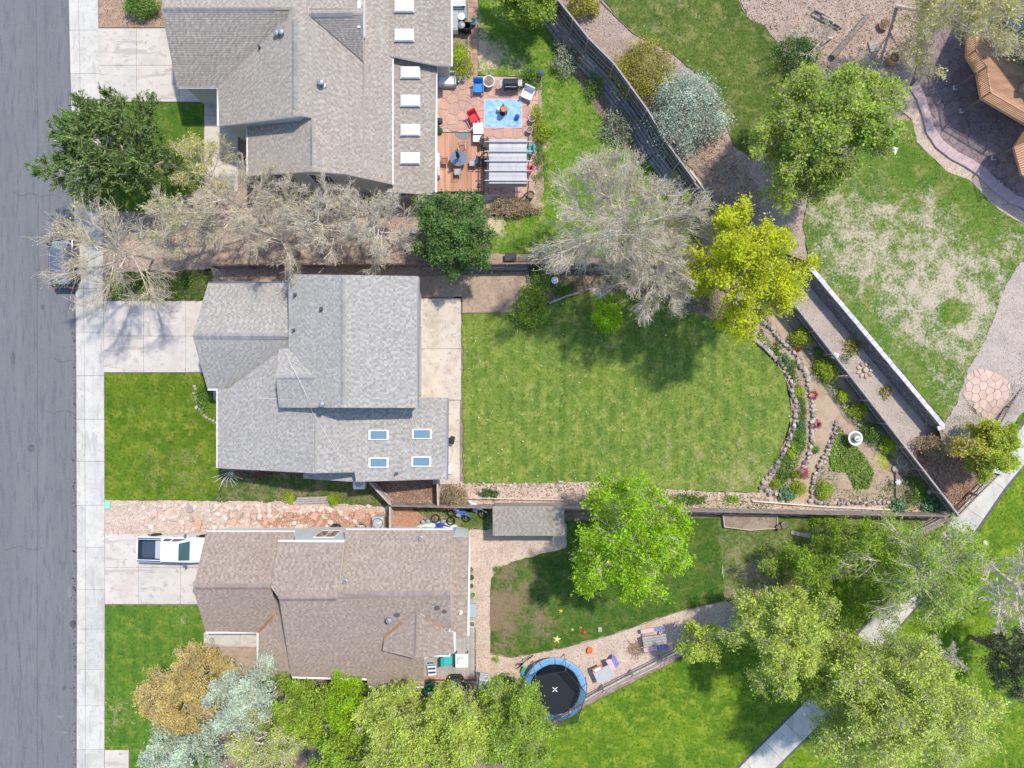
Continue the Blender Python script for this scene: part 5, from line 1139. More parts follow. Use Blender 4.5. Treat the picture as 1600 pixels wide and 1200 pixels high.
# ---- front (street) side
tree('pine_tree', 'large dark green pine with grey limbs overhanging the pavement and street', (176,240), 112, 100, 8.0, BARKL, LF_PINE, seed=11, n=(18,10,7,4), lv=17, twigs=False, lsize=0.270, asp=.22, lspread=.05, rag=.14, dirleaf=True, zc=.55, flat=.30, low=-.1, open_=.6)
tree('budding_tree', 'yellow budding small tree against the brown roofed house entrance', (318,262), 62, 62, 6.0, BARKT, LF_BUD, seed=12, n=(10,8,6,5), lv=2, lsize=.12, twigs=True, buds=.55, ray=True)
tree('bare_tree', 'bare grey tree spreading over the street and the parked dark car', (182,400), 150, 98, 9.0, BARKT, LF_BUD, base=(240,405), seed=13, n=(13,8,7,4), lv=1, lsize=.12, twigs=True, buds=.25, rag=.3, low=-.1, twr=.011, ray=True)
tree('bare_tree', 'bare budding tree between the two driveways behind the mulch', (372,322), 105, 74, 8.0, BARKT, LF_BUD, seed=14, n=(11,10,7,3), lv=1, lsize=.12, twigs=True, buds=.15, rag=.25, twr=.011, ray=True)
tree('bare_tree', 'bare tree overhanging the north edge of the grey garage roof', (430,372), 88, 62, 9.0, BARKT, LF_BUD, seed=15, n=(9,10,7,3), lv=1, lsize=.11, twigs=True, buds=.15, rag=.25, twr=.011, ray=True)
tree('bare_tree', 'bare silvery tree between the windows of the brown house and the grey roof', (505,352), 88, 66, 8.5, BARKL, LF_BUD, seed=16, n=(11,10,7,3), lv=1, lsize=.10, twigs=True, buds=.15, rag=.25, twr=.011, ray=True)
tree('bare_tree', 'bare silvery tree left of the dark green tree by the red patio', (595,360), 82, 62, 8.0, BARKL, LF_BUD, seed=17, n=(11,10,7,3), lv=1, lsize=.10, twigs=True, buds=.15, rag=.25, twr=.011, ray=True)
tree('leafy_tree', 'dense dark green tree at the south end of the red patio', (708,366), 66, 78, 6.0, BARK, LF_DARK, seed=18, n=(15,9,7,5), lv=12, lsize=0.162, rag=.16, open_=.55)
tree('bare_tree', 'bare tree leaning over the mulch just right of the street bed', (290,345), 80, 60, 7.5, BARKL, LF_BUD, seed=71, n=(10,9,7,3), lv=2, lsize=.12, twigs=True, buds=.4, twr=.011, ray=True)
tree('bare_tree', 'leafless tree filling the gap against the brown house south wall', (560,328), 78, 46, 7.0, BARKL, LF_BUD, seed=72, n=(10,9,7,3), lv=1, lsize=.10, twigs=True, buds=.15, twr=.011, ray=True)
tree('bare_tree', 'leafless tree directly above the join of the two grey roofs', (455,318), 80, 44, 7.0, BARKL, LF_BUD, seed=73, n=(10,9,7,3), lv=1, lsize=.10, twigs=True, buds=.15, twr=.011, ray=True)
# ---- north yards
tree('leafy_tree', 'dark green tree cut by the top frame beside the long fence', (822,-8), 62, 52, 5.5, BARK, LF_MID, seed=19, n=(13,8,7,5), lv=10, lsize=0.171, rag=.2, open_=.55)
tree('bare_tree', 'large bare grey tree between the upper lawn and the round-ended lawn', (962,345), 150, 112, 13, BARKL, LF_BUD, base=(985,375), seed=20, n=(19,12,9,5), lv=1, lsize=.11, twigs=True, buds=.28, rag=.22, twr=.011, ray=True)
tree('bare_tree', 'lower bare tree arching over the planted bed north of the big lawn', (1010,432), 98, 72, 11, BARKL, LF_BUD, base=(1045,425), seed=21, n=(15,10,9,5), lv=1, lsize=.10, twigs=True, buds=.18, rag=.28, twr=.011, ray=True)
tree('yellow_tree', 'bright yellow green tree at the top corner of the garden', (1154,428), 96, 120, 12.5, BARK, LF_YEL, seed=22, n=(17,10,8,5), lv=9, lsize=0.162, rag=.2, open_=.4)
tree('leafy_tree', 'broad light green tree between the patchy lawn and the woodchip slope', (1285,214), 150, 92, 10.0, BARKT, LF_MID, seed=23, n=(21,12,9,5), lv=8, lsize=0.180, rag=.16, twigs=True, twr=.012, zb=1.2, open_=.5, rot=32)
tree('budding_tree', 'bare budding tree hanging over the stamped patio and wooden deck', (1488,48), 115, 80, 10.0, BARKT, LF_BUD, base=(1400,10), zb=1.3, seed=24, n=(15,10,8,6), lv=2, lsize=.14, twigs=True, buds=.5, rag=.25, twr=.011, ray=True)
tree('bare_tree', 'thin dead tree leaning over the stones at the hill lawn edge', (1262,62), 42, 34, 4.0, BARKL, LF_BUD, base=(1300,60), zb=1.3, seed=25, n=(6,6,5,4), lv=1, lsize=.1, twigs=True, buds=.1, twr=.014, ray=True)
tree('young_tree', 'small bright green tree standing on the big lawn below the bare tree', (945,494), 29, 27, 3.6, BARK, LF_LIME, seed=26, n=(9,7,5,4), lv=9, lsize=0.135, rag=.2, open_=.55)
tree('bright_tree', 'bright lime green tree over the garden fence between the two yards', (985,838), 110, 102, 10.5, BARKL, LF_LIME, base=(955,800), seed=27, n=(19,11,8,5), lv=9, lsize=0.189, asp=.5, rag=.16, dirleaf=True, open_=.75)
# ---- park side
tree('willow_tree', 'fresh green willow beside the park path below the garden corner', (1428,888), 128, 84, 9.0, BARKL, LF_WILL, base=(1400,860), seed=28, n=(20,12,9,5), lv=5, lsize=0.198, asp=.3, rag=.2, droop=.25, dirleaf=True, open_=.75)
tree('willow_tree', 'smaller green willow in the rough grass left of the park path', (1262,882), 62, 52, 6.0, BARK, LF_WILL, seed=29, n=(13,8,7,5), lv=8, lsize=0.180, asp=.3, rag=.25, dirleaf=True, open_=.75)
tree('willow_tree', 'slim green tree squeezed between the two willows above the path', (1345,850), 60, 45, 6.5, BARK, LF_WILL, seed=39, n=(12,8,7,5), lv=8, lsize=0.180, asp=.3, rag=.25, dirleaf=True, open_=.75)
tree('poplar_tree', 'huge pale green tree with white limbs over the lower park path', (1398,1092), 142, 118, 12.0, BARKL, LF_PALE, base=(1290,1010), seed=30, n=(24,12,10,6), lv=9, lsize=0.144, rag=.2, twigs=True, twr=.007, open_=.75, twm=SHOOT)
tree('poplar_tree', 'pale green tree with white limbs over the end of the rail fence', (1215,990), 88, 82, 9.0, BARKL, LF_PALE, base=(1180,950), seed=31, n=(18,11,9,5), lv=9, lsize=0.144, rag=.24, twigs=True, twr=.007, open_=.75, twm=SHOOT)
tree('poplar_tree', 'pale green tree between its two larger pale neighbours beside the park path', (1308,1052), 80, 66, 8.0, BARKL, LF_PALE, base=(1265,1040), seed=131, n=(18,11,9,5), lv=9, lsize=0.144, rag=.24, twigs=True, twr=.007, open_=.75, twm=SHOOT)
tree('young_tree', 'small olive green tree beside the flag picnic table', (1090,1003), 40, 36, 5.0, BARK, LF_PALE, seed=32, n=(10,7,6,5), lv=6, lsize=0.135, rag=.25, open_=.55)
tree('white_tree', 'leafless white tree at the right edge of the park', (1585,930), 58, 85, 8.0, surf('bleached_bark',(.74,.66,.54),fine=None), LF_BUD, base=(1530,870), seed=33, n=(12,9,7,5), lv=0, twigs=True, rag=.3, twr=.02, open_=.55)
tree('conifer_tree', 'dark grey green conifer at the right edge below the white tree', (1590,1035), 42, 62, 8.0, BARK, leafm('dark_conifer',[(.07,.10,.045),(.14,.17,.08),(.24,.26,.14)],trans=.1), seed=34, n=(14,9,7,4), lv=9, lsize=0.180, asp=.3, dirleaf=True, open_=.55)
tree('bare_tree', 'small leafless grey tree inside the gap above the path', (1345,880), 26, 24, 4.0, BARKL, LF_BUD, seed=35, n=(8,7,6,4), lv=0, twigs=True, twr=.014, ray=True)
tree('dead_tree', 'small white dead tree between the big pale tree and the lawn', (1475,1020), 32, 30, 5.0, BARKW, LF_BUD, base=(1450,1000), seed=36, n=(8,7,6,5), lv=0, twigs=True, twr=.011, open_=.55)
# ---- south row
tree('orange_tree', 'orange leaved budding tree on the lower front lawn', (302,1082), 85, 70, 6.5, BARKT, LF_ORA, seed=40, n=(15,10,8,6), lv=4, lsize=.13, twigs=True, rag=.22, twr=.014, ray=True)
tree('silver_tree', 'silvery pale tree right of the orange tree by the roof corner', (382,1085), 62, 58, 7.5, BARKL, LF_SILV, seed=41, n=(14,9,8,5), lv=8, lsize=0.153, rag=.2, open_=.55)
tree('silver_tree', 'silvery pale tree at the bottom edge of the lower front lawn', (292,1165), 72, 46, 8.0, BARKL, LF_SILV, seed=42, n=(14,9,8,5), lv=8, lsize=0.153, rag=.2, open_=.55)
tree('budding_tree', 'grey half leafed tree at the bottom frame between silver and green trees', (420,1150), 72, 62, 8.5, BARKL, LF_PALE, seed=43, n=(14,10,8,6), lv=2, lsize=.13, twigs=True, buds=.7, twr=.015, ray=True)
tree('leafy_tree', 'green tree under the south eave beside the silvery tree', (475,1105), 56, 60, 6.5, BARK, LF_WILL, seed=44, n=(13,9,7,5), lv=8, lsize=0.153, rag=.2, open_=.55)
tree('bright_tree', 'bright lime green tree tucked below the south eave of the brown roof', (545,1098), 50, 44, 6.0, BARK, LF_LIME, seed=45, n=(13,8,7,5), lv=9, lsize=0.153, rag=.2, open_=.75)
tree('poplar_tree', 'pale green tree with white limbs below the roof bay', (628,1140), 78, 76, 9.5, BARKL, LF_PALE, seed=46, n=(17,10,9,6), lv=9, lsize=0.144, rag=.2, twigs=True, twr=.007, open_=.75, twm=SHOOT)
tree('poplar_tree', 'pale green tree hanging over the covered grill', (718,1138), 72, 74, 9.5, BARKL, LF_PALE, seed=47, n=(17,10,9,6), lv=9, lsize=0.144, rag=.2, twigs=True, twr=.007, open_=.75, twm=SHOOT)
tree('leafy_tree', 'pale green tree overhanging the lower left of the trampoline', (800,1130), 66, 78, 8.5, BARKL, LF_WILL, seed=48, n=(17,10,9,6), lv=9, lsize=0.144, rag=.2, twigs=True, twr=.007, open_=.75, twm=SHOOT)
tree('leafy_tree', 'darker green tree cut by the bottom frame under the pale trees', (545,1185), 72, 48, 8.0, BARK, LF_WILL, seed=49, n=(14,9,8,5), lv=8, lsize=0.162, rag=.2, open_=.55)
# ---- corner by the path
tree('maple_tree', 'yellow and orange tinged green tree at the fence corner by the path', (1538,702), 54, 46, 4.5, BARK, LF_GOLD, seed=50, n=(13,9,7,5), lv=8, lsize=0.144, rag=.2, lf2=(LF_ORA,(-.5,.1,0),.35))

# ================================================================== SHRUBS AND PLANTS
J = shrub('juniper_bush', 'large round blue grey bush leaning over the long dark fence', (1075,170), 62, 4.2, LF_JUN, zb=.9, seed=60, clumps=230, per=75, lsize=.13, cr=.10, ry=68)
rows = [
 ('shrub','wide olive yellow spreading shrub beside the blue grey bush',(1008,108),50,1.4,LF_OLIV,61,170,60,.12,hE,46),
 ('shrub','olive yellow shrub cut by the top frame beside the fence',(912,4),26,1.3,LF_OLIV,62,70,45,.12,hE,22),
 ('shrub','dark green shrub in the stones at the hill lawn edge',(1250,80),36,1.2,LF_DARK,63,80,40,.14,hE,30),
 ('shrub','golden green clipped shrub between the bins and the patio',(718,92),20,1.8,LF_GOLD,64,90,45,.10,h0,30),
 ('shrub','bright green shrub behind the black barbecue',(830,122),18,1.3,LF_SHR,65,60,45,.11,h0,None),
 ('shrub','green shrub beside the round pots on the patio edge',(846,204),17,1.0,LF_GOLD,66,50,40,.11,h0,None),
 ('shrub','small yellow green shrub above the two round pots',(838,176),11,.8,LF_GOLD,67,30,30,.10,h0,14),
 ('shrub','low green border shrub right of the pergola roof',(842,255),11,.7,LF_SHR,68,40,30,.10,h0,40),
 ('hedge','brown and purple leaved hedge along the south end of the pergola',(798,323),46,1.1,LF_BRN,69,110,45,.10,h0,17),
 ('shrub','grey green shrub under the long fence near the top',(885,90),24,1.3,LF_GRYG,70,60,40,.12,h0,36),
 ('shrub','olive grey shrub under the long fence facing the upper lawn',(968,195),27,1.3,LF_GRYG,71,70,40,.13,h0,34),
 ('shrub','small dark shrub against the middle of the long fence',(930,130),18,1.0,LF_SHR,72,40,35,.11,h0,22),
 ('shrub','rusty brown shrub at the foot of the blue grey bush',(1060,235),36,1.4,LF_BRN,73,70,30,.12,h0,26),
 ('shrub','fresh green shrub at the left end of the bed above the lawn',(830,482),30,1.5,LF_MID,74,90,45,.14,h0,33),
 ('shrub','green shrub beside the hollow concrete blocks',(846,436),20,1.0,LF_SHR,75,50,35,.12,h0,24),
 ('shrub','green weeds in the middle of the bed above the lawn',(880,452),18,.5,LF_SHR,76,30,30,.11,h0,10),
 ('shrub','bright yellow green bush at the top of the garden path',(1252,527),15,1.1,LF_GOLD,77,60,40,.11,h0,None),
 ('shrub','round yellow green bush halfway down the dark fence',(1294,576),18,1.2,LF_GOLD,78,80,45,.11,h0,None),
 ('shrub','small green bush just above the round yellow green bush',(1281,549),9,.7,LF_SHR,79,30,30,.09,h0,None),
 ('shrub','third bush down the dark fence beside the stone edging',(1318,619),10,.8,LF_GOLD,80,35,30,.09,h0,None),
 ('shrub','fourth bush down the dark fence above the birdbath',(1343,641),14,.9,LF_GOLD,81,50,35,.10,h0,None),
 ('shrub','green bush below the birdbath against the dark fence',(1364,676),15,.9,LF_SHR,82,50,35,.10,h0,20),
 ('shrub','yellow green bush above the green hoop at the dark fence',(1388,695),13,.9,LF_GOLD,83,50,35,.10,h0,None),
 ('flower_clump','upper red leaved plant on the stone edge of the path',(1271,617),7,.4,LF_RED,84,20,30,.08,h0,None),
 ('flower_clump','middle red leaved plant on the stone edge of the path',(1277,663),7,.4,LF_RED,85,20,30,.08,h0,None),
 ('flower_clump','large pink red plant at the lower end of the stone edge',(1256,738),10,.5,leafm('pink_red_leaf',[(.45,.12,.14),(.58,.22,.22)]),86,30,30,.08,h0,None),
 ('flower_clump','red plant beside the top end of the garden stone walls',(1245,545),6,.4,LF_RED,87,15,30,.08,h0,None),
 ('shrub','grey green spiky plant at the bottom of the flower bed',(1229,772),15,.5,LF_HOST,88,40,20,.16,h0,11),
 ('shrub','yellow green bush right of the spiky plant',(1249,764),13,.8,LF_GOLD,89,40,35,.10,h0,None),
 ('shrub','round green bush at the bottom left of the triangular bed',(1288,765),14,.8,LF_MID,90,50,40,.10,h0,17),
 ('leafy_plant','broad leaved grey green plant at the bottom of the corner bed',(1404,793),15,.5,LF_HOST,91,40,20,.18,h0,14),
 ('leafy_plant','second broad leaved plant nearest the fence corner',(1458,788),17,.5,LF_HOST,92,40,20,.18,h0,15),
 ('shrub','loose green weeds between the broad leaved plants',(1430,765),22,.6,LF_SHR,93,50,30,.13,h0,28),
 ('shrub','yellow green bush on the left bend of the flower bed',(1225,730),16,.6,LF_SHR,94,40,35,.10,h0,22),
 ('shrub','green shrubs in the middle of the flower bed',(1248,690),13,.6,LF_SHR,95,40,35,.10,h0,20),
 ('shrub','small green plants at the upper bend of the flower bed',(1236,575),8,.4,LF_SHR,96,25,30,.09,h0,22),
 ('shrub','small green plants at the narrow top of the flower bed',(1216,545),7,.4,LF_SHR,97,20,30,.09,h0,14),
 ('shrub','green plants in the narrow middle of the flower bed',(1252,640),8,.4,LF_SHR,98,25,30,.09,h0,26),
 ('shrub','small round green plant on the path side of the stone edging',(1273,702),7,.4,LF_SHR,99,20,30,.09,h0,None),
 ('shrub','brown twiggy shrub by the end of the block wall',(1456,697),26,1.1,LF_BRN,100,60,35,.12,hB,22),
 ('shrub','dry tufted grass clump on the gravel strip by the fence',(1333,540),15,.4,LF_OLIV,101,30,25,.12,hB,18),
 ('shrub','small dry weeds lower down the gravel strip',(1386,612),10,.3,LF_OLIV,102,20,20,.11,hB,14),
 ('shrub','pinkish brown round shrub at the corner of the fence and the patio',(709,779),22,1.4,LF_BRN,103,90,45,.10,h0,20),
 ('shrub','dark green low plants behind the cream pipe frame',(763,771),20,.4,LF_DARK,104,40,30,.11,h0,8),
 ('shrub','green weeds under the right side of the lime tree by the fence',(1080,780),32,.5,LF_SHR,105,50,25,.12,h0,11),
 ('shrub','dark green square plant patch in the long leafy strip',(1143,779),12,.3,LF_MID,106,30,30,.09,h0,7),
 ('shrub','bright yellow green plant left of the grey plank',(451,778),9,.5,LF_GOLD,107,30,35,.10,h0,8),
 ('shrub','bright yellow green plant right of the grey plank',(521,781),11,.6,LF_GOLD,108,40,35,.10,h0,9),
 ('shrub','low green shrub in the front bed against the grey house',(318,622),13,.6,LF_SHR,109,50,35,.11,h0,24),
 ('shrub','red twigged shrub under the eave of the grey house',(400,740),32,.6,LF_RED,110,30,14,.10,h0,7),
 ('shrub','orange budding shrub on the lower front lawn near the porch',(322,1035),20,1.2,LF_ORA,111,60,30,.11,h0,17),
 ('shrub','green clipped shrub cut by the top frame beside the driveway',(218,4),30,1.6,LF_SHR,112,90,45,.12,h0,22),
 ('shrub','small green weed on the corner of the worn lawn',(777,892),8,.25,LF_SHR,113,15,25,.09,h0,None),
 ('shrub','grey dead twig clump on the pale gravel strip beside the fence',(1322,560),9,.35,LF_GRYG,114,20,20,.10,hB,10),
 ('shrub','small yellow green weed at the deck end of the gravel yard',(775,1031),6,.3,LF_GOLD,115,12,22,.08,h0,None),
 ('shrub','leafy green shrub in the south fence corner below the big lawn',(1285,812),20,.8,LF_WILL,116,40,30,.12,h0,12),
 ('shrub','dark green bush behind the lounge chair at the gravel edge',(790,1075),20,1.6,LF_DARK,117,60,40,.14,h0,18),
 ('shrub','pale green bush behind the porch bed of the lower house',(420,1070),16,.8,LF_SHR,118,30,30,.11,h0,12)]
for nm, lab, c, r, hh, lf, sd, cl, pr, ls, hf, ry in rows:
    shrub(nm, lab, c, r, hh, lf, seed=sd, clumps=cl, per=pr, lsize=ls, hf=hf, ry=ry, cat='plant' if nm in ('flower_clump','leafy_plant') else nm, cr=.16 if r > 20 else .22)
# leafy ground cover in the triangular bed: nobody could count it
rg = random.Random(77)
for i, (x, y) in enumerate(((1222,741),(1236,712),(1244,742),(1252,664),(1248,612),(1228,560),(1238,700),(1212,757))):
    shrub('flower_clump', ('yellow green tuft low in the flower bed near the lawn bend','small tuft just left of the shrubs in the flower bed','leafy tuft beside the large pink red plant','tuft of leaves beside the middle red plant','tuft of leaves beside the upper red plant','leafy tuft at the upper bend of the flower bed','dark tuft between the flower bed shrubs','small tuft by the lowest stones of the flower bed')[i], (x, y), rg.uniform(6,9), .45, rg.choice((LF_GOLD, LF_MID, LF_HOST)), seed=300+i, clumps=25, per=30, lsize=.10, cat='plant')
def cover(name, poly, mat, dens, ls, seed, hgt=.25, hf=h0, z=.05):
    pts = [tuple(G(x, y, hf).xy) for x, y in poly]; rng = np.random.default_rng(seed); n = int(area(pts)*dens); P = rand_in(pts, n, rng)
    bump = .5+.5*np.sin(P[:,0]*3.1+seed)*np.sin(P[:,1]*2.7); zz = np.array([hf(x, y) for x, y in P])+z+rng.uniform(0, 1, len(P))*hgt*(.4+.6*bump)
    V, F = leaf_quads(np.column_stack([P, zz]), ls, rng, upb=1.4); me = npmesh(name, V, F, mat)
    o = link(name, me, None); tag(o, kind='stuff'); return o
cover('ground_cover_plants', [(1308,664),(1330,690),(1352,715),(1365,735),(1358,762),(1335,765),(1322,738),(1295,735),(1295,710)], leafm('bed_leaf',[(.13,.24,.04),(.24,.38,.05),(.38,.50,.10)]), 460, .15, 1)
cover('flower_bed_plants', [(1188,512),(1210,545),(1240,575),(1256,615),(1260,680),(1246,725),(1218,762),(1200,760),(1228,715),(1248,655),(1240,600),(1215,565),(1182,530)], LF_SHR, 300, .12, 2, hgt=.35)
cover('bed_weeds', [(835,425),(1080,425),(1140,480),(1170,515),(1065,475),(990,450),(905,450),(840,475)], LF_SHR, 60, .13, 3)
cover('strip_weeds', [(1020,772),(1180,776),(1240,790),(1190,795),(1020,790)], LF_SHR, 70, .12, 4)
cover('street_bed_weeds', [(165,440),(325,430),(325,468),(165,468)], LF_SHR, 120, .14, 5)
cover('shade_weeds', [(430,1065),(860,1085),(880,1120),(830,1200),(430,1200)], LF_DARK, 25, .14, 6)
cover('fence_bed_plants', [(1258,540),(1285,570),(1310,600),(1335,640),(1370,680),(1395,715),(1385,720),(1340,668),(1300,622),(1270,580)], LF_SHR, 170, .12, 9, hgt=.3)
cover('triangle_bed_weeds', [(1272,745),(1300,700),(1310,760),(1360,770),(1390,740),(1395,780),(1275,782)], LF_SHR, 60, .12, 10)
cover('corner_weeds', [(1385,745),(1470,795),(1400,798),(1370,785)], LF_SHR, 60, .13, 7)
cover('willow_undergrowth', [(1180,850),(1440,840),(1480,900),(1330,990),(1230,940)], LF_WILL, 40, .15, 8)
# splayed bare stems beside the grey house
def stems(label, px, n, L, mat, seed, hf=h0, wd=.03, a0=200, a1=340):
    rng = random.Random(seed); o = G(*px, hf); mb = MB()
    for i in range(n):
        a = R(a0+(a1-a0)*i/(n-1)+rng.uniform(-6,6)); l = L*rng.uniform(.7,1.1); p = Vector((math.cos(a)*.05, math.sin(a)*.05, 0)); q = Vector((math.cos(a)*l*.5, math.sin(a)*l*.5, l*.75)); e = Vector((math.cos(a)*l, math.sin(a)*l, l*.8))
        mb.tube([p, q, e], [wd, wd*.7, wd*.35], 5)
    mb.build('bare_shrub', mat, None, o, label=label, cat='shrub')
stems('bare shrub of splayed grey stems at the corner of the grey house', (362,737), 9, 1.3, BARKW, 3)
# ================================================================== OBJECTS
PWHITE = surf('white_paint', (.80,.80,.80), fine=None, rough=.25, spec=.6); RUB = surf('rubber', (.02,.02,.02), fine=None, rough=.8)
CHR = surf('chrome', (.6,.6,.62), fine=None, rough=.25, metal=.9); PBLK = surf('black_paint', (.018,.02,.028), fine=None, rough=.12, spec=.8)
TEAL = surf('teal_plastic', (.05,.42,.42), fine=None, rough=.5); BLUE = surf('blue_plastic', (.04,.22,.52), fine=None, rough=.45); RED = surf('red_plastic', (.62,.03,.05), fine=None, rough=.45)
GREYP = surf('grey_plastic', (.42,.42,.43), fine=(20,.05), rough=.6); WP = surf('white_plastic', (.75,.74,.73), fine=(20,.03), rough=.5)
DKB = surf('dark_metal', (.05,.045,.045), fine=(20,.1), rough=.5); WOODR = surf('reddish_wood', (.36,.18,.11), [(6,.4,.6,(.28,.13,.08),(1,1,.2))], fine=(20,.1))
TERRA = surf('terracotta', (.50,.22,.12), fine=(10,.06)); CON2 = surf('pot_concrete', (.50,.47,.44), fine=(20,.1)); NAVY = surf('navy_fabric', (.04,.06,.2), fine=(40,.1))
BCLOTH = surf('black_cover', (.022,.025,.03), fine=None, rough=.35, spec=.5, bump=.03, bscale=5); GREENP = surf('green_plastic', (.08,.42,.2), fine=None, rough=.5)

def section(x, w, z0, z1, e=.12, n=6):
    pts = []
    for (sx, sz, a0) in ((1,1,0),(-1,1,90),(-1,-1,180),(1,-1,270)):
        for i in range(n//2+1):
            a = R(a0+90*i/(n//2)); pts.append((x, sx*(w-e)+e*math.cos(a), (z1-e if sz > 0 else z0+e)+e*math.sin(a)))
    return pts
def wheel(root, x, y, r, wd):
    t = MB(); pr = [(r*.62,-wd/2),(r*.95,-wd/2),(r,-wd*.3),(r,wd*.3),(r*.95,wd/2),(r*.62,wd/2)]; t.lathe(pr, n=20); 
    o = t.build('wheel', RUB, root, (x, y, r)); o.rotation_euler = (R(90), 0, 0)
    m = MB().lathe([(.02,-wd*.42),(r*.6,-wd*.45),(r*.63,0),(r*.6,wd*.45),(.02,wd*.42)], n=12); m.build('rim', CHR, o)
    return o
def pickup():
    p = W(224, 854, 0); t = thing('pickup_truck', 'white pickup truck with an open bed parked nose in on the driveway', 'truck', (p.x+.2, p.y+.12, .09), R(-1.5))
    # x forward; tail at 0, nose 5.75
    b = MB(); w_ = .96
    # bed walls with rails
    b.loft([section(0.0,w_-.03,.55,1.28,.06), section(.08,w_,.48,1.32,.06), section(.13,w_,.48,1.32,.06)])
    for s_ in (-1, 1):
        b.rbox((1.0, s_*(w_-.11), .92), (1.85, .22, .82), .05)
    b.rbox((1.0, 0, .60), (1.85, 1.55, .2), .02); b.rbox((1.93, 0, .93), (.10, 1.85, .82), .03)
    # lower hull and hood
    secs = [section(1.9,w_,.42,1.30,.12), section(2.1,w_,.40,1.30,.14), section(3.95,w_,.40,1.28,.14), section(4.3,w_,.42,1.24,.16), section(5.2,w_-.02,.45,1.14,.18), section(5.6,w_-.08,.48,1.02,.18), section(5.72,w_-.16,.52,.92,.15)]
    b.loft(secs); b.build('body', PWHITE, t, smooth=False)
    l = MB(); l.rbox((1.0, 0, .72), (1.72, 1.48, .05), .01)
    for i in range(11): l.box((1.0, -.6+i*.12, .755), (1.68, .05, .02))
    for s_ in (-1, 1): l.box((1.0, s_*.755, 1.02), (1.7, .04, .6)); l.rbox((1.0, s_*(w_-.10), 1.345), (1.8, .10, .025), .01)
    l.box((.15, 0, 1.0), (.04, 1.5, .6)); l.build('bed_liner', surf('bed_liner', (.055,.085,.13), fine=(20,.15), rough=.6), t)
    # cab
    def ring(x0, x1, y, z, e=.12): return [(x0,-y+e,z),(x0+e,-y,z),(x1-e,-y,z),(x1,-y+e,z),(x1,y-e,z),(x1-e,y,z),(x0+e,y,z),(x0,y-e,z)]
    c = MB(); c.loft([ring(1.98,4.12,w_-.06,1.28), ring(2.08,3.42,w_-.20,1.80), ring(2.16,3.34,w_-.26,1.87)]); c.build('cab', PWHITE, t)
    g = MB(); 
    def quad(m, ps, off): 
        a = Vector(ps[1])-Vector(ps[0]); n = a.cross(Vector(ps[2])-Vector(ps[0])).normalized()*off; m.add([Vector(q)+n for q in ps]+[Vector(q)-n*.5 for q in ps], [(0,1,2,3),(0,4,5,1),(1,5,6,2),(2,6,7,3),(3,7,4,0)])
    quad(g, [(4.09,-w_+.22,1.32),(4.09,w_-.22,1.32),(3.46,w_-.32,1.79),(3.46,-w_+.32,1.79)], .012); g.build('windshield', glass_m('windshield_glass', (.04,.10,.11)), t)
    g = MB()
    for s_ in (1, -1):
        for xa, xb, xc, xd in ((2.18,2.78,2.72,2.24),(2.9,3.82,3.38,2.86)):
            ps = [(xa, s_*(w_-.075), 1.33), (xb, s_*(w_-.075), 1.33), (xc, s_*(w_-.19), 1.74), (xd, s_*(w_-.19), 1.74)]
            if s_ > 0: ps = ps[::-1]
            quad(g, ps, .012)
        
    quad(g, [(2.0,w_-.3,1.36),(2.0,-w_+.3,1.36),(2.08,-w_+.38,1.76),(2.08,w_-.38,1.76)], .012); g.build('side_window', glass_m('cab_glass', (.05,.035,.09)), t)
    d = MB(); 
    for i in range(7): d.box((3.80-.02*i, -.55+.18*i, 1.335), (.05, .16, .03), .3)
    d.build('wiper', BLACK, t)
    for s_ in (1, -1):
        m = MB(); m.rbox((3.72, s_*(w_+.16), 1.36), (.14, .26, .2), .04); m.tube([(3.75, s_*(w_-.05), 1.3), (3.72, s_*(w_+.12), 1.34)], .025, 5); m.build('side_mirror', surf('mirror_shell', (.12,.14,.2), fine=None, rough=.3), t)
        MB().rbox((5.62, s_*.68, .85), (.16, .32, .18), .04).build('headlight', CHR, t); MB().rbox((.0, s_*.86, .98), (.06, .14, .34), .02).build('tail_light', RED, t)
    sm = MB()
    for x in (2.86,): 
        for s_ in (-1,1): sm.box((x, s_*(w_+.006), .9), (.018,.012,.7)); sm.box((3.9, s_*(w_+.006), .9), (.018,.012,.7)); sm.box((2.05, s_*(w_+.006), .9), (.018,.012,.7)); sm.rbox((2.75, s_*(w_+.02), 1.08), (.16,.03,.04), .01)
    sm.box((4.13, 0, 1.283), (.02, 1.6, .012)); 
    for s_ in (-1,1): sm.box((4.85, s_*.70, 1.205), (1.3,.016,.012), ry=R(6)); sm.box((2.75, s_*.55, 1.873), (1.15,.02,.01))
    sm.build('panel_gap', surf('gap_grey',(.30,.31,.33),fine=None), t)
    for s_ in (-1,1): MB().rbox((4.9, s_*.28, 1.225), (1.2,.10,.03), .012, ry=R(6)).build('hood_crease', PWHITE, t)
    for x in (1.02, 4.75):
        for s_ in (1, -1): 
            wheel(t, x, s_*.86, .39, .26)
            a = MB(); P = [(x+.52*math.cos(R(q)), s_*(w_+.015), .42+.50*math.sin(R(q))) for q in range(0, 181, 15)]; a.tube(P, .035, 5); a.build('wheel_arch', BLACK, t)
    MB().rbox((-.1, 0, .52), (.2, 1.7, .2), .04).build('rear_bumper', CHR, t); MB().rbox((5.80, 0, .5), (.2, 1.8, .24), .05).build('front_bumper', CHR, t)
    MB().rbox((5.72, 0, .82), (.06, .9, .22), .02).build('grille', BLACK, t)
    p2 = t.matrix_basis @ Vector((1.66, 0, 1.15)); tb = MB().rbox((0,0,0), (.42,1.35,.32), .03); tb.build('toolbox', GREYP, None, tuple(p2), R(-1.5), label='light grey toolbox across the front of the pickup bed', cat='toolbox')
pickup()
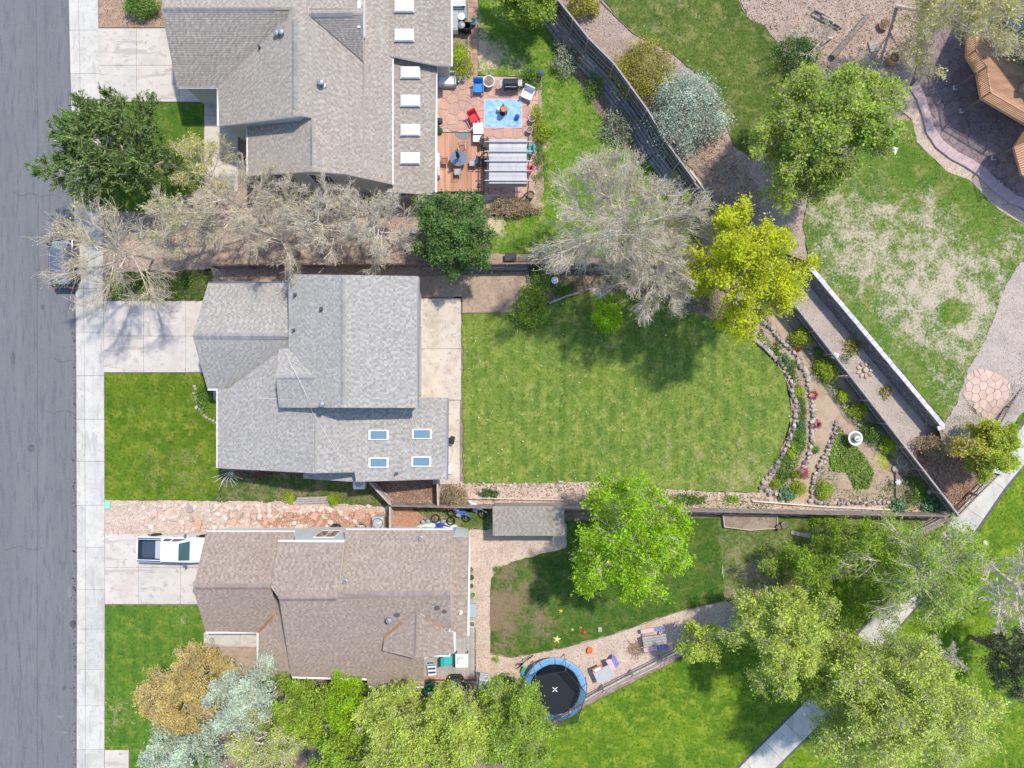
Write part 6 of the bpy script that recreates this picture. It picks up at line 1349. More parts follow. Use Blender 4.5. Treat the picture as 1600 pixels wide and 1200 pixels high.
def car():
    p = W(112, 405, 0); t = thing('parked_car', 'dark car parked along the kerb under the bare tree', 'car', (p.x-.15, p.y, .0), R(90)); w_ = .92
    X = [(-2.4,.72,.45,.80),(-2.25,.86,.32,.95),(-1.6,.91,.26,1.02),(0,.92,.24,1.04),(1.3,.92,.25,1.0),(2.0,.88,.28,.86),(2.35,.74,.36,.72)]
    b = MB().loft([section(x,w,z0,z1,.16) for x, w, z0, z1 in X]); b.build('body', PBLK, t, smooth=True)
    def ring(x0, x1, y, z, e=.15): return [(x0,-y+e,z),(x0+e,-y,z),(x1-e,-y,z),(x1,-y+e,z),(x1,y-e,z),(x1-e,y,z),(x0+e,y,z),(x0,y-e,z)]
    g = MB().loft([ring(-2.05,1.25,.82,.98), ring(-1.55,.55,.66,1.46)]); g.build('window_glass', glass_m('car_glass', (.06,.09,.13)), t)
    r = MB().loft([ring(-1.58,.58,.68,1.45), ring(-1.52,.50,.62,1.50), ring(-1.35,.35,.5,1.52)]); r.build('roof', surf('dark_roof_paint',(.10,.115,.16),fine=None,rough=.15,spec=.7), t)
    for s_ in (1,-1):
        MB().tube([(1.22,s_*.74,1.0),(.52,s_*.64,1.46)], .04, 5).build('pillar', PBLK, t); MB().rbox((.95, s_*1.0, 1.02), (.16,.2,.14), .04).build('side_mirror', PBLK, t)
        MB().rbox((2.22, s_*.62, .68), (.2,.3,.14), .04).build('headlight', CHR, t); MB().rbox((-2.36, s_*.6, .78), (.1,.3,.14), .03).build('tail_light', RED, t)
        for x in (-1.45, 1.45): wheel(t, x, s_*.82, .33, .22)
    for y in (-.5,.5): MB().tube([(-1.4,y,1.56),(.35,y,1.56)], .02, 5).build('roof_rail', CHR, t)
car()

def pot(name, label, px, r, hh, mat, plant=None, hf=h0, cat='plant pot', group=None, z=None, soil=True):
    o = G(*px, hf); o.z += .1 if z is None else z; t = thing(name, label, cat, tuple(o), 0, group)
    MB().lathe([(r*.7,0),(r*.95,hh*.8),(r,hh),(r*.86,hh),(r*.82,hh*.8),(r*.5,hh*.7)], n=20).build('bowl', mat, t, smooth=False)
    MB().lathe([(r*.83,hh*.72),(r*.8,hh*.82),(.02,hh*.85)], n=16).build('soil', MULCH, t)
    if plant:
        rng = np.random.default_rng(int(px[0])); n = 160; P = np.column_stack([rng.normal(0, r*.4, n), rng.normal(0, r*.4, n), hh+np.abs(rng.normal(0, r*.5, n))]); V, F = leaf_quads(P, .09, rng)
        link('foliage', npmesh('foliage', V, F, plant), t, kind='stuff')
    return t
def armchair(name, label, px, rz, mat, w_=.75, d=.8, z=.1, hf=h0, cat='chair', group=None, cush=None, wood=None):
    o = G(*px, hf); o.z += z; t = thing(name, label, cat, tuple(o), rz, group); lm = wood or mat
    MB().rbox((0, .02, .38), (w_-.14, d-.1, .14), .04).build('seat', cush or mat, t)
    MB().rbox((0, d/2-.02, .66), (w_-.06, .13, .62), .05, rx=R(-14)).build('backrest', mat, t)
    for s_ in (-1, 1):
        MB().rbox((s_*(w_/2-.04), 0, .58), (.09, d*.9, .05), .02).build('armrest', lm, t)
        for y in (-d/2+.06, d/2-.1): MB().rbox((s_*(w_/2-.05), y, .28), (.06,.06,.56), .01).build('leg', lm, t)
    return t
def lounge(label, px, rz, m1, m2, L=1.75, w_=.62, z=.1, hf=h0, name='lounge_chair', stripes=7):
    o = G(*px, hf); o.z += z; t = thing(name, label, 'lounge chair', tuple(o), rz)
    for s_ in (-1,1): MB().tube([(s_*w_/2,-L/2,.32),(s_*w_/2,L*.15,.32),(s_*w_/2,L/2,.85)], .025, 6).build('frame', m1, t); 
    for s_ in (-1,1):
        for y in (-L*.42, L*.25): MB().tube([(s_*w_/2,y,.33),(s_*w_/2,y,0)], .022, 6).build('leg', m1, t)
    for i in range(stripes*2):
        f = (i+.5)/(stripes*2); y = -L/2+f*L; zz = .32 if y < L*.15 else .32+(y-L*.15)/(L*.35)*.53
        MB().box((0, y, zz+.01), (w_-.04, L/(stripes*2)-.012, .018), rx=0 if y < L*.15 else R(38)).build('slat', m2 if i % 2 else m1, t)
    return t
def table(label, px, rz, w_, d, hh, top, legs, z=.1, hf=h0, name='table', cat='table'):
    o = G(*px, hf); o.z += z; t = thing(name, label, cat, tuple(o), rz)
    MB().rbox((0,0,hh), (w_,d,.05), .015).build('tabletop', top, t)
    for i in (-1,1):
        for j in (-1,1): MB().rbox((i*(w_/2-.06), j*(d/2-.06), hh/2), (.06,.06,hh-.05), .008).build('leg', legs, t)
    return t
# ---- red patio
DECKO = surf('orange_deck_board', (.54,.30,.20), [(3,.42,.6,(.47,.25,.165),(1,.15,1))], fine=(20,.08), island=.16)
dk = sheet('wood_deck', [(681,208),(757,208),(757,300),(681,300)], JOINT, .05)
mb = MB(); a = W(682,208,.3); b = W(756,299,.3); n = int((b.x-a.x)/.145)
for i in range(n): mb.box((a.x+(i+.5)*.145, (a.y+b.y)/2+random.uniform(-.02,.02), .28), (.134, a.y-b.y, .04))
mb.build('deck_boards', DECKO, dk, kind='stuff')
mb = MB(); mb.box((a.x+3.68, (a.y+b.y)/2, .16), (.03, a.y-b.y+.02, .26)); mb.box(((a.x+b.x)/2, a.y+.02, .16), (b.x-a.x, .03, .26)); mb.build('skirt_board', DECKO, dk)
for i, (y0, y1) in enumerate(((226,234),(234,242))):   # steps down from deck
    A = W(752,y0,.2); B = W(762,y1+20,.2)
o = thing('rug', 'blue and white patterned rug with a pink border on the red patio', 'rug', tuple(W(786,178,0)+Vector((0,0,.10))))
def rug_mat():
    m, n, out = _new('rug_print'); tc = n.nodes.new('ShaderNodeTexCoord'); pos = tc.outputs['Object']
    w1 = n.nodes.new('ShaderNodeTexVoronoi'); w1.inputs['Scale'].default_value = 2.6; w1.inputs['Randomness'].default_value = 0.25; n.links.new(pos, w1.inputs['Vector'])
    a_ = n.nodes.new('ShaderNodeMath'); a_.operation = 'MULTIPLY'; a_.inputs[1].default_value = 26; n.links.new(w1.outputs['Distance'], a_.inputs[0])
    s_ = n.nodes.new('ShaderNodeMath'); s_.operation = 'SINE'; n.links.new(a_.outputs[0], s_.inputs[0])
    col = _mix(n, _range(n, s_.outputs[0], .0, .35), (.10,.33,.62), (.58,.72,.78)); col = _mix(n, _range(n, _noise(n, pos, 2.5), .5, .6, 0, .6), col, (.12,.30,.60))
    b = n.nodes.new('ShaderNodeBsdfPrincipled'); b.inputs['Roughness'].default_value = .9; n.links.new(col, b.inputs['Base Color']); n.links.new(b.outputs[0], out.inputs[0]); return m
MB().rbox((0,0,.012), (2.85,2.15,.022), .005).build('field', rug_mat(), o); MB().rbox((0,0,.006), (3.02,2.3,.012), .004).build('border', surf('pink_border',(.62,.42,.44),fine=(30,.05)), o)
armchair('armchair', 'bright blue armchair beside the round white planter on the patio', (748,141), 0, BLUE, .82, .95)
armchair('armchair', 'white armchair with pale cushion right of the black barbecue', (824,152), R(-25), WP, .9, .85)
armchair('garden_chair', 'red adirondack chair beside the white side table', (741,188), R(28), RED, .75, .8)
table('white square table with reddish wood legs by the wooden deck', (748,207), R(2), .78, .85, .75, WP, WOODR)
table('small white metal table at the front of the square white table', (746,222), 0, .62, .5, .45, WP, WOODR, z=.3, name='side_table')
o = G(698,129); t = thing('patio_sofa', 'white box framed patio sofa against the brown shingled house', 'sofa', (o.x, o.y, .1))
MB().rbox((0,0,.22), (1.55,1.0,.4), .04).build('base', GREYP, t); MB().rbox((.05,-.08,.47), (1.25,.68,.12), .04).build('cushion', WP, t); MB().rbox((0,.44,.6), (1.55,.14,.5), .04).build('backrest', GREYP, t)
for s_ in (-1,1): MB().rbox((s_*.72,-.05,.5), (.12,.85,.28), .03).build('armrest', GREYP, t)
pot('planter', 'left of two small white flower pots beside the patio sofa', (717,128), .17, .35, WP, LF_SILV); pot('planter', 'right of two small white flower pots beside the patio sofa', (725,127), .17, .38, WP, LF_SILV)
pot('planter', 'round white rimmed planter between the blue chair and the barbecue', (764,132), .46, .5, WP)
pot('planter', 'upper round grey pot at the right edge of the patio', (831,189), .27, .45, CON2); pot('planter', 'lower round grey pot at the right edge of the patio', (827,206), .25, .42, CON2)
pot('planter', 'round dark pot at the south corner of the pergola', (829,307), .30, .45, DKB); pot('planter', 'small dark pot on the deck beside the pergola post', (749,292), .16, .35, DKB)
def grill(label, px, rz, mat, w_=1.35, z=.1, cover=False):
    o = G(*px); o.z += z; t = thing('barbecue', label, 'barbecue', tuple(o), rz)
    MB().rbox((0,0,.55), (w_*.62,.55,.6), .04).build('cabinet', mat, t)
    m = MB(); S_ = []
    for i in range(7):
        a = math.pi*i/6; S_.append((math.cos(a)*.32, .86+math.sin(a)*.3))
    m.loft([[(-w_*.33, y, zz) for y, zz in S_], [(w_*.33, y, zz) for y, zz in S_]]); m.build('lid', mat, t)
    for s_ in (-1,1): MB().rbox((s_*w_*.42,0,.86), (w_*.2,.5,.05), .02).build('side_shelf', METALG, t)
    MB().tube([(-w_*.25,-.36,1.0),(w_*.25,-.36,1.0)], .02, 6).build('handle', CHR, t)
    for i in (-1,1):
        for j in (-1,1): MB().rbox((i*w_*.28, j*.22, .13), (.06,.06,.26), .01).build('leg', DKB, t)
    return t
grill('large black lidded barbecue on the north edge of the red patio', (798,138), 0, BCLOTH, 1.7)
o = G(787,176); t = thing('plant_stand', 'dark iron stand with white urns standing on the blue rug', 'plant stand', (o.x, o.y, .12))
MB().lathe([(.32,0),(.30,.04),(.05,.06),(.04,.5),(.28,.52),(.30,.56),(.02,.57)], n=14).build('pedestal', DKB, t)
MB().lathe([(.10,.57),(.22,.75),(.24,.9),(.18,.9),(.02,.86)], (.02,-.1,0), n=14).build('urn', TERRA, t); MB().lathe([(.1,.05),(.2,.2),(.16,.42),(.02,.45)], (-.34,.12,0), n=12).build('urn', WP, t); MB().lathe([(.12,.57),(.13,.6),(.02,1.25)], (-.02,.18,0), n=8).build('finial', METALG, t)
o = G(808,185); MB().lathe([(.05,0),(.16,.06),(.2,.2),(.16,.34),(.04,.4)], n=14).build('glass_globe', surf('cobalt',(.03,.07,.45),fine=None,rough=.15,spec=.7), None, (o.x, o.y, .122), label='cobalt blue glazed ball on the corner of the rug', cat='garden ball')
o = G(724,211); mb = MB(); mb.prism([(.62*math.cos(R(a)), -.5*math.sin(R(a))) for a in range(0,181,15)], 0, .02); mb.build('doormat', surf('grey_mat',(.20,.21,.22),fine=(40,.1)), None, (o.x, o.y+.05, .302), label='grey half round mat at the top edge of the wooden deck', cat='mat')
# glass table with four chairs
o = G(718,254); t = thing('dining_table', 'oval glass table with folded dark umbrella on the wooden deck', 'table', (o.x, o.y, .3))
MB().lathe([(.64,.70),(.66,.72),(.02,.725)], n=24, sy=.9).build('tabletop', glass_m('table_glass',(.16,.19,.24),.08), t); MB().lathe([(.3,0),(.06,.05),(.05,.7)], n=10).build('pedestal', DKB, t)
MB().lathe([(.02,2.3),(.10,2.1),(.16,1.2),(.07,.9),(.03,.72)][::-1], n=10).build('folded_umbrella', surf('umbrella_cloth',(.06,.08,.10),fine=(20,.1)), t)
k = 0
for (x, y, a, lab) in ((723,236,180+10,'wire frame chair behind the glass table, nearest the doormat'),(696,256,270,'wire frame chair left of the glass table beside the house wall'),(739,259,90,'wire frame chair right of the glass table beside the pergola'),(716,273,0,'wire frame chair in front of the glass table, nearest the dark tree')):
    o = G(x, y); c = thing('patio_chair', lab, 'chair', (o.x, o.y, .3), R(a), 'wire chairs round the glass table')
    MB().rbox((0,0,.42), (.5,.48,.03), .01).build('seat', WOODR if k in (0,1) else METALG, c); f = MB()
    for i in range(5): f.tube([(-.2+.1*i,-.25,.45),(-.2+.1*i,-.30,.9)], .011, 4)
    f.tube([(-.24,-.24,.42),(-.24,-.31,.92),(.24,-.31,.92),(.24,-.24,.42)], .016, 5); f.build('backrest', METALG, c)
    for i in (-1,1):
        MB().tube([(i*.26,-.25,.62),(i*.27,.2,.62),(i*.25,.22,0)], .015, 5).build('armrest', METALG, c)
        MB().tube([(i*.24,-.24,.42),(i*.24,-.24,0)], .015, 5).build('leg', METALG, c)
    k += 1
# pergola with cloth roof
def pergola():
    P = [W(764,217,2.3), W(823,217,2.3), W(823,287,2.3), W(764,287,2.3)]; o = (P[0]+P[2])/2; o.z = .1; t = thing('pergola', 'pergola with dark beams and a pale grey cloth roof on the patio', 'pergola', tuple(o))
    hw = (P[1].x-P[0].x)/2; hd = (P[0].y-P[2].y)/2; z = 2.25; cl = surf('canopy_cloth', (.52,.51,.50), [(2,.45,.6,(.45,.44,.43),(1,.3,1))], fine=(30,.04)); n = 5
    for i in range(n):    # sagging cloth panels between beams
        y0 = hd-2*hd*i/n; y1 = hd-2*hd*(i+1)/n; m = MB(); vs = []
        for j in range(5):
            f = j/4; zz = z-.02-.07*math.sin(math.pi*f)
            for x in (-hw, hw): vs.append((x, y0+(y1-y0)*f*.985, zz))
        m.add(vs, [(2*j,2*j+2,2*j+3,2*j+1) for j in range(4)]); m.build('cloth_panel', cl, t)
    m = MB(); m.add([(-hw,-hd,z-.02),(hw,-hd,z-.02),(hw,-hd-.03,z-.75),(-hw,-hd-.03,z-.75)], [(3,2,1,0)]); m.build('hanging_cloth', surf('cloth_flap',(.36,.34,.33),fine=(20,.06)), t)
    for i in range(5):
        y = hd-.25-2*(hd-.12)*i/4.3; MB().box((.05, y, z+.06), (2*hw+.75, .07, .1)).build('beam', METALG, t)
    for s_ in (-1,1):
        MB().box((s_*(hw+.12), 0, z-.02), (.08, 2*hd+.3, .1)).build('side_beam', DKB, t)
        for y in (-hd, hd): MB().rbox((s_*(hw+.12), y, (z-.1)/2), (.1,.1,z-.1), .01).build('post', WOODR if s_ < 0 else METALG, t)
pergola()
armchair('patio_armchair', 'upper dark wicker chair under the west edge of the pergola', (760,228), R(90), DKB, .7, .7); armchair('patio_armchair', 'lower dark wicker chair under the west edge of the pergola', (760,256), R(90), DKB, .7, 1.3)
armchair('patio_armchair', 'teal cushioned chair at the east edge of the pergola', (827,238), R(-90), TEAL, .7, .6); armchair('patio_armchair', 'red cushioned chair at the east edge of the pergola', (826,268), R(-90), RED, .5, .5)
o = G(681,264); t = thing('wall_cabinet', 'white cabinet and grill against the house beside the wooden deck', 'cabinet', (o.x+.15, o.y, .3)); MB().rbox((0,0,.45), (.5,1.7,.9), .03).build('body', WP, t); MB().rbox((.02,-.5,.92), (.35,.55,.06), .02).build('hob', METALG, t)
o = G(688,196); t = thing('kettle_barbecue', 'small dark round grill against the house wall by the mat', 'barbecue', (o.x, o.y, .1)); MB().lathe([(.1,.5),(.25,.6),(.28,.75),(.2,.9),(.02,.98)], n=14).build('bowl', DKB, t)
for a in (0,120,240): MB().tube([(.12*math.cos(R(a)),.12*math.sin(R(a)),.55),(.3*math.cos(R(a)),.3*math.sin(R(a)),0)], .02, 5).build('leg', CHR, t)
pot('planter', 'dark pot of trailing plants below the small round grill', (688,208), .24, .4, DKB, LF_DARK)
# ---- bins and units above
o = G(709,40); t = thing('storage_box', 'grey storage box with dark top against the brown house', 'storage box', (o.x, o.y, .0)); MB().rbox((0,0,.35), (.7,1.4,.7), .03).build('body', WP, t); MB().rbox((0,0,.72), (.66,1.3,.06), .02).build('lid', METALG, t)
o = G(716,6); t = thing('garden_bench', 'white slatted bench at the top frame beside the brown house', 'bench', (o.x, o.y, 0)); 
for i in range(5): MB().rbox((0,-.34+.16*i,.45), (1.2,.12,.04), .01).build('slat', WP, t)
for i in (-1,1): MB().rbox((i*.5,0,.22), (.08,.7,.42), .01).build('leg', METALG, t)
o = G(717,20); MB().rbox((0,0,.06), (1.25,.95,.1), .02).build('paving_slab', surf('blue_grey_slab',(.27,.29,.33),fine=(20,.08)), None, (o.x, o.y, -.02), label='plain grey concrete pad below the white slatted bench', cat='slab')
for i, (x, y, m_, lab) in enumerate(((722,34,METALG,'round lidded grey bin beside the storage box'),(731,48,BLACK,'square open black bin below the round lidded bin'),(722,47,METALG,'low grey bin squeezed beside the storage box'))):
    o = G(x, y); t = thing('bin', lab, 'bin', (o.x, o.y, 0))
    if i == 1:
        for a, b, c_, d in ((-.26,0,.04,.56),(.26,0,.04,.56),(0,-.26,.5,.04),(0,.26,.5,.04)): MB().box((a,b,.4), (c_,d,.78)).build('side', m_, t)
        MB().box((0,0,.05), (.5,.5,.04)).build('base', m_, t)
    else:
        MB().lathe([(.22,0),(.27,.7),(.27,.72)], n=14).build('body', BLACK, t); MB().lathe([(.29,.72),(.28,.78),(.1,.86),(.02,.87)], n=14).build('lid', m_ if i else WP, t)
o = G(740,38); t = thing('hose_reel', 'teal hose coil beside the paver path', 'hose reel', (o.x, o.y, 0.1))
for i in range(4): MB().tube([((.24+.02*(i%2))*math.cos(R(a)), (.24+.02*(i%2))*math.sin(R(a)), .25+.05*i) for a in range(0,360,24)], .028, 5, closed=True).build('coil', TEAL, t)
MB().rbox((0,0,.2), (.18,.5,.4), .03).build('stand', DKB, t)
o = G(844,126); t = thing('garden_lantern', 'tall garden post with dark blue cap and clay collar by the barbecue', 'lamp', (o.x, o.y, .0)); MB().lathe([(.05,0),(.05,1.3)], n=8).build('post', DKB, t); MB().lathe([(.12,1.0),(.16,1.1),(.10,1.2)], n=12).build('collar', TERRA, t); MB().lathe([(.2,1.3),(.22,1.38),(.1,1.5),(.02,1.52)], n=12).build('cap', surf('slate_blue',(.08,.12,.2),fine=None), t)
# ---- middle yard
o = G(706,688); t = thing('small_grill', 'small black folding grill on the concrete patio by the grey house', 'barbecue', (o.x, o.y, .09), R(-15)); MB().rbox((0,0,.55), (.5,.42,.22), .05).build('body', BLACK, t); MB().rbox((.05,.3,.5), (.35,.2,.03), .01).build('shelf', DKB, t)
for i in (-1,1):
    for j in (-1,1): MB().tube([(i*.2,j*.16,.5),(-i*.22,j*.2,0)], .018, 5).build('leg', DKB, t)
mb = MB(); pth = [W(x, y, .11)-W(706,690,0) for x, y in ((706,696),(708,704),(706,713),(702,722),(699,730),(701,736))]; mb.tube(pth, .02, 5); mb.build('garden_hose', GREYP, None, tuple(W(706,690,0)), label='thin grey hose running along the concrete from the black grill', cat='hose')
o = G(701,732); MB().rbox((0,0,.3), (.42,.7,.6), .03).build('meter_box', WP, None, (o.x, o.y, .09), label='white utility cabinet against the grey house on the concrete', cat='cabinet')
o = G(699,743); MB().rbox((0,0,.15), (.25,.35,.3), .02).build('vent_box', WP, None, (o.x, o.y, .09), label='small white box just below the white utility cabinet', cat='box')
def ac(label, px, mat, r=.42):
    o = G(*px); t = thing('air_conditioner', label, 'air conditioner', (o.x, o.y, .04)); MB().rbox((0,0,.36), (.95,1.05,.72), .12).build('casing', mat, t)
    MB().lathe([(r*.98,.715),(r,.735),(r*.9,.738),(r*.88,.70),(.03,.68)], n=24).build('fan_shroud', BLACK, t)
    for i in range(4): MB().box((math.cos(R(90*i+20))*r*.45, math.sin(R(90*i+20))*r*.45, .725), (r*.8,.16,.015), R(90*i+20), rx=R(12)).build('fan_blade', GREYP if i else WP, t)
    g = MB()
    for i in range(1, 5): g.tube([(r*i/4.6*math.cos(R(a)), r*i/4.6*math.sin(R(a)), .76) for a in range(0,360,20)], .006, 3, closed=True)
    g.build('grille', METALG, t, kind='stuff')
ac('grey air conditioner with a round black fan beside the diagonal fence', (593,815), GREYP); ac('white air conditioner half under the south eave of the grey house', (564,752), WP, .3)
def window_well(label, px):
    o = G(*px); t = thing('window_well', label, 'window well', (o.x, o.y, .0)); A = [(.52*math.cos(R(a)), .48*math.sin(R(a))) for a in range(0,181,15)]
    m = MB(); n = len(A)
    for i in range(n-1): 
        (x, y), (x2, y2) = A[i], A[i+1]; m.add([(x,y,0),(x2,y2,0),(x2,y2,.22),(x,y,.22),(x*.93,y*.93,0),(x2*.93,y2*.93,0),(x2*.93,y2*.93,.22),(x*.93,y*.93,.22)], [(0,1,2,3),(4,7,6,5),(3,2,6,7)])
    m.build('rim', METALG, t); MB().prism([(x*.92, y*.92) for x, y in A], .05, .075).build('pit', surf('dark_pit',(.03,.028,.03),fine=None), t)
    for i in range(6): 
        x = -.4+.16*i; h_ = .46*math.sqrt(max(.05, 1-(x/.52)**2)); MB().tube([(x,0,.23),(x,h_,.23)], .012, 4).build('bar', DKB, t)
window_well('left dark barred window well at the north wall of the brown roofed house', (526,826)); window_well('right dark barred window well nearest the air conditioner', (564,826))
def bench_plank():
    o = G(489,781); t = thing('plank_bridge', 'weathered grey plank walkway between two yellow green plants', 'walkway', (o.x, o.y, .05), R(2))
    for i in range(3): MB().rbox((0,-.18+.18*i,.12), (2.6-.2*abs(i-1),.16,.05), .01).build('plank', FW_G, t)
    for s_ in (-1,1): MB().rbox((s_*1.0,0,.05), (.1,.55,.1), .01).build('sleeper', FW_G, t)
bench_plank()
o = G(169.5,788.5); MB().rbox((0,0,.09), (.42,.6,.14), .03).build('utility_box_lid', surf('mint_green',(.30,.58,.42),fine=None), None, (o.x, o.y, .03), label='pale green utility box lid beside the sidewalk at the rock bed', cat='utility box')
def canoe():
    o = G(682,824); t = thing('canoe', 'pale grey upturned canoe lying along the north wall of the lower house', 'canoe', (o.x, o.y+.1, .06), R(1)); S_ = []
    for i in range(13):
        f = i/12; x = -1.65+3.3*f; w_ = .42*math.sin(math.pi*min(max(f,.015),.985))**.7; hh = .36*(math.sin(math.pi*min(max(f,.015),.985))**.5)+.02
        S_.append([(x, w_*math.cos(R(a)), hh*math.sin(R(a))) for a in range(0,181,20)])
    MB().loft(S_).build('hull', surf('canoe_shell',(.55,.58,.50),fine=(10,.05),rough=.5), t, smooth=True); MB().tube([(-1.6,0,.1),(-.8,0,.34),(0,0,.38),(.8,0,.34),(1.6,0,.1)], .02, 5).build('keel', METALG, t)
canoe()
def dirt_bike(label, px, rz, col, lean=60):
    o = G(*px); t = thing('dirt_bike', label, 'motorcycle', (o.x, o.y, .12), rz); e = R(lean); 
    def q(x, y, z): return (x, y*math.cos(e)+z*math.sin(e), -y*math.sin(e)+z*math.cos(e)) 
    for x in (-.6,.62):
        MB().tube([q(x+.3*math.cos(R(a)), 0, .3+.3*math.sin(R(a))) for a in range(0,360,24)], .05, 6, closed=True).build('wheel', RUB, t)
    MB().loft([[q(-.65,-.05,.75),q(-.65,.05,.75),q(-.65,.05,.82),q(-.65,-.05,.82)],[q(-.2,-.12,.68),q(-.2,.12,.68),q(-.2,.12,.84),q(-.2,-.12,.84)],[q(.25,-.14,.62),q(.25,.14,.62),q(.25,.14,.95),q(.25,-.14,.95)],[q(.42,-.06,.7),q(.42,.06,.7),q(.42,.06,.95),q(.42,-.06,.95)]]).build('tank', col, t)
    MB().loft([[q(-.8,-.1,.85),q(-.8,.1,.85),q(-.8,.1,.9),q(-.8,-.1,.9)],[q(-.1,-.12,.84),q(-.1,.12,.84),q(-.1,.12,.9),q(-.1,-.12,.9)]]).build('seat', WP, t)
    MB().tube([q(.62,0,.3),q(.42,0,1.0)], .035, 6).build('fork', CHR, t); MB().tube([q(.36,-.36,1.05),q(.42,-.1,1.0),q(.42,.1,1.0),q(.36,.36,1.05)], .018, 5).build('handlebar', DKB, t)
    MB().rbox(q(-.02,0,.42), (.4,.3,.3), .05).build('engine', METALG, t); MB().loft([[q(.4,-.06,.66),q(.4,.06,.66),q(.4,.06,.69),q(.4,-.06,.69)],[q(.95,-.05,.62),q(.95,.05,.62),q(.95,.05,.65),q(.95,-.05,.65)]]).build('fender', col, t)
dirt_bike('navy blue dirt bike lying nearest the brown round shrub', (694,806), R(170), surf('navy_paint',(.03,.05,.30),fine=None,rough=.3)); dirt_bike('blue and white dirt bike in the middle of three by the canoe', (715,810), R(-20), surf('mid_blue_paint',(.06,.16,.50),fine=None,rough=.3)); dirt_bike('white dirt bike nearest the grey shed', (740,803), R(-25), WP, 70)
for i, (x, y, lab) in enumerate(((663,813,'left grey bucket behind the pale canoe'),(671,812,'right grey bucket behind the pale canoe'))): 
    o = G(x, y); t = thing('bucket', lab, 'bucket', (o.x, o.y, .05)); MB().lathe([(.16,0),(.2,.36),(.18,.36),(.15,.05)], n=14).build('pail', GREYP, t); MB().tube([(.19*math.cos(R(a)), .19*math.sin(R(a)), .38) for a in range(0,181,20)], .008, 4).build('handle', CHR, t)
# birdbath with statue
o = G(1328.5,683.5); t = thing('birdbath', 'round white two tier birdbath on the leafy triangular bed', 'birdbath', (o.x, o.y, .05)); MB().lathe([(.3,0),(.26,.08),(.11,.14),(.09,.55),(.2,.62)], n=18).build('pedestal', WP, t)
MB().lathe([(.18,.6),(.5,.70),(.56,.78),(.48,.78),(.42,.72),(.02,.69)], n=28).build('bowl', WHITE, t); MB().lathe([(.41,.735),(.02,.736)], n=24).build('water', glass_m('bird_water',(.22,.20,.13)), t)
MB().lathe([(.14,.70),(.07,.80),(.07,1.0),(.22,1.06),(.2,1.1),(.06,1.12),(.09,1.22),(.05,1.32),(.01,1.34)], n=16).build('finial', WP, t)
o = W(1306,556,1.6); t = thing('birdhouse', 'white square birdhouse standing against the dark fence near the gravel strip', 'birdhouse', (o.x, o.y, 0), R(-25)); MB().rbox((0,0,1.5), (.4,.42,.25), .02).build('box', WHITE, t); MB().rbox((0,0,1.635), (.2,.22,.03), .01).build('hatch', surf('pale_blue',(.45,.5,.62),fine=None), t); MB().box((0,0,.7), (.08,.08,1.4)).build('post', FW_D, t)
o = G(1406,720); MB().tube([(.42*math.cos(R(a)), .42*math.sin(R(a)), 0) for a in range(0,360,15)], .03, 6, closed=True).build('hose_hoop', surf('pale_green_hose',(.32,.55,.32),fine=None), None, (o.x, o.y, .35), label='pale green hoop leaning over the plants by the dark fence', cat='hoop')
o = G(1398,732); MB().lathe([(.27,0),(.28,.14),(.02,.15)], n=18).build('round_slab', STM[1], None, (o.x, o.y, .05), label='round grey stepping stone at the top of the short dark edging', cat='stepping stone')
o = G(1395,751); t = thing('garden_spinner', 'blue and white flower shaped spinner beside the short dark edging', 'garden spinner', (o.x, o.y, .05)); MB().lathe([(.015,0),(.015,.7)], n=6).build('stem', DKB, t)
for i in range(6): MB().rbox((math.cos(R(60*i))*.13, math.sin(R(60*i))*.13, .72), (.2,.1,.02), .02, R(60*i)).build('petal', surf('petal_white_blue',(.62,.70,.85),fine=None), t)
for i, (x, y, a, lab) in enumerate(((1402,699,10,'upper grey board bench against the dark fence'),(1450,764,60,'lower rounded grey slab leaning at the dark fence'))):
    o = G(x, y); t = thing('garden_bench', lab, 'bench', (o.x, o.y, .05), R(a-15)); MB().rbox((0,0,.4), (.75,.32,.05), .02).build('seat', surf('bench_grey',(.42,.43,.42),fine=(10,.05)), t)
    for s_ in (-1,1): MB().rbox((s_*.28,0,.19), (.06,.28,.38), .01).build('leg', FW_G, t)
o = G(866,440); MB().lathe([(.2,0),(.22,.03),(.22,.6),(.27,.62),(.27,.66),(.2,.68),(.12,.8),(.02,.82)], n=18).build('lidded_bin', WP, None, (o.x, o.y, .05), label='white lidded round bin in the bed above the lawn', cat='bin')
o = G(798,403); t = thing('tub', 'black tub against the fence north of the tan bed', 'tub', (o.x, o.y, .06)); MB().loft([[(-.38,-.25,.15),(.38,-.25,.15),(.38,.25,.15),(-.38,.25,.15)],[(-.45,-.32,.5),(.45,-.32,.5),(.45,.32,.5),(-.45,.32,.5)]]).build('tub', DKB, t)
for s_ in (-1,1): MB().rbox((s_*.3,0,.08), (.06,.3,.16), .01).build('foot', DKB, t)
pot('planter', 'round grey tyre planter beside the black tub', (839,399), .3, .22, DKB, z=.06)
o = G(826,421); t = thing('lattice_frame', 'pale rail frame lying along the top of the tan bed', 'frame', (o.x-1.6, o.y, .3))
for y in (-.12,.12): MB().rbox((0,y,.6), (3.0,.06,.05), .01).build('rail', METALG, t)
for x in (-1.3,0,1.3): MB().rbox((x,0,.3), (.06,.06,.6), .01).build('leg', METALG, t)
o = G(876,753); MB().rbox((0,0,.1), (.42,.22,.16), .07).build('stepping_block', STM[1], None, (o.x, o.y, .05), label='single grey stone on the grass edge above the shed', cat='stone')
o = G(1396,236,hE); MB().rbox((0,0,.03), (.42,.55,.1), .02).build('lawn_box_lid', WP, None, (o.x, o.y, o.z+.05), R(-25), label='white valve box lid in the grass beside the broad green tree', cat='utility box')
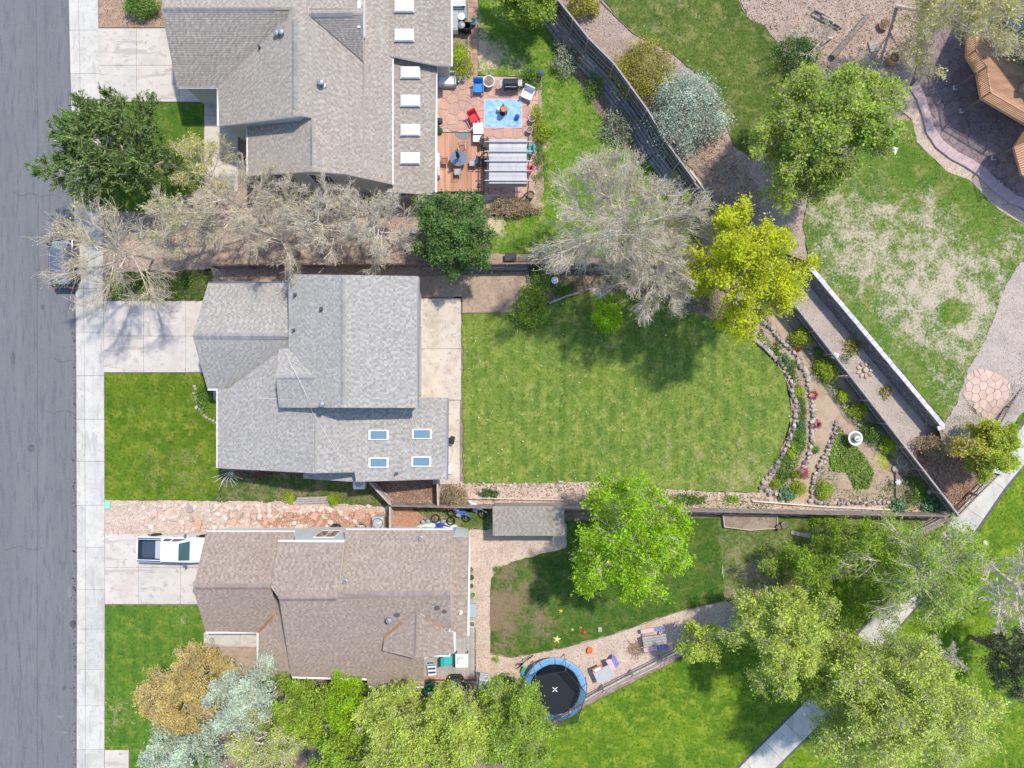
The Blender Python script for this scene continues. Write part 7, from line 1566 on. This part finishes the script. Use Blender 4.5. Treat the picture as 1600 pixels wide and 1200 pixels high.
o = G(1538,848); MB().rbox((0,0,.03), (.45,.3,.12), .03).build('path_box_lid', WP, None, (o.x, o.y, .05), R(-30), label='pale utility lid in the park grass beside the path', cat='utility box')
o = G(1153,468); p = W(1153,468,5.2); 
# fire ring of stones on the gravel strip
o = G(1351,578,hB); t = thing('stone_ring', 'small ring of pale stones round a tree stump on the gravel strip', 'stone ring', tuple(o))
for i in range(9): 
    a = R(40*i); inst('stone', random.choice(STONES[0]), t, (.5*math.cos(a), .5*math.sin(a), .08), a, (.46,.36,.34))
MB().lathe([(.26,0),(.22,.18),(.18,.24),(.02,.25)], n=12).build('stump', surf('stump_wood',(.52,.42,.30),fine=(10,.1)), t)
for i, (x, y) in enumerate(((1214,822),(1222,818))): pot('planter', ('left','right')[i]+' dark round pot at the end of the raised planter box', (x, y), .24, .4, METALG if i else DKB, z=.05)
# ---- hill: logs, barrel, branch wood
def logs():
    o = G(1290,32,hE); t = thing('log_pile', 'stack of grey split logs lying on the woodchip slope', 'log pile', tuple(o), R(-28)); LG = surf('log_wood',(.42,.36,.30),[(5,.4,.6,(.25,.2,.17))],fine=(20,.15))
    for i, (x, y, z, l, r) in enumerate(((0,-.22,.12,2.3,.12),(.1,0,.13,2.5,.13),(-.1,.22,.11,1.8,.11),(.3,-.1,.34,1.6,.1),(-.5,.1,.34,1.3,.1))):
        MB().tube([(x-l/2,y,z),(x,y+.03,z+.01),(x+l/2,y-.02,z)], [r,r*1.05,r*.9], 7).build('log', LG, t)
logs()
o = G(1391,96,hE); t = thing('barrel_planter', 'orange wooden half barrel with dark soil beside the retaining steps', 'planter', tuple(o)); MB().lathe([(.36,0),(.44,.35),(.42,.62),(.36,.62),(.35,.45),(.02,.45)], n=18).build('staves', surf('barrel_wood',(.50,.27,.12),fine=(8,.12)), t); MB().lathe([(.355,.46),(.02,.5)], n=14).build('soil', MULCH, t)
o = G(1364,73,hE); MB().rbox((0,0,.1), (.75,.85,.16), .04).build('flat_rock', STM[0], None, tuple(o), R(15), label='square pale paving slab beside the orange half barrel', cat='slab')
o = G(1372,44,hE); pot('planter', 'clay bowl planter with dry plants left of the bare budding tree', (1378,42), .42, .35, TERRA, LF_BRN, hf=hE, z=.05)
MB().tube([W(1352,60,2.2)-W(1352,60,1.3), W(1320,80,1.6)-W(1352,60,1.3), W(1295,98,1.45)-W(1352,60,1.3)], [.16,.2,.26], 7)
tl = MB(); A = G(1352,28,hE); B = G(1298,92,hE); tl.tube([A-A+Vector((0,0,.35)), (B-A)*.5+Vector((.1,.1,.38)), (B-A)+Vector((0,0,.25))], [.17,.2,.26], 8); tl.build('fallen_trunk', BARK, None, tuple(A), label='thick grey tree trunk lying across the woodchip slope', cat='log')
# ---- east patio with wooden deck above
STAMP = surf('stamped_concrete', (.235,.175,.175), [(1.2,.42,.6,(.30,.23,.23)), (5,.5,.62,(.18,.13,.13))], fine=(14,.1), bump=.01, bscale=9, hue=((.85,.85,.85),(1,1,1),(1.1,1.08,1.08)))
BAND = surf('pink_border_concrete', (.50,.38,.37), [(2,.42,.6,(.42,.31,.31))], fine=(14,.06), bump=.004)
CUR = [(1422,137),(1433,155),(1442,181),(1448,207),(1463,230),(1486,248),(1509,260),(1530,274),(1550,295),(1576,315),(1600,325),(1700,340)]
sp = sheet('stamped_patio', CUR+[(1720,-60),(1470,-60),(1440,80)], surf('stamp_joint',(.12,.09,.09)), .10, hE)
flags(sp, .8, STAMP, .155, .010, 9, hE, piece='paver', jitter=.3)
bd = sheet('patio_border', CUR+[(x+10,y-10) for x, y in CUR[::-1]], JOINT, .17, hE)
t_ = []
fine_ = []
for (a, b), (c_, d) in zip(CUR, CUR[1:]):
    k = max(1, round(math.hypot(c_-a, d-b)/16)); fine_ += [(a+(c_-a)*i/k, b+(d-b)*i/k) for i in range(k)]
fine_.append(CUR[-1])
for i in range(len(fine_)-1):
    (a, b), (c_, d) = fine_[i], fine_[i+1]; slabs('s', [[(a,b),(c_,d),(c_+11,d-11),(a+11,b-11)]], BAND, .22, gap=.008, base=bd, piece='border_slab', hf=hE, thick=.2)
def deck():
    zd = 1.46+2.55; OUT = [(1512,58),(1511,88),(1527,114),(1534,153),(1600,192),(1680,238)]; P = [W(x, y, zd) for x, y in OUT]+[W(1690,-40,zd), W(1560,-40,zd)]
    o = P[2].copy(); o.z = 1.46; t = thing('wooden_deck', 'raised orange brown wooden deck with railings at the top right corner', 'deck', tuple(o)); L = [(p.x-o.x, p.y-o.y) for p in P]; zt = zd-1.46
    wd_ = surf('deck_board', (.46,.27,.165), [(3,.42,.6,(.38,.215,.13),(.3,1,1))], fine=(20,.08), island=.15); rl = surf('rail_wood', (.56,.34,.21), [(3,.42,.6,(.48,.28,.17))], fine=(20,.06))
    MB().prism(L, zt-.25, zt-.05).build('frame', rl, t); ang = math.atan2(P[4].y-P[3].y, P[4].x-P[3].x); ca, sa = math.cos(ang), math.sin(ang); m = MB()
    rot = [(x*ca+y*sa, -x*sa+y*ca) for x, y in L]; y0 = min(b for a, b in rot); y1 = max(b for a, b in rot); y = y0
    while y < y1-.14:
        for (a, b) in scan(rot, y+.07):
            c0 = ((a+b)/2, y+.07); m.box((c0[0]*ca-c0[1]*sa, c0[0]*sa+c0[1]*ca, zt-.025), (b-a, .13, .04), ang)
        y += .14
    m.build('deck_boards', wd_, t, kind='stuff')
    for i in range(5):
        a, b = Vector(L[i]), Vector(L[i+1]); d = (b-a); Ln = d.length; d.normalize(); an = math.atan2(d.y, d.x); c0 = (a+b)/2
        for hh in (.12, .95): MB().rbox((c0.x, c0.y, zt+hh), (Ln, .09 if hh > .5 else .05, .05), .01, an).build('rail', rl, t)
        mb = MB(); k = int(Ln/.14)
        for j in range(k): q = a+d*(j+.5)*Ln/k; mb.box((q.x, q.y, zt+.53), (.04,.04,.8), an)
        mb.build('baluster', rl, t, kind='stuff')
        MB().rbox((a.x, a.y, zt+.5), (.11,.11,1.05), .02, an).build('railing_post', rl, t)
    for (x, y) in ((1490,139),(1500,175),(1549,248),(1560,286),(1575,140),(1590,60)):
        q = G(x, y, hE); MB().rbox((q.x-o.x, q.y-o.y, (zt-.2)/2), (.15,.15,zt-.2), .02).build('post', surf('deck_post',(.16,.14,.14),fine=(10,.1)), t); MB().rbox((q.x-o.x, q.y-o.y, .08), (.32,.32,.16), .03).build('footing', CON2, t)
    # stair flight with slatted guard
    s0 = W(1590,232,zd); 
    Q = [W(x, y, zd) for x, y in ((1585,230),(1600,205),(1690,190),(1690,330),(1597,272))]; MB().prism([(p.x-o.x, p.y-o.y) for p in Q], zt-.22, zt-.02).build('landing', rl, t)
    mb = MB()
    for (a, b) in (((1585,230),(1597,272)),((1585,230),(1600,205))):
        A = W(*a, zd)-o; B = W(*b, zd)-o; k = 12
        for j in range(k): q = A.lerp(B, (j+.5)/k); mb.box((q.x, q.y, zt+.45), (.04,.04,.85))
        MB().tube([A+Vector((0,0,.95)), B+Vector((0,0,.95))], .04, 4).build('rail', rl, t)
    mb.build('baluster', rl, t, kind='stuff')
    MB().rbox(tuple((W(1597,140,zd)-o)+Vector((0,0,.45))), (.6,.6,.9), .1).build('deck_chair', METALG, t)
deck()
hz = House('slate blue house corner with dark roof beyond the wooden deck', (1640,-20), (surf('dark_blue_roof',(.07,.09,.12),fine=(10,.1)), surf('dark_blue_roof_edge',(.05,.065,.09),fine=(10,.1))), surf('slate_siding',(.10,.14,.17),fine=(10,.06)))
hp = Plane((1560,60,6.2),(1620,0,6.2),(1680,120,7.4)); hz.fasc = surf('blue_white_trim',(.5,.56,.62),fine=None)
hz.face(hp, [(1592,48),(1575,38),(1612,-60),(1760,-60),(1760,150),(1606,40)]); hz.gutter(hp, (1576,38), (1612,-58), (1500,0), mat=hz.fasc); hz.finish()
hz.walls([(Wx(1592,46,6.2,.3,.2),hp),(Wx(1614,-60,6.2,.5,0),hp),(Wx(1750,-60,8,0,0),hp),(Wx(1750,130,8,0,0),hp)])
# ---- lower house deck and yard
GDK = surf('grey_deck_board', (.42,.375,.35), [(3,.42,.6,(.36,.32,.30),(.2,1,1))], fine=(20,.06), island=.1)
ld = sheet('low_deck', [(655,990),(743,975),(744,1064),(655,1064)], JOINT, .04); mb = MB(); A = W(657,976,.3); B = W(742.5,1056,.3); n = int((B.x-A.x)/.145)
for i in range(n):
    x = A.x+(i+.5)*.145; px_ = 800+x*S*H/(H-.3); y0 = 600-(990 if px_ < 708 else (990 if px_ < 730 else 890)); mb.box((x, (W(0,990 if px_ < 731 else 930,.3).y+B.y)/2, .27), (.135, W(0,990 if px_ < 731 else 930,.3).y-B.y, .04))
mb.build('deck_boards', GDK, ld, kind='stuff'); MB().box(((A.x+B.x)/2, B.y-.15, .12), (B.x-A.x, .3, .2)).build('step_board', DECKO, ld); MB().box(((A.x+B.x)/2, B.y-.02, .16), (B.x-A.x, .05, .2)).build('skirt_board', GDK, ld)
armchair('garden_chair', 'turquoise adirondack chair beside the white square table', (701,1026), R(90), TEAL, .78, .8, z=.3); t = table('white square tile table on the grey deck of the lower house', (723,1024), 0, .98, 1.05, .72, WP, DKB, z=.3)
m = MB(); m.tube([(.25+.3*math.cos(R(a))-.3, .28*math.sin(R(a))-.05, .76) for a in range(60,230,15)], .03, 5); m.build('coiled_cord', METALG, t)
lounge('blue and white striped lounge chair under the roof edge on the grey deck', (676,1038), R(4), WP, NAVY, 1.2, .6, .3, stripes=4)
lounge('grey and white strapped lounge chair at the right end of the grey deck', (757,1058), R(-4), WP, GREYP, 1.5, .7, .05, stripes=5)
def covered():
    o = G(712,1062); t = thing('covered_barbecue', 'barbecue under a crumpled black cover at the orange deck step', 'barbecue', (o.x, o.y, .05)); rng = random.Random(4)
    for nm, cy, sx, sy, hh in (('cover',.15,.68,.48,1.15),('cover_skirt',-.75,.80,.75,.75)):
        S_ = []
        for zi in range(6):
            f = zi/5; k = 1-.32*f**2 if zi < 5 else .45
            S_.append([(sx*k*math.cos(R(a))*abs(math.cos(R(a)))**-.25*(1+rng.uniform(-.06,.06)) if abs(math.cos(R(a))) > .05 else 0, cy+sy*k*math.copysign(abs(math.sin(R(a)))**.75, math.sin(R(a)))*(1+rng.uniform(-.07,.07)), hh*f+rng.uniform(-.02,.02)) for a in range(0,360,20)])
        MB().loft(S_).build(nm, BCLOTH, t)
covered()
o = G(737,950); t = thing('glass_side_table', 'pale glass topped table against the east wall of the lower house', 'table', (o.x+.1, o.y, .1)); MB().rbox((0,0,.5), (.5,1.0,.03), .01).build('tabletop', glass_m('pale_glass',(.35,.45,.5)), t)
for i in (-1,1):
    for j in (-1,1): MB().box((i*.2, j*.42, .25), (.04,.04,.48)).build('leg', METALG, t)
pot('planter', 'black and white round pot below the glass side table', (738,972), .26, .4, WP, None); pot('planter', 'dark leafy pot highest along the east wall of the lower house', (736,888), .17, .3, DKB, LF_BRN); pot('planter', 'dark leafy pot second from top along the east wall', (737,900), .2, .3, DKB, LF_DARK); pot('planter', 'white pot with bright green plant on the east wall path', (739,927), .25, .35, WP, LF_MID); pot('planter', 'small green potted plant between the dark and white pots', (737,913), .16, .3, GREENP, LF_SHR)
def trampoline():
    o = G(866,1069); r = 2.42; t = thing('trampoline', 'round trampoline with blue pads, black mat and dark safety net', 'trampoline', (o.x, o.y, .03)); z = .88
    MB().lathe([(r*.78,z-.02),(r*.78,z),(.02,z)], n=40).build('mat', surf('black_mat',(.020,.024,.03),fine=(40,.1)), t)
    for i in range(12):
        m = MB(); a0, a1 = R(30*i+.6), R(30*i+29.4); k = 4; vs = []
        for j in range(k+1):
            a = a0+(a1-a0)*j/k
            for q, zz in ((r*.80,z+.03),(r*.84,z+.07),(r*.96,z+.07),(r,z+.02)): vs.append((q*math.cos(a), q*math.sin(a), zz))
        m.add(vs, [(4*j+c_, 4*j+c_+1, 4*j+c_+5, 4*j+c_+4) for j in range(k) for c_ in range(3)]); m.build('pad', surf('light_blue_pad',(.16,.34,.55),fine=(8,.1),rough=.5), t)
    MB().tube([(r*math.cos(R(a)), r*math.sin(R(a)), z-.02) for a in range(0,360,12)], .04, 6, closed=True).build('rim_tube', METALG, t)
    for a in (45,-45):
        MB().box((0,0,z+.012), (.5,.06,.006), R(a)).build('cross_mark', WHITE, t)
    zt = z+1.75; top = []
    for i in range(6):
        a = R(60*i+12); p = (r*1.02*math.cos(a), r*1.02*math.sin(a)); top.append((p[0]*.92, p[1]*.92, zt))
        MB().tube([(p[0],p[1],.05),(p[0],p[1],z+.2),(p[0]*.92,p[1]*.92,zt)], .03, 6).build('net_pole', METALG, t)
        MB().tube([(p[0]*.99,p[1]*.99,z),(p[0]*1.02,p[1]*1.02,.02)], .035, 6).build('leg', METALG, t)
    n = MB(); 
    for i in range(6):
        a0, a1 = R(60*i+12), R(60*i+72); b0 = (r*.82*math.cos(a0), r*.82*math.sin(a0), z+.02); b1 = (r*.82*math.cos(a1), r*.82*math.sin(a1), z+.02); am = (a0+a1)/2; bm_ = (r*.82*math.cos(am), r*.82*math.sin(am), z+.02)
        tm = tuple((x+y)/2 for x, y in zip(top[i], top[(i+1)%6])); n.add([b0, bm_, tm, top[i]], [(0,1,2,3)]); n.add([bm_, b1, top[(i+1)%6], tm], [(0,1,2,3)])
    n.build('safety_net', net_m('black_net', (.015,.018,.022), .5), t); MB().tube(top, .022, 5, closed=True).build('top_rail', DKB, t)
trampoline()
def stripes_mat():
    m, n, out = _new('flag_bench_paint'); tc = n.nodes.new('ShaderNodeTexCoord'); sep = n.nodes.new('ShaderNodeSeparateXYZ'); n.links.new(tc.outputs['Object'], sep.inputs[0])
    a = n.nodes.new('ShaderNodeMath'); a.operation = 'MULTIPLY'; a.inputs[1].default_value = 95; n.links.new(sep.outputs['Y'], a.inputs[0]); s_ = n.nodes.new('ShaderNodeMath'); s_.operation = 'SINE'; n.links.new(a.outputs[0], s_.inputs[0])
    col = _mix(n, _range(n, s_.outputs[0], -.1, .1), (.58,.12,.16), (.72,.66,.66)); v = n.nodes.new('ShaderNodeTexVoronoi'); v.inputs['Scale'].default_value = 13; v.inputs['Randomness'].default_value = .15; n.links.new(tc.outputs['Object'], v.inputs['Vector'])
    st = _mix(n, _range(n, v.outputs['Distance'], .22, .3), (.72,.70,.75), (.13,.14,.40)); col = _mix(n, _range(n, sep.outputs['X'], .10, .12), col, st)
    b = n.nodes.new('ShaderNodeBsdfPrincipled'); b.inputs['Roughness'].default_value = .6; n.links.new(col, b.inputs['Base Color']); n.links.new(b.outputs[0], out.inputs[0]); return m
FLAGM = stripes_mat()
def picnic():
    o = G(1020,995); t = thing('picnic_table', 'grey picnic table with flag painted benches by the rail fence', 'picnic table', (o.x, o.y, .03), R(9))
    for i in range(4): MB().rbox((0,-.30+.2*i,.74), (1.85,.18,.045), .01).build('tabletop_board', FW_G, t)
    for s_ in (-1,1): 
        MB().rbox((0,0,0), (1.85,.30,.045), .01).build('bench_seat', FLAGM, t, (0,s_*.72,.45))
        MB().rbox((s_*.65,0,.42), (.08,1.5,.07), .01).build('crossbeam', FW_G, t)
        for q in (-1,1): MB().rbox((s_*.65,q*.45,.37), (.08,.09,.86), .01, rx=q*R(28)).build('leg', FW_G, t)
picnic()
def broken_table():
    o = G(941,1044); t = thing('work_table', 'grey topped outdoor kitchen table with a flag cloth beside the trampoline', 'table', (o.x, o.y, .03), R(25)); MB().rbox((0,-.1,.8), (1.5,1.0,.06), .02).build('tabletop', surf('table_grey',(.42,.42,.43),fine=(10,.06)), t)
    MB().rbox((-.3,.45,.78), (.8,.35,.12), .02).build('tray', TERRA, t); MB().rbox((-.32,.45,.86), (.5,.2,.04), .01).build('sink', WP, t)
    for i in (-1,1):
        for j in (-1,1): MB().rbox((i*.65, j*.4-.1, .38), (.08,.08,.76), .01).build('leg', GREYP, t)
    m = MB(); rng = random.Random(5); n = 7; vs = []
    for i in range(n):
        for j in range(n): vs.append((-.30+.75*i/(n-1)+rng.uniform(-.05,.05), -.2+.9*j/(n-1)+rng.uniform(-.06,.06), .86-.6*max(0,(i-2)/4)**1.3+rng.uniform(-.03,.03)))
    m.add(vs, [(i*n+j, (i+1)*n+j, (i+1)*n+j+1, i*n+j+1) for i in range(n-1) for j in range(n-1)]); m.build('flag_cloth', FLAGM, t, (.85,.05,0))
broken_table()
o = G(921,1015); MB().lathe([(.22,0),(.26,.10),(.22,.26),(.15,.28),(.14,.2),(.02,.2)], n=16).build('orange_pot', surf('orange_clay',(.72,.18,.05),fine=None), None, (o.x, o.y, .03), label='small bright orange pot between trampoline and flag bench', cat='pot')
o = G(992,1012); t = thing('brush_pile', 'pile of dry brown brushwood left of the flag picnic table', 'brush pile', (o.x, o.y, .03)); rng = random.Random(8); mb = MB()
for i in range(90): 
    a = rng.uniform(0,6.28); r_ = rng.uniform(0,.5); x, y = r_*math.cos(a), r_*math.sin(a); l = rng.uniform(.25,.6); b_ = rng.uniform(0,6.28); mb.tube([(x,y,rng.uniform(.02,.35)),(x+l*math.cos(b_),y+l*math.sin(b_),rng.uniform(.05,.55))], .014, 3)
mb.build('sticks', surf('dry_sticks',(.42,.30,.17),fine=None,island=.4), t, kind='stuff')
def toy(name, label, px, mat, s=.2):
    o = G(*px); mb = MB(); rng = random.Random(int(px[0]))
    for i in range(5): a = R(72*i+10); mb.tube([(0,0,.06),(s*math.cos(a), s*math.sin(a), .05)], [s*.3, s*.12], 5)
    mb.lathe([(s*.3,0),(s*.42,.06),(s*.2,.12),(.01,.13)], n=10); mb.build(name, mat, None, (o.x, o.y, .07), label=label, cat='toy')
YEL = surf('pale_yellow_plastic', (.75,.68,.25), fine=None)
toy('toy_star', 'pale yellow star shaped toy on the worn lawn above the trampoline', (870,998), YEL, .3); toy('toy_flower', 'small yellow orange toy on the worn lawn under the lime tree', (876,954), surf('amber',(.8,.5,.1),fine=None), .17); toy('toy_figure', 'red and white toy lying at the lawn edge left of the pale stone', (912,987), RED, .2); toy('toy_block', 'small peach coloured toy next to the red and white toy', (907,980), TERRA, .14); toy('toy_ring', 'tiny pale yellow toy above the star shaped toy', (894,983), YEL, .12)
o = G(937,983); MB().rbox((0,0,.05), (.32,.4,.1), .05).build('pale_stone', STM[0], None, (o.x, o.y, .06), label='single pale stone on the edge of the worn lawn', cat='stone')
def bicycle(label, px, rz):
    o = G(*px); t = thing('bicycle', label, 'bicycle', (o.x, o.y, .03), rz); e = R(25)
    def q(x, y, z): return (x, y*math.cos(e)+z*math.sin(e), -y*math.sin(e)+z*math.cos(e)+.05)
    for x in (-.5,.5): MB().tube([q(x+.3*math.cos(R(a)), 0, .3+.3*math.sin(R(a))) for a in range(0,360,20)], .022, 5, closed=True).build('wheel', RUB, t)
    f = MB(); 
    for a, b in (((-.5,.3),(-.15,.35)),((-.5,.3),(-.2,.7)),((-.15,.35),(-.25,.82)),((-.15,.35),(.35,.72)),((-.22,.68),(.34,.74)),((.5,.3),(.34,.85))): f.tube([q(a[0],0,a[1]), q(b[0],0,b[1])], .02, 5)
    f.build('frame', DKB, t); MB().tube([q(.32,-.25,.9),q(.34,0,.86),q(.32,.25,.9)], .018, 5).build('handlebar', CHR, t); MB().rbox(q(-.27,0,.84), (.24,.1,.05), .02).build('saddle', RUB, t)
bicycle('dark bicycle leaning on the upper left of the trampoline', (822,1033), R(40))
o = G(817,1046); t = thing('toy_slide', 'green and blue plastic toy ride at the left edge of the trampoline', 'toy', (o.x, o.y, .03), R(-20)); MB().rbox((0,.1,.3), (.3,.6,.12), .04, rx=R(20)).build('slide', GREENP, t); MB().rbox((.15,-.25,.2), (.3,.3,.3), .05).build('base', BLUE, t)
o = G(672,1072); t = thing('green_tub', 'green plastic watering tub half hidden under the pale trees by the deck', 'tub', (o.x, o.y, .05)); MB().lathe([(.3,0),(.4,.5),(.42,.52),(.36,.52),(.3,.1),(.02,.1)], n=18).build('bowl', GREENP, t); MB().tube([(-.38,0,.5),(0,0,.66),(.38,0,.5)], .015, 5).build('handle', DKB, t)
# white kite like scraps caught in the yellow tree
o = W(1152,465,5.6); MB().rbox((0,0,0), (.5,.35,.03), .1, R(40), rx=R(20)).build('paper_scrap', WP, None, tuple(o), label='white scrap caught in the top of the yellow green tree', cat='scrap')
